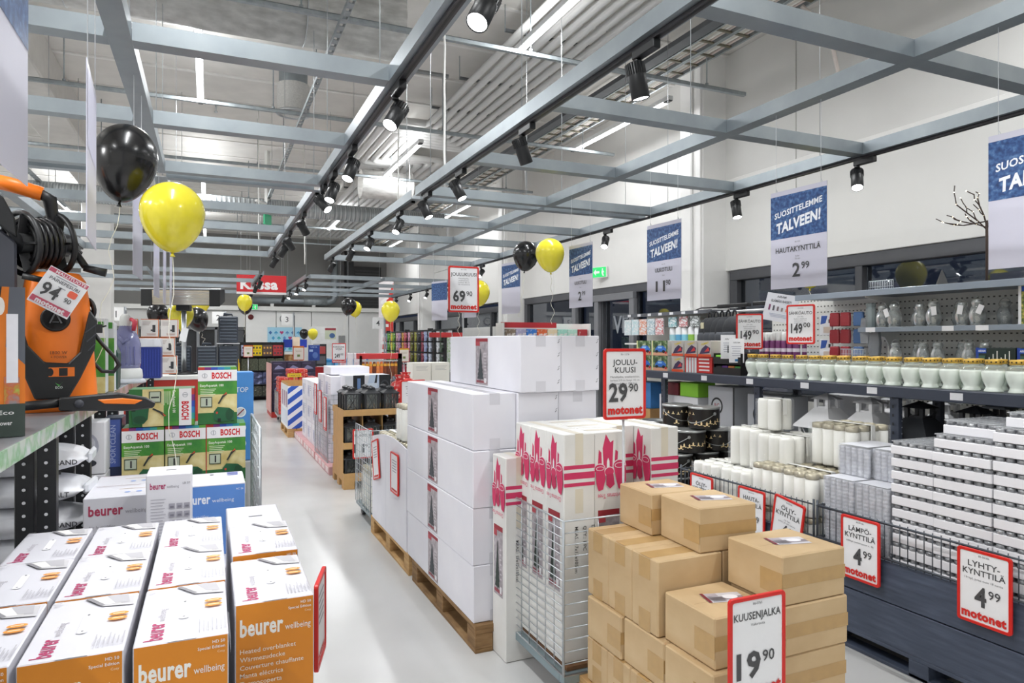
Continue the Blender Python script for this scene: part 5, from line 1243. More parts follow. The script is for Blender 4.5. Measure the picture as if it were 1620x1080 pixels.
for k in range(8): p.rect(.085 + .028 * (k % 3), .31 - .034 * (k // 3), .107 + .028 * (k % 3), .332 - .034 * (k // 3), 'a9a7b2'); p.rect(.089 + .028 * (k % 3), .314 - .034 * (k // 3), .103 + .028 * (k % 3), .322 - .034 * (k // 3), '7e7c88')
p.poly([(.02, .12), (.05, .15), (.06, .145), (.03, .112)], 'b3b1ba'); p.ell(.115, .15, .018, .012, '9d9ba6'); p.ell(.115, .13, .022, .008, 'b9b7c0'); p.put('front_print', t, (0, -.0004, 0)); Pr().rect(.07, .09, .11, .105, '6a696f').put('hole_print', t, (0, 0, .4554), (1, 0, 0), (0, 1, 0))
BLUEB = M('5f8fd6', .4, noise=.02)
t = carton('air_purifier_box', 'blue fronted white appliance box beside the tall picture box', 'box', (-.185, 3.50, .617), .345, .30, .333, BWHITE, None)
p = Pr(); p.rect(.002, 0, .343, .325, BLUEB); p.text('beurer', .075, .245, .06, 'f0f3fa', al='l', bold=.03, w=.118); p.text('wellbeing', .20, .248, .024, 'e3eaf6', al='l', bold=0, w=.095); p.text('AC 26', .32, .30, .012, 'e3eaf6')
for k, s_ in enumerate(('Air humidifier', 'Luftbefeuchter', "Humidificateur d'air", 'Humidificador')): p.text(s_, .09, .18 - .024 * k, .017, 'cfdcf2', al='l', bold=0)
p.put('front_print', t, (0, -.0004, 0)); q = Pr(); q.ell(.2, .24, .01, .012, '55575f'); [q.rect(.27, .2 + .022 * k, .32, .21 + .022 * k, '5a6cc8') for k in range(4)]; q.put('top_print', t, (0, 0, .3334), (1, 0, 0), (0, 1, 0))
# ---- green pump boxes in a wire cage
GREENP = MR('green_field_print', [(.3, '2f7d35'), (.55, '5aa23a'), (.75, '9cc05a')], 7, .4, detail=4)
HAY = MR('hay_field_print', [(.3, 'c9b56e'), (.6, 'e0d49a'), (.8, 'ece3b8')], 12, .4)
def pump_print(w, h):
    p = Pr(); p.rect(0, 0, w, h, GREENP); p.rect(0, 0, w, h * .2, '2a6b35'); p.rect(0, h * .2, w, h * .52, HAY)
    for k, c_ in enumerate(('c0392f', '7a2f7a', '2f4fb0', '2f7fc0', '2f9f9a', '5fa03a')): p.rect(w * k / 6, h * .95, w * (k + 1) / 6, h, c_)
    p.rect(0, h * .755, w, h * .95, 'f0f0f2'); p.text('BOSCH', w * .60, h * .80, h * .15, 'd0202a', bold=.04, w=w * .5); p.ell(w * .17, h * .85, w * .07, w * .07, 'b9bcc2'); p.ell(w * .17, h * .85, w * .052, w * .052, 'f0f0f2'); p.rect(w * .155, h * .815, w * .185, h * .885, 'b9bcc2')
    p.text('EasyAquatak 100', w * .05, h * .66, h * .06, 'f2f6ea', al='l', bold=.012, w=w * .6); p.lines(w * .06, h * .61, w * .4, 5, h * .03, h * .011, 'd9e8c4', 'l')
    p.rect(w * .06, h * .30, w * .36, h * .48, '3a4a3a'); p.rect(w * .08, h * .315, w * .34, h * .465, 'b9c4b0'); p.rect(w * .2, h * .33, w * .24, h * .45, '2c2c30')
    p.poly([(w * .5, h * .36), (w * .62, h * .5), (w * .72, h * .56), (w * .74, h * .52), (w * .64, h * .46), (w * .54, h * .35)], '2c3430'); p.poly([(w * .64, h * .5), (w * .72, h * .56), (w * .74, h * .53)], 'c8502a')
    p.poly([(w * .40, h * .08), (w * .40, h * .22), (w * .50, h * .30), (w * .80, h * .28), (w * .92, h * .22), (w * .92, h * .06), (w * .6, h * .04)], '1f5f3c'); p.ell(w * .8, h * .16, w * .1, h * .1, '174a2e'); p.rect(w * .5, h * .04, w * .58, h * .1, '12241a'); p.ell(w * .48, h * .2, w * .03, h * .02, 'b8402a'); return p
PUMP = None
def pump_box(label, loc, rz=0., rot=None):
    global PUMP
    if PUMP is not None: return dup(PUMP, label, loc, rz, rot=rot)
    t = thing('pressure_washer_box', label, 'box', loc, rz, 'green pressure washer boxes', rot)
    G().box(0, .215, 0, .23, 0, .34).build('body', M('3f7d3c', .45, noise=.05), t, .003); pump_print(.215, .34).put('front_print', t, (0, -.0004, 0)); PUMP = t; return t
for i in range(3):
    pump_box(f'green pressure washer box standing in the lower row, {nth(i)} from the shelf', (-.452 + .221 * i, 4.45 + .006 * i, .785))
    pump_box(f'green pressure washer box hidden in the bottom row, {nth(i)} from the shelf', (-.452 + .221 * i, 4.46, .44))
pump_box('green pressure washer box standing upright on top', (-.058, 4.45, 1.127))
pump_box('green pressure washer box lying sideways on top', (-.415, 4.44, 1.345), rot=(0, R(90), 0))
t = thing('roll_cage', 'wire roll cage around the green pressure washer boxes', 'cart', (-.49, 3.92, 0)); G().box(0, .75, .5, .84, .40, .436).box(0, .04, .5, .84, .1, .4).box(.71, .75, .5, .84, .1, .4).build('base_frame', M('3a3d42', .5), t, .003)
wire_panel(t, (.745, .02, .2), (0, 1, 0), .80, .95, 8, 16, .003, .008)
for x in (.08, .66):
    for y in (.56, .78): caster(t, x, y)
t = carton('blue_box', 'blue box with round prohibition icons behind the upright pump box', 'box', (.12, 5.15, .785), .17, .2, .62, M('4d8fd8', .4), None); p = Pr()
for k in range(3): p.ell(.085, .12 + .11 * k, .036, .036, 'eef2f8'); p.ell(.085, .12 + .11 * k, .028, .028, 'c9ced8'); p.poly([(.06, .10 + .11 * k), (.066, .094 + .11 * k), (.11, .138 + .11 * k), (.104, .144 + .11 * k)], '8a3a44')
p.text('STOP', .085, .48, .05, 'dfe8f6', w=.1); p.put('front_print', t, (0, -.0004, 0))
t = thing('display_plinth', 'grey plinth under the blue icon box', 'plinth', (.10, 5.1, 0)); G().box(0, .22, 0, .3, 0, .783).build('body', M('b9babf', .6), t, .004)
# ================================================================ left shelf unit
RAIL = MR('printed_price_rail', [(.3, 'c9cdd2'), (.48, 'b7c4b9'), (.56, '8fb594'), (.66, 'cfd2d8'), (.8, 'd8b9c2')], 7, .2, stretch=(1, 1, 1))
t = thing('shelf_unit', 'black post shelf unit with pressure washer on its upper shelf', 'shelf', (-1.15, .6, 0)); W = .60; L = 7.88
G().box(0, W, 0, L, 1.27, 1.30).build('upper_shelf', M('8a8d92', .4, metal=.3), t, .003); G().box(0, W - .02, 0, 5.0, .59, .62).build('lower_shelf', M('3a3c40', .5), t, .003)
G().box(W, W + .006, 0, 3.82, 1.245, 1.303).build('price_rail', RAIL, t); G().box(W, W + .006, 3.84, L, 1.245, 1.303).build('price_rail', RAIL, t)
POSTM = M('1c1d21', .4, noise=.1)
for y in (2.56, 3.40, 4.55, 6.4, 7.75):
    for dx in (W - .13, W - .058):
        o = G().box(dx, dx + .064, y, y + .05, 0, 1.244).build('post', POSTM, t, .003); q = Pr()
        for k in range(24): q.ell(.032, .1 + k * .05, .0065, .0065, 'd9dadd', 8)
        q.put('hole_print', o, (dx, y - .0005, 0))
t = carton('washer_box', 'orange and black boxed pressure washer at the frame edge', 'box', (-.873, 2.702, 1.302), .315, .3, .50, M('2e3238', .45), None, R(12.5))
p = Pr(); p.rect(.0, 0, .315, .5, 'e07a22'); p.rect(.0, .40, .225, .5, '24272c'); p.poly([(.262, .30), (.315, .24), (.315, .5), (.272, .5)], '5f636c'); p.poly([(.225, .40), (.24, .40), (.252, .5), (.225, .5)], '1d1f22'); p.ell(.247, .435, .013, .03, 'efe9e2'); p.rect(.258, .10, .300, .2, MR('box_photo', [(.35, 'a8b04a'), (.5, 'c9683a'), (.7, '8a8f95')], 30, .4)); p.rect(.264, .18, .296, .41, 'e9e9f0'); p.rect(.23, 0, .315, .11, '36423c'); p.text('Eco', .24, .075, .02, 'e6e6e6', al='l', w=.045); p.text('Power', .24, .04, .02, 'e6e6e6', al='l', w=.04); p.rect(.222, .0, .232, .4, 'f08a2a'); p.put('front_print', t, (0, -.0004, 0))
# ---- pressure washer
wx, wy = -.655, 3.793; WZ = 1.302; sc_ = 3.2 / 1080
def lx(px): return (px - 88) * sc_
def lz(py): return (641 - py) * sc_
def lp(pts): return [(lx(a), lz(b)) for a, b in pts]
OR = M('f07a1c', .38, noise=.03); BK = M('1b1c1e', .45, noise=.08); SL = M('3a3c44', .5, noise=.06)
t = thing('pressure_washer', 'orange and black pressure washer with hose reel on the shelf', 'pressure washer', (wx, wy, WZ), R(12))
prof = [(0, .165, .14), (.05, .168, .145), (.2, .158, .14), (.36, .145, .13), (.5, .135, .12), (.6, .12, .11), (.635, .095, .09)]
n_ = 24; vs = []
for z, a, b in prof:
    for i in range(n_):
        q = 2 * math.pi * i / n_; vs.append((a * math.copysign(abs(math.cos(q)) ** .6, math.cos(q)), b * math.copysign(abs(math.sin(q)) ** .6, math.sin(q)), z))
G().add(vs, [(j * n_ + i, j * n_ + (i + 1) % n_, (j + 1) * n_ + (i + 1) % n_, (j + 1) * n_ + i) for j in range(6) for i in range(n_)] + [tuple(range(n_))[::-1], tuple(range(6 * n_, 7 * n_))], 0, True).build('body', OR, t)
fp = G().prism(lp([(41, 497), (52, 540), (72, 565), (102, 567), (117, 550), (130, 485), (140, 500), (137, 545), (118, 590), (102, 621), (60, 621), (47, 585), (38, 530)]), -.165, -.12).build('front_panel', BK, t, .006)
for k in range(3):
    G().bar((lx(124 + 2 * k), -.167, lz(520 + 14 * k)), (lx(138), -.167, lz(508 + 14 * k)), .006, .004).build('vent_slat', SL, fp)
p = Pr(); p.poly(lp([(77, 573), (110, 573), (110, 587), (77, 587)]), 'e8741c'); p.poly(lp([(90, 574), (101, 574), (101, 586), (90, 586)]), '17181a'); p.ell(lx(79), lz(580), .012, .018, '17181a'); p.poly(lp([(85, 596), (90, 602), (95, 594), (91, 600)]), '4fae4a'); p.text('ECO', lx(90), lz(605), .014, 'c9d2c9', bold=.02); p.put('print', t, (0, -.1655, 0))
q = Pr(); q.text('1800 W', lx(90), lz(553), .02, '7a3d12', bold=.02); q.text('+ POWER', lx(90), lz(559), .014, '7a3d12', bold=.02); q.put('power_print', t, (0, -.147, 0))
k_ = G().lathe([(.058, 0), (.058, .02), (.05, .028), (.045, .02), (.001, .02)], 24).build('pressure_knob', BK, t, 0, (lx(86), -.118, lz(499)), (R(90), 0, 0))
G().bar((-.022, -.02, .029), (0, .03, .029), .006, .012).bar((.022, -.02, .029), (0, .03, .029), .006, .012).bar((-.012, -.015, .029), (.012, -.015, .029), .004, .01).build('arrow_mark', M('6b6e72', .5), k_)
G().prism(lp([(2, 352), (38, 385), (40, 560), (2, 560)]), -.10, .12).build('side_tower', SL, t, .01)
Pr().text('POWER', 0, 0, .045, 'd9d9de', bold=.02, rot=90, w=.1).put('lettering', t, (lx(38), -.101, lz(500)))
G().lathe([(.014, 0), (.014, .006), (.001, .006)], 14).build('badge', M('f2ece6', .4), t, 0, (lx(67), -.128, lz(461)), (R(90), 0, 0))
# hose reel: two flanges with spokes, hose coil, crank
ax = Vector((.86, .48, .10)).normalized(); c1 = Vector((lx(44), -.03, lz(383))); c2 = c1 + ax * .155
A_ = ax.orthogonal().normalized(); B_ = ax.cross(A_)
def circ(c, r, n=28): return [c + A_ * (r * math.cos(2 * math.pi * i / n)) + B_ * (r * math.sin(2 * math.pi * i / n)) for i in range(n)]
for c in (c1, c2):
    fl = G().tube(circ(c, .138), .013, 8, closed=True).cyl(c - ax * .008, c + ax * .008, .045, n=16)
    for k in range(5):
        a = 2 * math.pi * k / 5; dd = A_ * math.cos(a) + B_ * math.sin(a); fl.bar(c + dd * .04, c + dd * .135, .04, .010)
    fl.build('reel_flange', BK, t)
for k in range(11):
    G().tube(circ(c1 + ax * (.018 + .024 * (k % 6)), .085 if k < 6 else .108, 24), .0125, 6, closed=True).build('hose_coil', M('141416', .3, noise=.05), t)
G().cyl(c1 - ax * .02, c2 + ax * .05, .05, n=16).build('reel_drum', BK, t)
cr = G().tube([c2 + ax * .05, c2 + ax * .06 + Vector((.03, -.03, -.05)), Vector((lx(127), -.02, lz(413)))], .016, 8).build('crank_arm', BK, t)
G().cyl((lx(125), -.04, lz(416)), (lx(155), -.06, lz(423)), .016, .02, n=14).build('crank_grip', BK, cr)
G().tube([(lx(-6), .0, lz(288)), (lx(30), -.01, lz(294)), (lx(70), -.02, lz(304))], .033, 12).build('handle_bar', OR, t)
G().tube([(lx(66), -.02, lz(303)), (lx(80), -.01, lz(310)), (lx(86), .03, lz(345)), (lx(92), .06, lz(430)), (lx(92), .05, lz(500))], .024, 10).build('handle_arm', BK, t)
G().prism(lp([(-8, 300), (22, 320), (36, 350), (39, 378), (30, 372), (5, 352), (-8, 350)]), -.12, -.08).build('handle_arm', BK, t, .006)
G().cyl((lx(45), -.14, lz(436)), (lx(73), -.15, lz(442)), .014, n=10).build('hose_end', BK, t); G().cyl((lx(73), -.15, lz(442)), (lx(85), -.152, lz(445)), .009, .006, n=10).build('brass_nozzle', M('c9993f', .3, metal=.8, noise=.03), t)
G().prism(lp([(128, 470), (142, 500), (138, 560), (124, 590), (118, 600), (134, 520)]), -.06, .06).build('side_fin', BK, t, .01)
cb = G().tube([(lx(131), -.02, lz(465)), (lx(139), -.02, lz(480)), (lx(136), -.02, lz(508)), (lx(138), -.03, lz(520)), (lx(152), -.04, lz(540)), (lx(168), -.04, lz(560)), (lx(174), -.04, lz(572)), (lx(166), -.04, lz(583)), (lx(150), -.04, lz(582)), (lx(138), -.04, lz(568)), (lx(136), -.03, lz(540))], .009, 6).build('power_cord', BK, t)
for k in range(4): G().tube(circ(Vector((lx(131), -.01 + .015 * k, lz(482))), .05, 18), .009, 6, closed=True).build('cord_loop', BK, cb)
G().box(lx(137), lx(150), -.06, -.02, lz(520), lz(506)).cyl((lx(150), -.04, lz(510)), (lx(156), -.04, lz(508)), .004, n=6).build('plug', BK, cb)
pt = thing('price_tag', 'white paper price tag reading PAINEPESURI 94.90 on the pressure washer', 'price tag', (wx + .054, wy - .24, WZ + lz(461)), 0, None, (0, R(30), R(14)))
G().box(-.084, .084, -.001, .001, -.088, .088).build('sheet', SHEET, pt); p = Pr()
p.rect(-.082, .066, .082, .084, 'c4566c'); p.text('MALLITUOTE', .01, .069, .018, 'f0e6e8', bold=.02, w=.13); p.lines(0, .055, .09, 1, .01, .004, 'a5a3aa'); p.text('PAINEPESURI', 0, .035, .021, '66666c', bold=.01, w=.125); p.lines(0, .018, .03, 1, .01, .004, 'a5a3aa'); p.text('94', .005, -.04, .085, DARKT, al='r', bold=.02, w=.072); p.poly(rrect(.03, .0, .066, .03, .008), 'ef6a50'); p.text('90', .045, -.028, .03, DARKT, bold=.01); p.rect(-.08, -.08, .08, -.055, 'c4566c'); p.text('motonet', 0, -.078, .03, 'f0e6e8', bold=.05, w=.12); p.put('print', pt, (0, -.0015, 0))
t = thing('spray_lance', 'black spray lance with orange grip lying before the pressure washer', 'spray gun', (wx, wy - .26, WZ + .0), R(12))
s2 = sc_ * .925
def gx(px): return (px - 88) * s2
def gz(py): return (653 - py) * s2
G().cyl((gx(40), .02, gz(640)), (gx(116), .0, gz(635)), .020, n=12).build('barrel', BK, t)
gb = [(108, 627), (190, 622), (232, 632), (246, 641), (243, 650), (214, 653), (200, 653), (150, 650), (108, 648)]
G().prism([(gx(a), gz(b)) for a, b in gb], -.03, .02).build('grip_body', BK, t, .006)
G().prism([(gx(a), gz(b)) for a, b in [(160, 632), (196, 631), (226, 636), (214, 642), (170, 639)]], -.036, -.028).build('grip_insert', OR, t, .003)
G().lathe([(.018, 0), (.018, .012), (.001, .012)], 14).build('lock_button', SL, t, 0, (gx(135), -.028, gz(637)), (R(90), 0, 0))
# goods further along the upper shelf
for k in range(2):
    t = carton('green_box', f'green boxed garden product with white top on the left shelf, {["closer", "farther"][k]} one', 'box', (-.80 + .03 * k, 4.85 + .16 * k, 1.302), .22, .14, .46 - .02 * k, M('e9e9ec', .4), 'green garden boxes')
    p = Pr(); p.rect(0, 0, .22, .34, GREENP); p.rect(0, 0, .22, .1, HAY); p.rect(.02, .04, .1, .09, 'eceef0'); p.ell(.06, .1, .025, .02, '2c2c30'); p.rect(.02, .38, .026, .44, 'c0402f'); p.rect(.12, .36, .126, .44, 'c0402f'); p.rect(.05, .37, .1, .41, '9a9aa0'); p.rect(.18, .4, .21, .44, '4f9a3a'); p.put('front_print', t, (0, -.0004, 0))
t = thing('garden_shredder', 'dark green ribbed garden machine on the left shelf', 'garden tool', (-.60, 5.2, 1.302)); G().prism([(-.07, 0), (.055, 0), (.06, .24), (.03, .31), (-.05, .32), (-.07, .29)], -.1, .1).build('housing', M('1f4a3c', .45, noise=.05), t, .012)
for k in range(7): G().box(-.055, .04, -.108, -.098, .085 + .03 * k, .10 + .03 * k).build('rib', M('2f6152', .4), t, .003)
G().box(-.05, .045, -.106, -.09, .01, .07).build('outlet', BLACKM, t, .004)
t = thing('steam_cleaner', 'translucent lilac grey steam cleaner with white base on the left shelf', 'cleaner', (-.585, 6.0, 1.302)); LIL = M('9a9cc8', .12, trans=.35, noise=.05)
G().lathe([(.14, 0), (.145, .01), (.13, .03), (.12, .035)], 20).build('base_plate', M('c9ccd2', .3), t); G().lathe([(.115, .03), (.12, .05), (.115, .10), (.10, .115)], 20).build('base', WHITEP, t, 0)
G().lathe([(.10, .11), (.108, .16), (.106, .30), (.085, .37), (.05, .41), (.04, .44)], 20).build('water_tank', LIL, t); G().lathe([(.04, .40), (.042, .46), (.035, .51), (.02, .53), (.001, .53)], 14).build('cap', WHITEP, t)
G().tube([(.04, -.02, .49), (.07, -.05, .47), (.06, -.05, .40)], .014, 8).build('trigger', M('c2384a', .4), t); G().tube([(-.04, -.09, .36), (0, -.12, .31), (.03, -.09, .34)], .014, 8).build('grip', LIL, t)
for k in range(6): G().cyl((-.07 + .028 * k, -.105 + abs(k - 2.5) * .006, .14), (-.07 + .028 * k, -.105 + abs(k - 2.5) * .006, .28), .004, n=5).build('tank_rib', M('7b7db4', .2), t)
t = carton('blue_case', 'blue box with white lid and cables hung over it on the left shelf', 'box', (-.60, 6.65, 1.302), .22, .25, .27, M('2c3c8c', .4, noise=.05), None); G().box(-.002, .222, -.002, .252, .27, .345).build('lid', M('ecedf2', .4), t, .006)
for k in range(10): G().box(.01 + .021 * k, .016 + .021 * k, -.003, .0, .02, .25).build('rib', M('3a4ca8', .4), t)
tag(G().tube([(-.70 + .07 * math.cos(q), 5.75 + .02 * q, 1.62 + .06 * math.sin(q)) for q in [i * .5 for i in range(40)]], .009, 5).build('cable_coil', BLACKP), 'coil of black cable lying behind the steam cleaner', 'cable').location.z = -.10
OBX = None
for k, (x, z) in enumerate(((-.62, 1.302), (-.44, 1.302), (-.62, 1.482), (-.46, 1.482), (-.60, 1.662), (-.43, 1.662), (-.78, 1.662), (-.78, 1.482), (-.78, 1.302))):
    lab = f'white orange edged tool carton, {nth(k)} of the pile behind the blue case'
    if OBX is None:
        OBX = carton('tool_box_carton', lab, 'box', (x, 7.5, z), .155, .16, .176, M('e9e4e0', .45), 'white and orange tool cartons'); p = Pr(); p.rect(.0, 0, .155, .006, 'e0793a'); p.rect(0, .17, .155, .176, 'e0793a'); p.rect(.149, 0, .155, .176, 'e0793a'); p.lines(.015, .145, .07, 3, .014, .005, 'b9a9a4', 'l'); p.rect(.10, .05, .125, .12, '3a3a3e'); p.rect(.085, .06, .10, .075, '3a3a3e'); p.lines(.09, .03, .08, 2, .01, .005, 'c9a79a'); p.put('front_print', OBX, (0, -.0004, 0))
    else: dup(OBX, lab, (x, 7.5, z))
t = thing('display_counter', 'red fronted display counter with white top before toolboxes', 'counter', (-.85, 8.55, 0)); G().box(0, 1.2, 0, .9, 0, 1.19).build('body', M('c23a30', .45, noise=.05), t, .004); G().box(-.02, 1.22, -.02, .92, 1.19, 1.235).build('top', WHITEP, t, .004)
# patio heater
t = thing('patio_heater', 'wide patio heater on a chrome pole above the display counter', 'patio heater', (-.265, 8.9, 1.237), R(-14)); 
G().lathe([(.16, 0), (.16, .012), (.03, .03)], 24).build('base_plate', BLACKP, t); G().cyl((0, 0, .02), (0, 0, .79), .028, n=14).build('pole', STEEL, t); G().box(-.075, .075, -.06, .06, .74, .81).build('bracket', BLACKP, t, .01)
hd = G().prism([(-.11, .80), (.11, .87), (.10, 1.01), (-.12, .985)], -.43, .43, 'x').build('housing', M('4a4c50', .5), t, .006)
for s_ in (-1, 1): G().prism([(-.128, .79), (.118, .86), (.112, 1.02), (-.125, .995)], s_ * .43, s_ * .31, 'x').build('end_cap', BLACKP, hd, .006)
G().prism([(-.114, .81), (-.112, .81), (-.122, .975), (-.124, .975)], -.31, .31, 'x').build('reflector', M('d9cdb8', .3, metal=.6), hd)
for k in range(9): G().cyl((-.31, -.122, .82 + .017 * k), (.31, -.122, .82 + .017 * k), .003, n=5).build('guard_wire', STEEL, hd)
G().box(-.44, .44, -.13, -.11, .985, 1.0).build('trim_strip', STEEL, hd, .003)
t2_ = thing('price_tag', 'white paper tag tied to the heater pole', 'tag', (-.28, 8.84, 1.62), 0, None, (0, R(12), R(-20))); G().box(-.04, .04, -.001, .001, 0, .16).build('sheet', SHEET, t2_)
TBX = M('3c434e', .5, noise=.06)
for k, (x, y, z) in enumerate(((-.30, 9.05, 1.237), (-.02, 9.0, 1.237), (.22, 9.0, 1.237), (.22, 9.02, 1.60))):
    t = thing('toolbox', f'dark grey ribbed toolbox, {["first", "second", "third"][k] if k < 3 else "the one stacked on top"} on the counter row' if k < 3 else 'dark grey ribbed toolbox stacked on a white sheet on top', 'toolbox', (x, y, z), 0, 'dark grey toolboxes')
    G().box(-.11, .11, 0, .28, 0, .33).build('body', TBX, t, .015)
    for q in range(7): G().box(-.095, .095, -.012, 0, .04 + q * .038, .058 + q * .038).build('rib', M('525a66', .45), t, .003)
    G().tube([(-.05, .14, .33), (-.045, .14, .355), (.045, .14, .355), (.05, .14, .33)], .01, 6).build('handle', TBX, t)
t = thing('white_sheet', 'white cardboard sheet between the stacked toolboxes', 'cardboard', (.09, 8.98, 1.593)); G().box(0, .26, 0, .3, -.001, .006).build('sheet', SHEET, t)
# bags and boxes on the lower shelf
BAGM = MR('white_sack', [(.3, 'c9cad0'), (.55, 'e6e7ec'), (.7, 'f1f1f4')], 5, .35, bump=.6, detail=6)
for k in range(4):
    t = thing('sack', f'crumpled white sack with yellow badge on the lower shelf, {["bottom", "second", "third", "top"][k]} of the pile', 'sack', (-.77, 3.68, .622 + .135 * k), R(6 * (k % 2) - 4), 'white sacks on the lower shelf')
    vs = []; n_ = 20; m_ = 15
    for j in range(m_):
        q = j / (m_ - 1); e = max(0, math.sin(math.pi * q)) ** .45
        for i in range(n_): a = 2 * math.pi * i / n_; vs.append((-.27 + .54 * q, .19 * (.75 + .25 * e) * math.cos(a) + .006 * math.sin(5 * q + i), .068 + .066 * e * math.sin(a) * (1 + .12 * math.sin(3 * a + 4 * q))))
    G().add(vs, [(j * n_ + i, j * n_ + (i + 1) % n_, (j + 1) * n_ + (i + 1) % n_, (j + 1) * n_ + i) for j in range(m_ - 1) for i in range(n_)] + [tuple(range(n_)), tuple(range((m_ - 1) * n_, m_ * n_))], 0, True).build('bag', BAGM, t)
    p = Pr(); p.ell(.0, .0, .05, .022, 'f0c81e'); p.rect(-.04, -.05, .08, -.036, '3a3a3c'); p.text('SAND' if k % 2 else 'SALT', .1, -.01, .03, '3c3d42', bold=.02); p.put('print', t, (.10, -.196, .068))
    G().bar((.262, 0, .07), (.285, 0, .07), .20, .05).build('sealed_end', M('d3d5da', .3, noise=.1, bump=.3), t, .01)
for k in range(2):
    t = carton('lamp_carton', f'white carton with grey lamp picture on the lower shelf, {["lower", "upper"][k]} one', 'carton', (-.79, 4.26, .622 + .285 * k), .28, .2, .28, M('e6e6ea', .5, noise=.02), 'white lamp cartons')
    p = Pr(); p.ell(.2, .15, .05, .07, 'b4b6c4'); p.ell(.2, .16, .035, .045, 'd6d7e0'); p.ell(.2, .06, .04, .02, '3a3c44'); p.text('...tin', .05, .2, .03, '4a4a50', bold=.01); p.rect(.09, 0, .11, .28, 'c9c94a') if k else None; p.put('front_print', t, (0, -.0004, 0))
t = carton('glass_display_box', 'dark blue box with vertical lettering beside the green pump boxes', 'box', (-.548, 4.50, .622), .092, .2, .56, M('2a3350', .3, noise=.08), None); p = Pr(); p.rect(.008, .28, .084, .55, '4a5fa8'); p.text('SPORTCLEAN', .06, .30, .036, 'a9b4d8', al='l', rot=90, w=.22); p.poly([(.046 + .03 * math.cos(k * math.pi / 3), .16 + .03 * math.sin(k * math.pi / 3)) for k in range(6)], 'aab0bd'); p.poly([(.046 + .026 * math.cos(k * math.pi / 3), .16 + .026 * math.sin(k * math.pi / 3)) for k in range(6)], '2a3350'); p.put('front_print', t, (0, -.0004, 0))
t = thing('chair_back', 'rounded grey plastic edge of an appliance at the frame edge', 'appliance', (-.78, 1.9, .93)); t.location = (-.70, 1.72, .62)
G().lathe([(.09, 0), (.11, .05), (.12, .2), (.10, .29), (.05, .32), (.001, .325)], 24).build('housing', M('5a5c60', .35, noise=.05), t)
# ================================================================ balloons
for a in (('big black balloon touching the yellow one at the steel beam', 199, 250, 93, 'b', .9, .12), ('big yellow balloon in front of the steel beams', 273, 336, 95, 'y', 1.3, 0), ('black balloon left of its yellow twin near winter posters', 832, 402, 41, 'b', .5, .1), ('yellow balloon right of its black twin near winter posters', 870, 400, 46, 'y', .5, -.05),
          ('black balloon mostly behind the JOULUKUUSI 69.90 sign', 726, 467, 36, 'b', .4, 0), ('yellow balloon mostly behind the JOULUKUUSI 69.90 sign', 757, 461, 36, 'y', .4, 0), ('black balloon before a yellow one at the silver wall duct', 552, 483, 24, 'b', .4, .2), ('yellow balloon half behind black one at silver wall duct', 561, 487, 22, 'y', .4, -.1),
          ('yellow balloon alone above the glove wall', 618, 490, 29, 'y', 1.1, 0), ('tiny black balloon beside the blue suit-symbol poster', 481, 527, 14, 'b', .3, 0), ('tiny yellow balloon beside the blue suit-symbol poster', 495, 527, 15.5, 'y', .3, 0), ('yellow balloon under the kassa sign track', 387, 477, 23, 'y', .5, 0), ('black balloon peeking out behind yellow one under kassa sign', 388, 483, 22, 'b', .3, 0),
          ('black balloon under the patio heater, beside the yellow one', 250, 495, 32, 'b', .2, 0), ('yellow balloon behind the heater pole', 286, 496, 38, 'y', .2, 0), ('black balloon leaning to one side behind the heater pole', 311, 503, 34, 'b', .2, -.3), ('yellow balloon half hidden behind patio heater', 317, 477, 29, 'y', .3, 0)):
    b_ = balloon_px(*a)
    if a[3] > 90 and a[4] == 'b': [setattr(c_, 'scale', (c_.scale.x, c_.scale.y, c_.scale.z * 1.14)) for c_ in b_.children if c_.name.startswith(('skin', 'knot'))]

balloon('yellow balloon hidden behind the HAUTAKYNTTILÄ poster, mirrored in the window', (5.9, 5.4, 2.41), .165, 'y', .3)
# ================================================================ middle aisle, beyond the white bin
t = thing('roll_cart', 'wire roll cart of white candles beyond the white bin', 'cart', (1.27, 5.86, 0)); G().box(0, .66, 0, .62, .1, .13).build('base_frame', M('8fa0a6', .45, metal=.4), t, .004)
wire_panel(t, (.0, .0, .13), (0, 1, 0), .62, .72, 8, 12, .003); wire_panel(t, (.0, .0, .13), (1, 0, 0), .66, .72, 8, 12, .003, name='wire_front')
for x in (.06, .6):
    for y in (.06, .56): caster(t, x, y)
for k in range(1):
    for i in range(2): candle_pack(f'pack of white candles in the roll cart, {["low", "upper"][k]} {["aisle side", "inner"][i]} one', (1.285 + .32 * i, 5.88, .132 + .37 * k), 4, 6, True, .36)
price_sign('red framed sign reading ULKOTULI 11.90 behind the roll cart wires', ['ULKOTULI'], [], '11', '90', (1.365, 6.62, .49), 0, w=.20, h=.285, brand=False, pole=.48)
red_frame('large red framed sign behind the white cartons, near gift bags', (1.70, 6.05, .96), 16, 0, .26, .31)
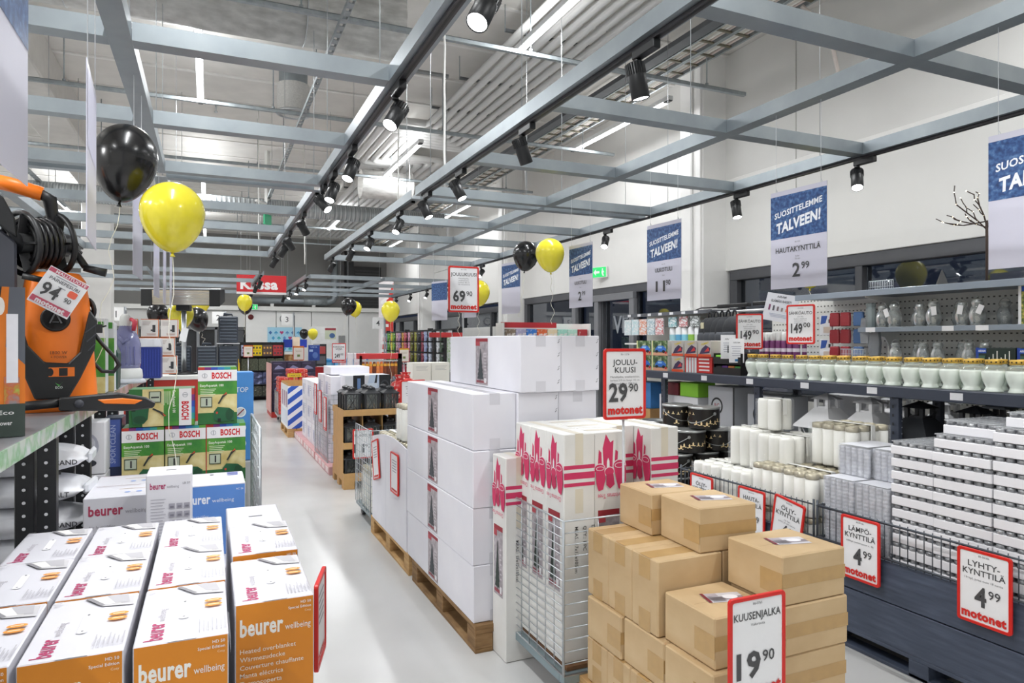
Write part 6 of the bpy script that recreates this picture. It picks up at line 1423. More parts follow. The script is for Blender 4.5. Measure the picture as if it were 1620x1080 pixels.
# lantern display
CB = M('c39a63', .6, noise=.06, scale=12)
t = thing('lantern_display', 'brown cardboard display with three tiers of black lanterns', 'display stand', (1.345, 7.55, 0)); W, D = .66, .72
for x in (0, W / 2 - .06, W - .12):
    for y in (0, D / 2 - .06, D - .12): G().box(x, x + .12, y, y + .12, 0, .085).build('foot', CB, t, .002)
for z, h in ((.085, .09), (.44, .07), (.80, .07)):
    o = G().box(0, W, 0, D, z, z + .01).box(0, W, 0, .008, z + .01, z + h).box(0, W, D - .008, D, z + .01, z + h).box(0, .008, .008, D - .008, z + .01, z + h).box(W - .008, W, .008, D - .008, z + .01, z + h).build('tray', CB, t)
for z0, z1 in ((.175, .44), (.51, .80)):
    for x in (.0, .215, .435, W - .006): G().box(x, x + .006, .05, D - .05, z0, z1).build('divider', CB, t)
for zi, z in enumerate((.096, .451, .811)):
    for i in range(3):
        for j in range(2):
            lantern(f'small black metal lantern on the {["bottom", "middle", "top"][zi]} cardboard tier, {nth(i)} across in the {["front", "rear"][j]} line', (1.45 + .216 * i, 7.67 + .3 * j, z), 'b', .175, .315, 0, group='small black lanterns', name='small_lantern')
# white stock behind the lanterns on red edged pallets
for i, y in enumerate((8.45, 9.70, 10.95)):
    t = thing('edged_pallet', f'pink and white edged low pallet along the aisle, {nth(i)} beyond the lanterns', 'pallet', (1.33, y, 0), 0, 'pink edged pallets'); G().box(0, .8, 0, 1.2, 0, .1).build('deck', M('d9a9aa', .5, noise=.05), t, .004)
    for k in range(4): G().box(-.004, .0, .05 + .29 * k, .24 + .29 * k, .02, .085).build('edge_plate', M('efe2e2', .5), t)
ci = 0
for y, h in ((8.75, .36), (9.35, .36), (9.95, .31), (10.5, .31), (11.1, .31)):
    for k in range(3):
        t = carton('white_carton', f'white carton with grey print, {["bottom", "middle", "top"][k]} of {nth(ci // 3)} pile beyond the lanterns', 'carton', (1.40, y, .102 + k * h), .55, .50, h - .004, WCARD, 'white cartons beyond the lanterns')
        p = Pr(); p.rect(.1, .06, .3, h - .08, 'c9cbdc'); p.rect(.12, .1, .2, h - .12, 'a9aabf'); p.lines(.34, h * .7, .12, 3, .03, .01, 'b5b6c4', 'l'); p.put('print', t, (-.0006, .5, 0), (0, -1, 0)); ci += 1
t = thing('wire_cart_panel', 'tall wire mesh side before the white cartons', 'cart', (1.36, 8.742, .1)); wire_panel(t, (0, 0, 0), (0, 1, 0), 1.1, .85, 12, 14, .003, .008); wire_panel(t, (0, 0, 0), (1, 0, 0), .62, .85, 8, 14, .003, .008, 'wire_front')
for k in range(3): red_frame(f'slim red framed sign on the wire mesh, {nth(k)} from the lanterns', (1.345, 8.85 + .42 * k, .50 + .06 * k), -90, 0, .2, .42)
t = carton('heater_box', 'white and black box with pale blue device picture above the lanterns', 'box', (1.52, 8.44, .905), .56, .4, .30, M('e4e6ee', .45), None)
p = Pr(); p.rect(.10, 0, .24, .30, '24262b'); p.rect(.15, .04, .19, .26, '6f8fc0'); p.poly([(.24, 0), (.42, 0), (.42, .3), (.30, .3)], 'c4d4ea'); p.rect(.27, .10, .40, .20, 'dbe6f4'); p.poly([(.36, .2), (.38, .3), (.40, .3), (.39, .2)], '2c2f36'); p.rect(.42, 0, .56, .3, '1d1f23'); p.ell(.49, .15, .06, .09, '3a3d44'); p.ell(.49, .15, .045, .07, '15161a'); p.put('front_print', t, (0, -.0004, 0))
t = carton('white_carton', 'flat white carton lying highest beyond the lanterns', 'carton', (1.44, 9.0, 1.19), .5, .6, .10, WCARD, None)
t = carton('base_carton', 'white carton supporting the pale blue device box', 'carton', (1.50, 8.46, .102), .60, .28, .80, WCARD, None)
t = thing('info_sign', 'small black framed information panel standing by the lanterns', 'sign', (1.45, 8.30, .80)); G().box(-.02, .20, 0, .012, .0, .25).build('frame', BLACKP, t, .003); Pr().rect(.0, .02, .18, .23, 'd5d6dc').put('sheet_print', t, (0, -.0006, 0)); G().box(.05, .13, 0, .05, -.8, .0).build('stand', BLACKP, t)
t = thing('dark_box', 'dark glass fronted box beside the small information panel', 'box', (1.68, 8.34, 0)); G().box(0, .3, 0, .09, 0, 1.04).build('body', M('26282d', .25, noise=.1), t, .004)
# blue striped pallet box
pallet('wooden pallet under the blue striped sales box', 1.22, 12.05, .75, 1.25)
t = thing('striped_bin', 'white sales box with blue diagonal stripes on pallet', 'display bin', (1.22, 12.06, .146)); W, D, H = .74, 1.2, .72
WC2 = M('eceef2', .5, noise=.02)
G().box(0, W, 0, .01, 0, H).build('front_panel', WC2, t); G().box(0, .01, .01, D, 0, H).build('side_panel', WC2, t); G().box(W - .01, W, .01, D, 0, H).build('side_panel', WC2, t); G().box(.01, W - .01, D - .01, D, 0, H + .04).build('back_panel', CB, t); G().box(.01, W - .01, .01, D - .01, .5, .51).build('floor_sheet', CB, t)
for x0, x1 in ((.01, .012), (W - .012, W - .01)): G().box(x0, x1, .01, D - .01, .5, H + .04).build('inner_flap', CB, t)
p = Pr()
def stripe(a):
    pts = []
    c_ = [(0, 0), (W, 0), (W, H), (0, H)]
    def clip(poly, f):
        out = []
        for i in range(len(poly)):
            A, B = poly[i], poly[(i + 1) % len(poly)]; fa, fb = f(A), f(B)
            if fa >= 0: out.append(A)
            if fa * fb < 0: k = fa / (fa - fb); out.append((A[0] + (B[0] - A[0]) * k, A[1] + (B[1] - A[1]) * k))
        return out
    q = clip(c_, lambda v: v[1] - v[0] * .75 - a); return clip(q, lambda v: a + .095 - (v[1] - v[0] * .75))
for k in range(7):
    q = stripe(-.5 + .18 * k)
    if len(q) > 2: p.poly(q, '2f5cc0', False)
p.k += 1; p.poly([(.2, .30), (.46, .30), (.46, .42), (.26, .42)], 'eceef2'); p.text('Ensto', .34, .34, .05, '5b6a94', bold=.01, skew=.3); p.put('print', t, (0, -.0006, 0))
q = Pr(); [q.rect(.2 + .35 * k, .35, .42 + .35 * k, .62, 'b9a4b8') for k in range(3)]; [q.rect(.24 + .35 * k, .38, .28 + .35 * k, .6, 'b03a58') for k in range(3)]; q.rect(.05, .05, 1.1, .3, 'd9deea'); q.put('side_print', t, (-.0006, D, 0), (0, -1, 0))
t = thing('yellow_card', 'small yellow price card behind the striped box', 'sign', (1.35, 13.4, .95)); G().box(0, .25, 0, .004, 0, .07).build('sheet', M('e6c93a', .5), t); Pr().text('TARJOUS', .125, .02, .04, '6a4a2a', w=.2).put('print', t, (0, -.0006, 0)); G().box(.11, .14, .0, .01, -.95, 0).build('stand', CB, t)
# red sweets packs in a cart, dark boxed display
REDP2 = MR('red_pack_print', [(.35, 'c8302c'), (.55, 'd8453c'), (.66, 'eed9d4'), (.8, 'c02a2a')], 30, .35)
t = thing('roll_cart', 'low wire roll cart stacked with red packs', 'cart', (1.26, 14.3, 0)); G().box(0, .8, 0, .7, .12, .16).build('base_frame', STEEL, t, .004)
wire_panel(t, (0, 0, .16), (0, 1, 0), .7, .45, 8, 8, .004)
for x in (.06, .74):
    for y in (.06, .64): caster(t, x, y, .055)
rp = None
for k in range(11):
    for i in range(4):
        for j in range(2):
            if k > 8 and i in (0, 3): continue
            lab = f'red sweet pack in the far roll cart, {nth(i)} across, layer {nth(k)} up, {["front", "back"][j]} line'
            if rp is None: rp = thing('red_pack', lab, 'pack', (1.28 + .19 * i, 14.32 + .34 * j, .162 + .082 * k), 0, 'red packs in the far roll cart'); G().box(0, .18, 0, .32, 0, .078).build('bag', REDP2, rp, .016)
            else: dup(rp, lab, (1.28 + .19 * i + random.uniform(-.006, .006), 14.32 + .34 * j, .162 + .082 * k))
DKP = MR('dark_box_print', [(.4, '2c2a3e'), (.6, '3f3c56'), (.7, '8f92b4'), (.8, '2c2a3e')], 9, .4)
t = thing('red_plinth', 'low red plinth under the dark violet boxes', 'plinth', (1.22, 15.3, 0)); G().box(0, .95, 0, 1.2, 0, .12).build('body', M('b8302c', .5), t, .004); G().box(-.02, .0, 0, 1.2, .1, 1.15).build('side_strip', M('d9a9a4', .5), t, .004)
db = None
for k in range(5):
    for i in range(3):
        lab = f'dark violet boxed product, {nth(i)} across, {["bottom", "second", "third", "fourth", "top"][k]} row of the far display'
        if db is None:
            db = carton('violet_box', lab, 'box', (1.24 + .3 * i, 15.35, .122 + .215 * k), .29, .5, .21, M('33304a', .45), 'dark violet boxes'); p = Pr(); p.rect(0, 0, .29, .21, '35324c'); p.poly([(.04, .04), (.25, .05), (.22, .08), (.12, .13), (.06, .08)], '8b90b8'); p.rect(.02, .16, .2, .18, '5a5676'); p.put('front_print', db, (0, -.0004, 0)); q = Pr(); q.poly([(.05, .04), (.4, .05), (.3, .12), (.15, .13)], '8b90b8'); q.put('side_print', db, (-.0006, .5, 0), (0, -1, 0))
        else: dup(db, lab, (1.24 + .3 * i, 15.35, .122 + .215 * k))
for i, (x, y, z, lab, tc) in enumerate(((1.72, 15.9, 1.2, 'small orange topped sign on the violet box display', 'd98a3a'), (.85, 19.6, 1.2, 'small orange topped sign beside the battery shelf', 'd98a3a'), (3.95, 15.2, 1.15, 'yellow topped sign before the glove wall', 'e0b83a'))):
    t = thing('small_sign', lab, 'sign', (x, y, z), 0); G().box(0, .24, 0, .012, 0, .32).build('frame', M('c8402f', .45), t, .003); p = Pr(); p.rect(.015, .015, .225, .28, 'efe6dc'); p.rect(.015, .28, .225, .31, tc); p.rect(.09, .08, .15, .13, '7a8a4a'); p.lines(.12, .22, .14, 2, .03, .012, 'c9b9a4'); p.put('print', t, (0, -.0006, 0)); G().cyl((.12, .014, 0), (.12, .014, -z), .012, n=8).build('pole', STEEL, t)
t = thing('blue_board', 'blue advertising board on a white frame behind red packs', 'sign', (2.05, 15.9, 1.19)); G().box(0, .25, 0, .02, 0, .36).build('board', M('2b4a9c', .4, noise=.05), t, .004); p = Pr(); p.rect(.02, .2, .1, .25, 'a9c4ee'); p.ell(.15, .12, .06, .07, '5a7ac0'); p.text('VARTA', .12, .29, .04, 'a9c4ee', w=.15); p.rect(0, .35, .25, .36, 'eef2f8'); p.put('print', t, (0, -.0006, 0))
# battery shelf at the aisle end
t = thing('battery_shelf', 'black shelf of coloured battery packs at the aisle end', 'shelf', (.78, 20.0, 0)); G().box(0, 1.15, .4, .42, 0, 1.6).build('back_panel', BLACKP, t)
for z in (.1, .42, .80, 1.2): G().box(0, 1.15, 0, .4, z, z + .02).build('shelf_board', BLACKP, t)
for x in (0, 1.13): G().box(x, x + .02, 0, .42, 0, 1.6).build('side_panel', BLACKP, t)
for i, c_ in enumerate(('b9c4e4', 'e6c81e', '5a4a44', 'b03a3e')):
    for k in range(2):
        t = carton('battery_pack', f'{["pale blue", "yellow", "brown", "red"][i]} battery pack, {["lower", "upper"][k]} row on the top board of aisle end shelf', 'pack', (.81 + .275 * i, 20.02, 1.222 + .15 * k), .26, .2, .145, M(c_, .4, noise=.05), 'coloured battery packs'); p = Pr(); [p.rect(.03 + .08 * q, .05, .07 + .08 * q, .10, '3a3a44' if i != 2 else 'd9a44a') for q in range(3)]; p.put('front_print', t, (0, -.0004, 0))
for i in range(5): carton('dark_pack', f'dark olive pack on the second board from top, {nth(i)} across', 'pack', (.81 + .22 * i, 20.02, .822), .21, .2, .33, MR(f'olive_pack_{i}', [(.4, '3a4034'), (.6, '5a624e'), (.75, '8a8f78')], 22, .45, stretch=(1, 1, 4)), 'dark olive packs')
for i in range(4):
    for k in range(2): carton('car_kit_box', f'dark blue box with car picture, {nth(i)} across, {["lower", "upper"][k]} row', 'box', (.81 + .275 * i, 20.02, .442 + .17 * k), .265, .3, .165, MR(f'car_kit_{i}{k}', [(.4, '2e3350'), (.55, '464d74'), (.7, '9aa4cc')], 9, .4), 'dark blue car kit boxes')
for i in range(4): carton('wiper_box', f'dark box with pale stripes on the bottom board, {nth(i)} across', 'box', (.81 + .275 * i, 20.02, .122), .265, .3, .27, MR(f'wiper_{i}', [(.4, '23241f'), (.6, '4a4c40'), (.72, 'b9bca8')], 16, .4, stretch=(1, 1, 5)), 'dark boxes of the bottom board')
t = thing('yellow_stand', 'yellow display stand left of the battery shelf', 'display stand', (.42, 19.6, 0)); G().box(0, .34, 0, .3, 0, 1.05).box(.02, .32, .02, .28, 1.05, 1.15).build('body', M('e0b81e', .45, noise=.06), t, .006); [G().box(.05, .14, -.01, 0, .2 + .2 * k, .32 + .2 * k).build('pocket', M('4a3a1e', .5), t) for k in range(4)]
t = thing('figure_display', 'cardboard figure display with blue top beside the suit-symbol poster', 'display stand', (1.98, 20.3, 0)); G().box(0, .5, 0, .3, 0, 1.25).build('body', MR('figure_print', [(.4, '8a5a2a'), (.55, 'c9a46a'), (.7, '4a5a3a')], 6, .5), t, .006); G().box(-.05, .6, .0, .03, 1.45, 1.68).build('top_card', M('2340b0', .35), t); G().box(.2, .4, -.03, -.01, 1.25, 1.75).build('figure_card', M('e6d3bc', .5), t)
t = thing('tall_shelf', 'dark narrow shelf right of the blue advertising board', 'shelf', (2.75, 19.8, 0)); G().box(0, .3, 0, .5, 0, 1.55).build('body', M('26282c', .5, noise=.2), t, .004); [G().box(.03, .27, -.02, 0, .15 + .28 * k, .36 + .28 * k).build('pack', M(('b03a3a', '3a6a4a', 'd9d9dc', '5a5a60', 'a04040')[k], .4), t, .004) for k in range(5)]
# wall items at the cashier end
t = thing('wall_clock', 'round grey wall clock on the white back wall', 'clock', (2.60, 26.88, 2.47)); 
o = G().lathe([(.001, .0), (.17, .0), (.17, .03), (.15, .04), (.145, .035), (.001, .035)], 28, cap=False).build('case', M('8b8e92', .35, metal=.4), t, 0, None, (R(90), 0, 0)); G().lathe([(.14, .036), (.001, .037)], 28, cap=False).build('dial', WHITEP, t, 0, None, (R(90), 0, 0))
p = Pr(); [p.rect(-.006 + .115 * math.cos(k * math.pi / 6), -.006 + .115 * math.sin(k * math.pi / 6), .006 + .115 * math.cos(k * math.pi / 6), .006 + .115 * math.sin(k * math.pi / 6), '2a2a2c') for k in range(12)]; p.poly([(-.008, 0), (.008, 0), (.07, .06), (.06, .07)], '2a2a2c'); p.poly([(-.006, .0), (.006, 0), (-.09, .03), (-.09, .022)], '2a2a2c'); p.put('hands_print', t, (0, -.039, 0))
t = thing('suit_poster', 'pale blue wall poster with card suit symbols', 'poster', (2.0, 26.86, 1.25)); G().box(0, 1.22, 0, .03, 0, .90).build('board', M('a9d9f0', .45, noise=.02), t, .004)
p = Pr()
def heart(u, v, s, c): p.poly([(u, v - s), (u + s, v + .2 * s), (u + .75 * s, v + .8 * s), (u + .3 * s, v + .8 * s), (u, v + .45 * s), (u - .3 * s, v + .8 * s), (u - .75 * s, v + .8 * s), (u - s, v + .2 * s)], c)
def spade(u, v, s, c): p.poly([(u - .3 * s, v - s), (u + .3 * s, v - s), (u + .1 * s, v - .4 * s), (u + s, v - .5 * s), (u + .9 * s, v + .1 * s), (u, v + s), (u - .9 * s, v + .1 * s), (u - s, v - .5 * s), (u - .1 * s, v - .4 * s)], c)
for r_ in range(4):
    for k in range(6):
        u, v = .10 + .2 * k + (.1 if r_ % 2 else 0), .70 - .2 * r_
        if u > 1.16: continue
        q = (k + r_ * 2) % 4; c_ = ('3f6fb0', '4a9fd0', '3fa9b8', '5a8fc8')[(k + r_) % 4]
        if (r_, k) in ((0, 2), (1, 3)): heart(u, v, .07, 'c0407a')
        elif q % 2: spade(u, v, .065, c_)
        else: p.poly([(u, v - .075), (u + .06, v), (u, v + .075), (u - .06, v)], c_)
p.put('print', t, (0, -.0006, 0))
for i, (n, x, y, z) in enumerate((('1', -2.35, 22.0, 2.36), ('2', .30, 24.0, 2.36), ('3', 2.42, 24.0, 2.33), ('4', 5.15, 22.5, 2.20))):
    t = thing('checkout_post', f'grey checkout pole with number {["one", "two", "three", "four"][i]}', 'post', (x, y, 0), 0, 'numbered checkout poles'); G().cyl((.2, 0, 0), (.2, 0, 2.6), .03, n=10).build('pole', M('9fa3a6', .4, metal=.3), t); G().box(-.2, .17, -.01, .01, z - .16, z + .22).build('plate', M('e9e9e8', .5), t, .004); Pr().text(n, 0, 0, .26, '4a4a4c', bold=.005).put('lettering', t, (-.02, -.011, z - .06)); G().box(.2, .24, -.03, .03, 1.8, 2.5).build('lamp_bar', M('77797c', .4), t, .004)
t = thing('hanging_sign', 'red hanging sign reading Kassa partly behind spotlights', 'sign', (.66, 19.0, 2.85), R(-3)); G().box(0, 1.22, -.01, .01, 0, .50).build('panel', M('d2232b', .4, noise=.03), t, .004); p = Pr(); p.rect(0, 0, 1.22, .06, 'e9e6e6'); p.text('Kassa', .55, .14, .36, 'f2f0f0', bold=.04, w=.92); p.put('print', t, (0, -.011, 0)); [G().cyl((x, 0, .5), (x, 0, 2.6), .004, n=4).build('hanging_wire', STEEL, t) for x in (.1, 1.1)]
t = thing('banner', 'tall red and white vertical banner beside the glove wall', 'banner', (5.55, 24.2, .9), R(-35)); G().box(0, .55, -.01, .01, 0, 3.0).build('panel', M('e6dfe0', .5, noise=.02), t); p = Pr(); p.poly([(.1, 0), (.55, 0), (.55, 2.8), (.3, 2.2)], 'd2352f'); p.text('SUTTILA', .36, .05, .40, 'f4f0f0', al='l', rot=90, bold=.04, w=2.3); p.rect(.30, 2.86, .36, 2.92, '4a4a4c'); p.rect(.40, 2.86, .52, 2.92, '4a4a4c'); p.put('print', t, (0, -.011, 0))
t = thing('wall_duct', 'silver ventilation duct along the upper back wall with an upward bend', 'air duct', (0, 26.9, 3.15)); G().tube([(1.5, 0, 0), (4.2, 0, 0), (4.38, 0, .06), (4.45, 0, .2), (4.45, 0, 1.9)], .13, 14).build('pipe', GALV, t); G().cyl((3.3, 0, 0), (4.15, 0, 0), .16, n=16).build('sleeve', GALVD, t); [G().box(x, x + .12, -.06, .06, -.40, -.12).build('bracket', WHITEP, t) for x in (2.1, 3.6)]
t = thing('dark_duct', 'dark square shaft behind the silver duct bend', 'air duct', (4.9, 27.0, 2.93)); G().box(0, .3, 0, .3, 0, 2.6).build('casing', M('2c2d2f', .6), t)
t = thing('dark_grille', 'large dark louvred grille on the upper back wall', 'vent', (5.25, 27.3, 3.0)); G().box(0, 1.1, 0, .08, 0, 1.6).build('frame', M('3a3a3b', .6), t); [G().box(.05, 1.05, -.03, 0, .08 + .12 * k, .14 + .12 * k).build('slat', M('474748', .6), t) for k in range(12)]
GRN = M('1fae5a', .4, noise=0, emit=.9)
for lab, x, y, z, rz in (('green exit sign on the back wall near yellow balloon', 1.28, 26.6, 2.78, 0), ('green exit sign over the entrance doors by the window posters', 6.45, 10.9, 2.78, -70)):
    t = thing('exit_sign', lab, 'exit sign', (x, y, z), R(rz)); G().box(0, .36, -.02, .02, 0, .2).build('box', WHITEP, t, .004); p = Pr(); p.rect(.01, .01, .35, .19, GRN); p.poly([(.06, .1), (.12, .16), (.12, .12), (.2, .12), (.2, .08), (.12, .08), (.12, .04)], 'f4faf6'); p.ell(.27, .15, .016, .016, 'f4faf6'); p.poly([(.25, .13), (.29, .13), (.31, .09), (.28, .09), (.31, .03), (.27, .03), (.25, .08)], 'f4faf6'); p.put('print', t, (0, -.021, 0))
t = thing('exit_sign', 'small green hanging sign under the ceiling between LED battens', 'exit sign', (1.05, 15.0, 4.05), R(60)); G().box(0, .3, -.02, .02, 0, .36).build('panel', M('2fae7a', .4), t, .004); G().box(-.35, .55, -.03, .03, .40, .44).build('arm', WHITEP, t); G().box(.08, .2, -.03, .03, .36, 1.55).build('stem', WHITEP, t)
t = thing('alarm_bell', 'dark red alarm bell on the white back wall', 'alarm', (1.42, 26.88, 2.52)); G().lathe([(.001, .06), (.08, .05), (.1, 0)], 16, cap=False).build('dome', M('6a1f1f', .4), t, 0, None, (R(90), 0, 0))
t = thing('white_board', 'white freestanding board with a small poster at the cashier end', 'board', (3.30, 25.0, .4)); G().box(0, .9, 0, .03, .6, 1.75).build('panel', M('e3e4e2', .5), t, .004); [G().box(x, x + .03, .0, .03, -.4, .6).build('leg', STEEL, t) for x in (.02, .85)]; p = Pr(); p.rect(.50, 1.3, .88, 1.7, 'c9d0b8'); p.rect(.50, 1.62, .88, 1.7, '9a3a44'); p.ell(.75, 1.43, .1, .09, '4a6a9c'); p.put('print', t, (0, -.0006, 0))
price_sign('red framed sign reading 249.00 on a pole in the aisle distance', ['PORAKONE-', 'SARJA'], ['18 V'], '249', '00', (2.05, 11.95, 1.255), 0, w=.235, h=.335, brand=True, pole=1.25)
t = carton('red_case', 'red metal case behind the striped sales box', 'box', (2.2, 16.9, 0), .4, .4, 1.0, M('a81f24', .35, noise=.03), None); Pr().rect(.1, .62, .3, .66, 'e6d9d9').put('print', t, (0, -.0006, 0))
bl = M('2f8fd0', .3, noise=.05)
for k in range(3):
    for i in range(6):
        t = thing('canister', f'bright blue canister, {nth(i)} across, {["bottom", "middle", "top"][k]} layer at the cashier end', 'canister', (2.95 + .26 * i, 20.4, .45 + .32 * k - .25), 0, 'bright blue canisters')
        G().box(-.12, .12, 0, .2, 0, .26).build('body', bl, t, .02); G().cyl((.0, .1, .26), (0, .1, .30), .05, n=8).build('cap', M('d9e6f0', .4), t); Pr().rect(-.08, .06, .08, .17, '7fc0ea').put('label_print', t, (0, -.0006, 0))
t = thing('canister_shelf', 'low white shelf under the blue canisters', 'shelf', (2.8, 20.35, 0)); G().box(0, 1.6, 0, .4, 0, .195).build('base', WHITEP, t, .004); [G().box(0, 1.6, .0, .3, .465 + .32 * k, .515 + .32 * k).build('shelf_board', M('c9ccd2', .4), t) for k in range(2)]
# sock rack, orange glove rack
t = thing('sock_rack', 'small rack of pink and white sock packs by the orange gloves', 'rack', (2.35, 13.6, 0)); [G().cyl((x, .1, 0), (x, .1, 1.42), .012, n=6).build('post', STEEL, t) for x in (0, .5)]; [G().box(-.02, .52, .09, .11, z, z + .02).build('rail', STEEL, t) for z in (.75, 1.05, 1.38)]
for k in range(3):
    for i in range(4):
        c_ = ['d9c4cc', 'b9b4c8', 'c9a4b0', 'd5d2c0', 'e0dde4', '8a8496'][(i * 2 + k) % 6]
        t = thing('sock_pack', f'pale sock pack, {nth(i)} across, {["bottom", "middle", "top"][k]} row of the small rack', 'pack', (2.42 + .13 * i, 13.62, .50 + .31 * k), 0, 'pale sock packs'); G().box(-.055, .055, -.03, .03, 0, .27).build('pack', MR(f'sock_{k}{i}', [(.4, c_), (.6, 'e6e3e6'), (.75, '6a6478')], 18, .6), t, .008)
t = thing('glove_rack', 'black post rack with red top carrying orange gloves', 'rack', (2.50, 12.4, 0)); G().box(.70, .78, .0, .08, 0, 1.40).build('post', BLACKP, t, .004); G().box(0, .04, 0, .04, 0, 1.36).build('post', BLACKP, t); G().box(0, .78, 0, .34, 1.30, 1.40).build('red_top', M('c8383a', .4), t, .004); G().box(0, .7, 0, .02, 1.255, 1.28).build('rail', STEEL, t); [G().box(0, .78, .0, .34, z, z + .03).build('shelf_board', M('5a5c66', .5), t) for z in (.25, .6, .88)]
for i in range(10):
    c_ = ['7a3a1e', '8a4a22', 'e0783a', '6a2f1c', 'e88a4a', 'd86a30', '7a3a1e', '6a3320', '7a3a1e', '8a4a22'][i]
    t = thing('orange_glove', f'orange brown glove pack hanging under the red top, {nth(i)} across', 'gloves', (2.56 + .066 * i, 12.39, .98), 0, 'orange glove packs'); G().prism([(-.028, 0), (.028, 0), (.03, .2), (.02, .27), (-.02, .27), (-.03, .2)], -.02, .02).build('glove', M(c_, .6, noise=.2, scale=20), t, .005); G().box(-.028, .028, -.022, -.02, .19, .235).build('label_band', M('e6a83a', .5), t)
# glove wall
t = thing('glove_wall', 'long dark pegboard gondola of hanging gloves', 'shelf', (4.72, 13.4, 0)); L = 6.1; G().box(.05, .08, 0, L, .1, 1.90).build('back_panel', M('2f3136', .5, noise=.05), t)
[G().box(0, .08, 0, L, z, z + .03).build('rail', BLACKP, t) for z in (1.86, 1.62, 1.36, .72)]; G().box(-.12, .06, 0, L, 1.045, 1.085).build('shelf_board', M('3a3d42', .5), t); [G().box(-.02, .1, y, y + .06, 0, 1.93).build('post', BLACKP, t, .004) for y in (-.06, 2.0, 4.05, L)]; G().box(-.3, .06, 0, L, .08, .12).build('base', BLACKP, t)
[Pr().rect(0, -.012, .12, .014, 'e6e6ea').put('price_tag', t, (-.1206, L - .2 - k * .22, 1.065), (0, -1, 0)) for k in range(24) if k % 5 != 3]
gp = ['7a8a9a', '5f9a3c', 'c8b840', '6f9a40', 'c8a0a8', 'a888a8', 'c8944a', 'c0606c', 'd094ae', '6a6a30', '94943f', '3a3c40', '8a3a4a', '98a6c8', 'b4bccc', '2e3034', 'c4c8cc', '3a4a3c', '404248', 'b0b4b8']; gp2 = ['c8a0a0', 'd08a90', '8a3a3c', '9aa4b0', 'd09030', 'd8a040', 'c87084', 'c84858', 'd8687c', 'b0a890', 'c8a888', '7a4a38', 'd8c048', '8a9a8a', '5a5a5c', 'c8783a', 'b84a50', 'd8b0b8', '9a6a4a', '88909a']
GM = {}
hand = [(-.07, 0), (.06, 0), (.065, .08), (.10, .12), (.085, .15), (.055, .13), (.05, .21), (.03, .215), (.02, .16), (.01, .225), (-.015, .225), (-.02, .16), (-.03, .215), (-.055, .21), (-.05, .14), (-.075, .08)]
for r_, z in enumerate((1.62, 1.37, 1.11, .79, .47)):
    for k in range(20):
        c_ = (gp if r_ < 3 else gp2)[k]
        if c_ not in GM: GM[c_] = G().prism([(b[0], b[1]) for b in hand], -.02, .02, 'x').mesh('glove', MR('glove_' + c_, [(.34, '2c2e32'), (.42, c_), (.58, c_), (.7, 'd9d6d8')], 15, .7))
        o = link(bpy.data.objects.new('work_glove', GM[c_]), None, (4.66 - .02 * (k % 2), 19.3 - .298 * k, z), (math.pi, 0, 0)); o.location.z = z + .23
        tag(o, f'hanging work glove, {nth(k)} from the far end in the {["top", "second", "third", "fourth", "lowest"][r_]} row of glove wall', 'gloves', 'work gloves on the glove wall')
t = thing('green_bag_stack', 'green and white patterned packs at the end of the glove wall', 'pack', (4.45, 13.0, 1.0)); G().box(0, .3, 0, .3, 0, .72).build('packs', MR('leaf_pack', [(.4, '5a8a3a'), (.52, 'c9cfc9'), (.65, '8f98a0'), (.75, '4a5a4a')], 18, .5), t, .01); G().box(.05, .25, .05, .25, -1.0, 0).build('stand', BLACKP, t)
# cream boxes, gift bags
for k in range(4):
    for i in range(2):
        t = carton('cream_box', f'cream carton with small grey print behind gift bags, {["bottom", "second", "third", "top"][k]} of the {["first", "second"][i]} pile', 'carton', (2.66 + .29 * i, 9.5 + .02 * i, .33 * k), .28, .3, .325, M('e4e3da', .5, noise=.02), 'cream cartons'); p = Pr(); p.lines(.06, .27, .18, 4, .018, .006, 'b9b9b4', 'l'); p.rect(.03, .03, .06, .05, '3a3a3a'); p.put('print', t, (0, -.0006, 0))
GIFT = MR('gift_paper', [(.4, 'b81f22'), (.55, 'd0302c'), (.62, 'e9cfc4'), (.68, 'c42826'), (.8, '5a7a3a')], 16, .3, bump=.6)
t = thing('gift_pile_base', 'dark low table under the red gift wrapped bags', 'table', (2.15, 8.6, 0)); G().box(0, .45, 0, .8, .58, .62).build('top', M('2c2d31', .5), t); [G().box(x, x + .04, y, y + .04, 0, .58).build('leg', BLACKP, t) for x in (0, .41) for y in (0, .76)]
for k, (x, y, z, s_) in enumerate(((2.30, 8.75, .622, .17), (2.40, 9.08, .622, .18), (2.30, 8.82, .88, .16), (2.46, 9.12, .90, .15))):
    t = thing('gift_bag', f'red patterned gift bag, {["lower front", "lower rear", "upper front", "upper rear"][k]} one of the pile', 'gift bag', (x, y, z), k * .7, 'red gift bags')
    vs = []; n_ = 14
    for j, (zz, rr) in enumerate(((0, .8), (.03, 1), (.14, 1.05), (.2, .8), (.24, .3), (.30, .55))):
        for i in range(n_): a = 2 * math.pi * i / n_; vs.append((s_ * rr * math.cos(a) * (1 + .08 * math.sin(3 * a + j)), s_ * rr * .8 * math.sin(a), zz * 1.0))
    G().add(vs, [(j * n_ + i, j * n_ + (i + 1) % n_, (j + 1) * n_ + (i + 1) % n_, (j + 1) * n_ + i) for j in range(5) for i in range(n_)] + [tuple(range(n_))[::-1]], 0, True).build('bag', GIFT, t); G().tube([(.06 * math.cos(q * .7), .05 * math.sin(q * .7), .24) for q in range(9)], .012, 5, closed=True).build('ribbon', M('c02024', .3), t)
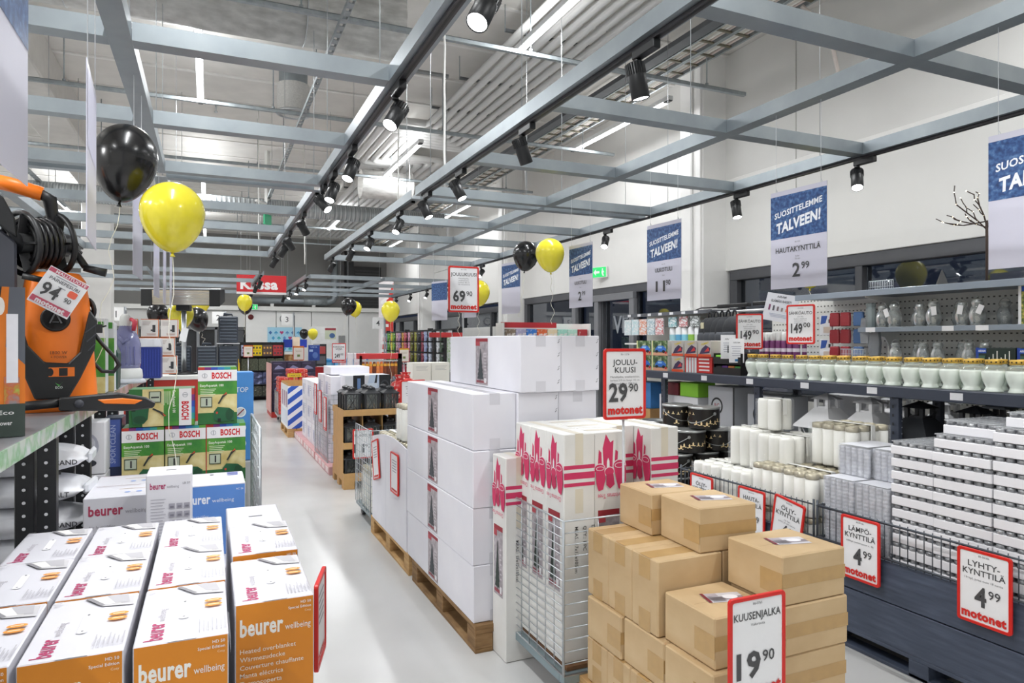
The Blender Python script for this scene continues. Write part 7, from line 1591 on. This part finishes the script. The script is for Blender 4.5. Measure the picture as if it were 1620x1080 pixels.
# calendar and candy shelf behind the white cartons
t = thing('calendar_shelf', 'shelf of bright boxes with red header behind white cartons', 'shelf', (3.45, 8.0, 0)); G().box(0, 1.25, .22, .24, 0, 1.86).build('back_panel', WHITEP, t); G().box(0, 1.25, 0, .22, 1.56, 1.58).build('shelf_board', WHITEP, t); [G().box(x, x + .02, 0, .24, 0, 1.86).build('side_panel', WHITEP, t) for x in (-.02, 1.25)]; G().box(0, .8, .1, .12, 1.80, 1.87).build('red_header', M('b83038', .4), t)
for i in range(8):
    c_ = ['8a7a6a', 'a9a4c0', '3a78c8', 'd8683a', 'e6d3b0', '9fd4c4', 'b4dccc', 'b0353c'][i]
    carton('candy_box', f'{["brown speckled", "lilac speckled", "blue and yellow", "orange", "cream", "mint", "pale mint", "dark red striped"][i]} box on the shelf behind white cartons', 'box', (3.47 + .152 * i, 8.02, 1.582), .145, .18, .2, MR(f'candy_{i}', [(.35, c_), (.55, c_), (.65, 'e9e4e0'), (.8, '8a3a3a')], 20, .4, stretch=(1, 1, .4) if i == 7 else None), 'bright boxes on the calendar shelf')
for i in range(3):
    t = thing('red_header_board', f'red header board over a gondola behind the white cartons, {nth(i)} across', 'sign', (3.44 + .21 * i, 11.2, 1.69), 0, 'red header boards'); G().box(0, .19, 0, .03, 0, .085).build('board', M('c8383a', .4, noise=.03), t, .004); G().box(.08, .11, .03, .05, -1.69, .06).build('post', BLACKP, t)
# closed far left: shelves behind the washer so the hall does not read empty
for i in range(3):
    t = thing('stock_shelf', f'tall dark stock shelf at the left hall side, {nth(i)} from the pillar', 'shelf', (-4.4, 17.0 - 3.2 * i, 0), 0, 'stock shelves'); [G().box(0, .5, 0, 2.8, z, z + .03).build('shelf_board', M('4a4c50', .5), t) for z in (.1, .6, 1.1, 1.6, 2.05)]; [G().box(x, x + .04, y, y + .04, 0, 2.1).build('post', BLACKP, t) for x in (0, .46) for y in (0, 2.76)]
    for z in (.13, .63, 1.13, 1.63):
        for k in range(5): carton('stock_carton', f'cardboard stock carton on the left hall shelf {nth(i)}, board {nth(int(z * 2))}, {nth(k)} along', 'carton', (-4.36, 17.05 - 3.2 * i + .54 * k, z), .4, .45, .34, M(['b9905f', 'e0e0e2', '4a5a7a', 'c9a070', 'a9acb2'][(k + i + int(z * 3)) % 5], .55, noise=.05), 'stock cartons')
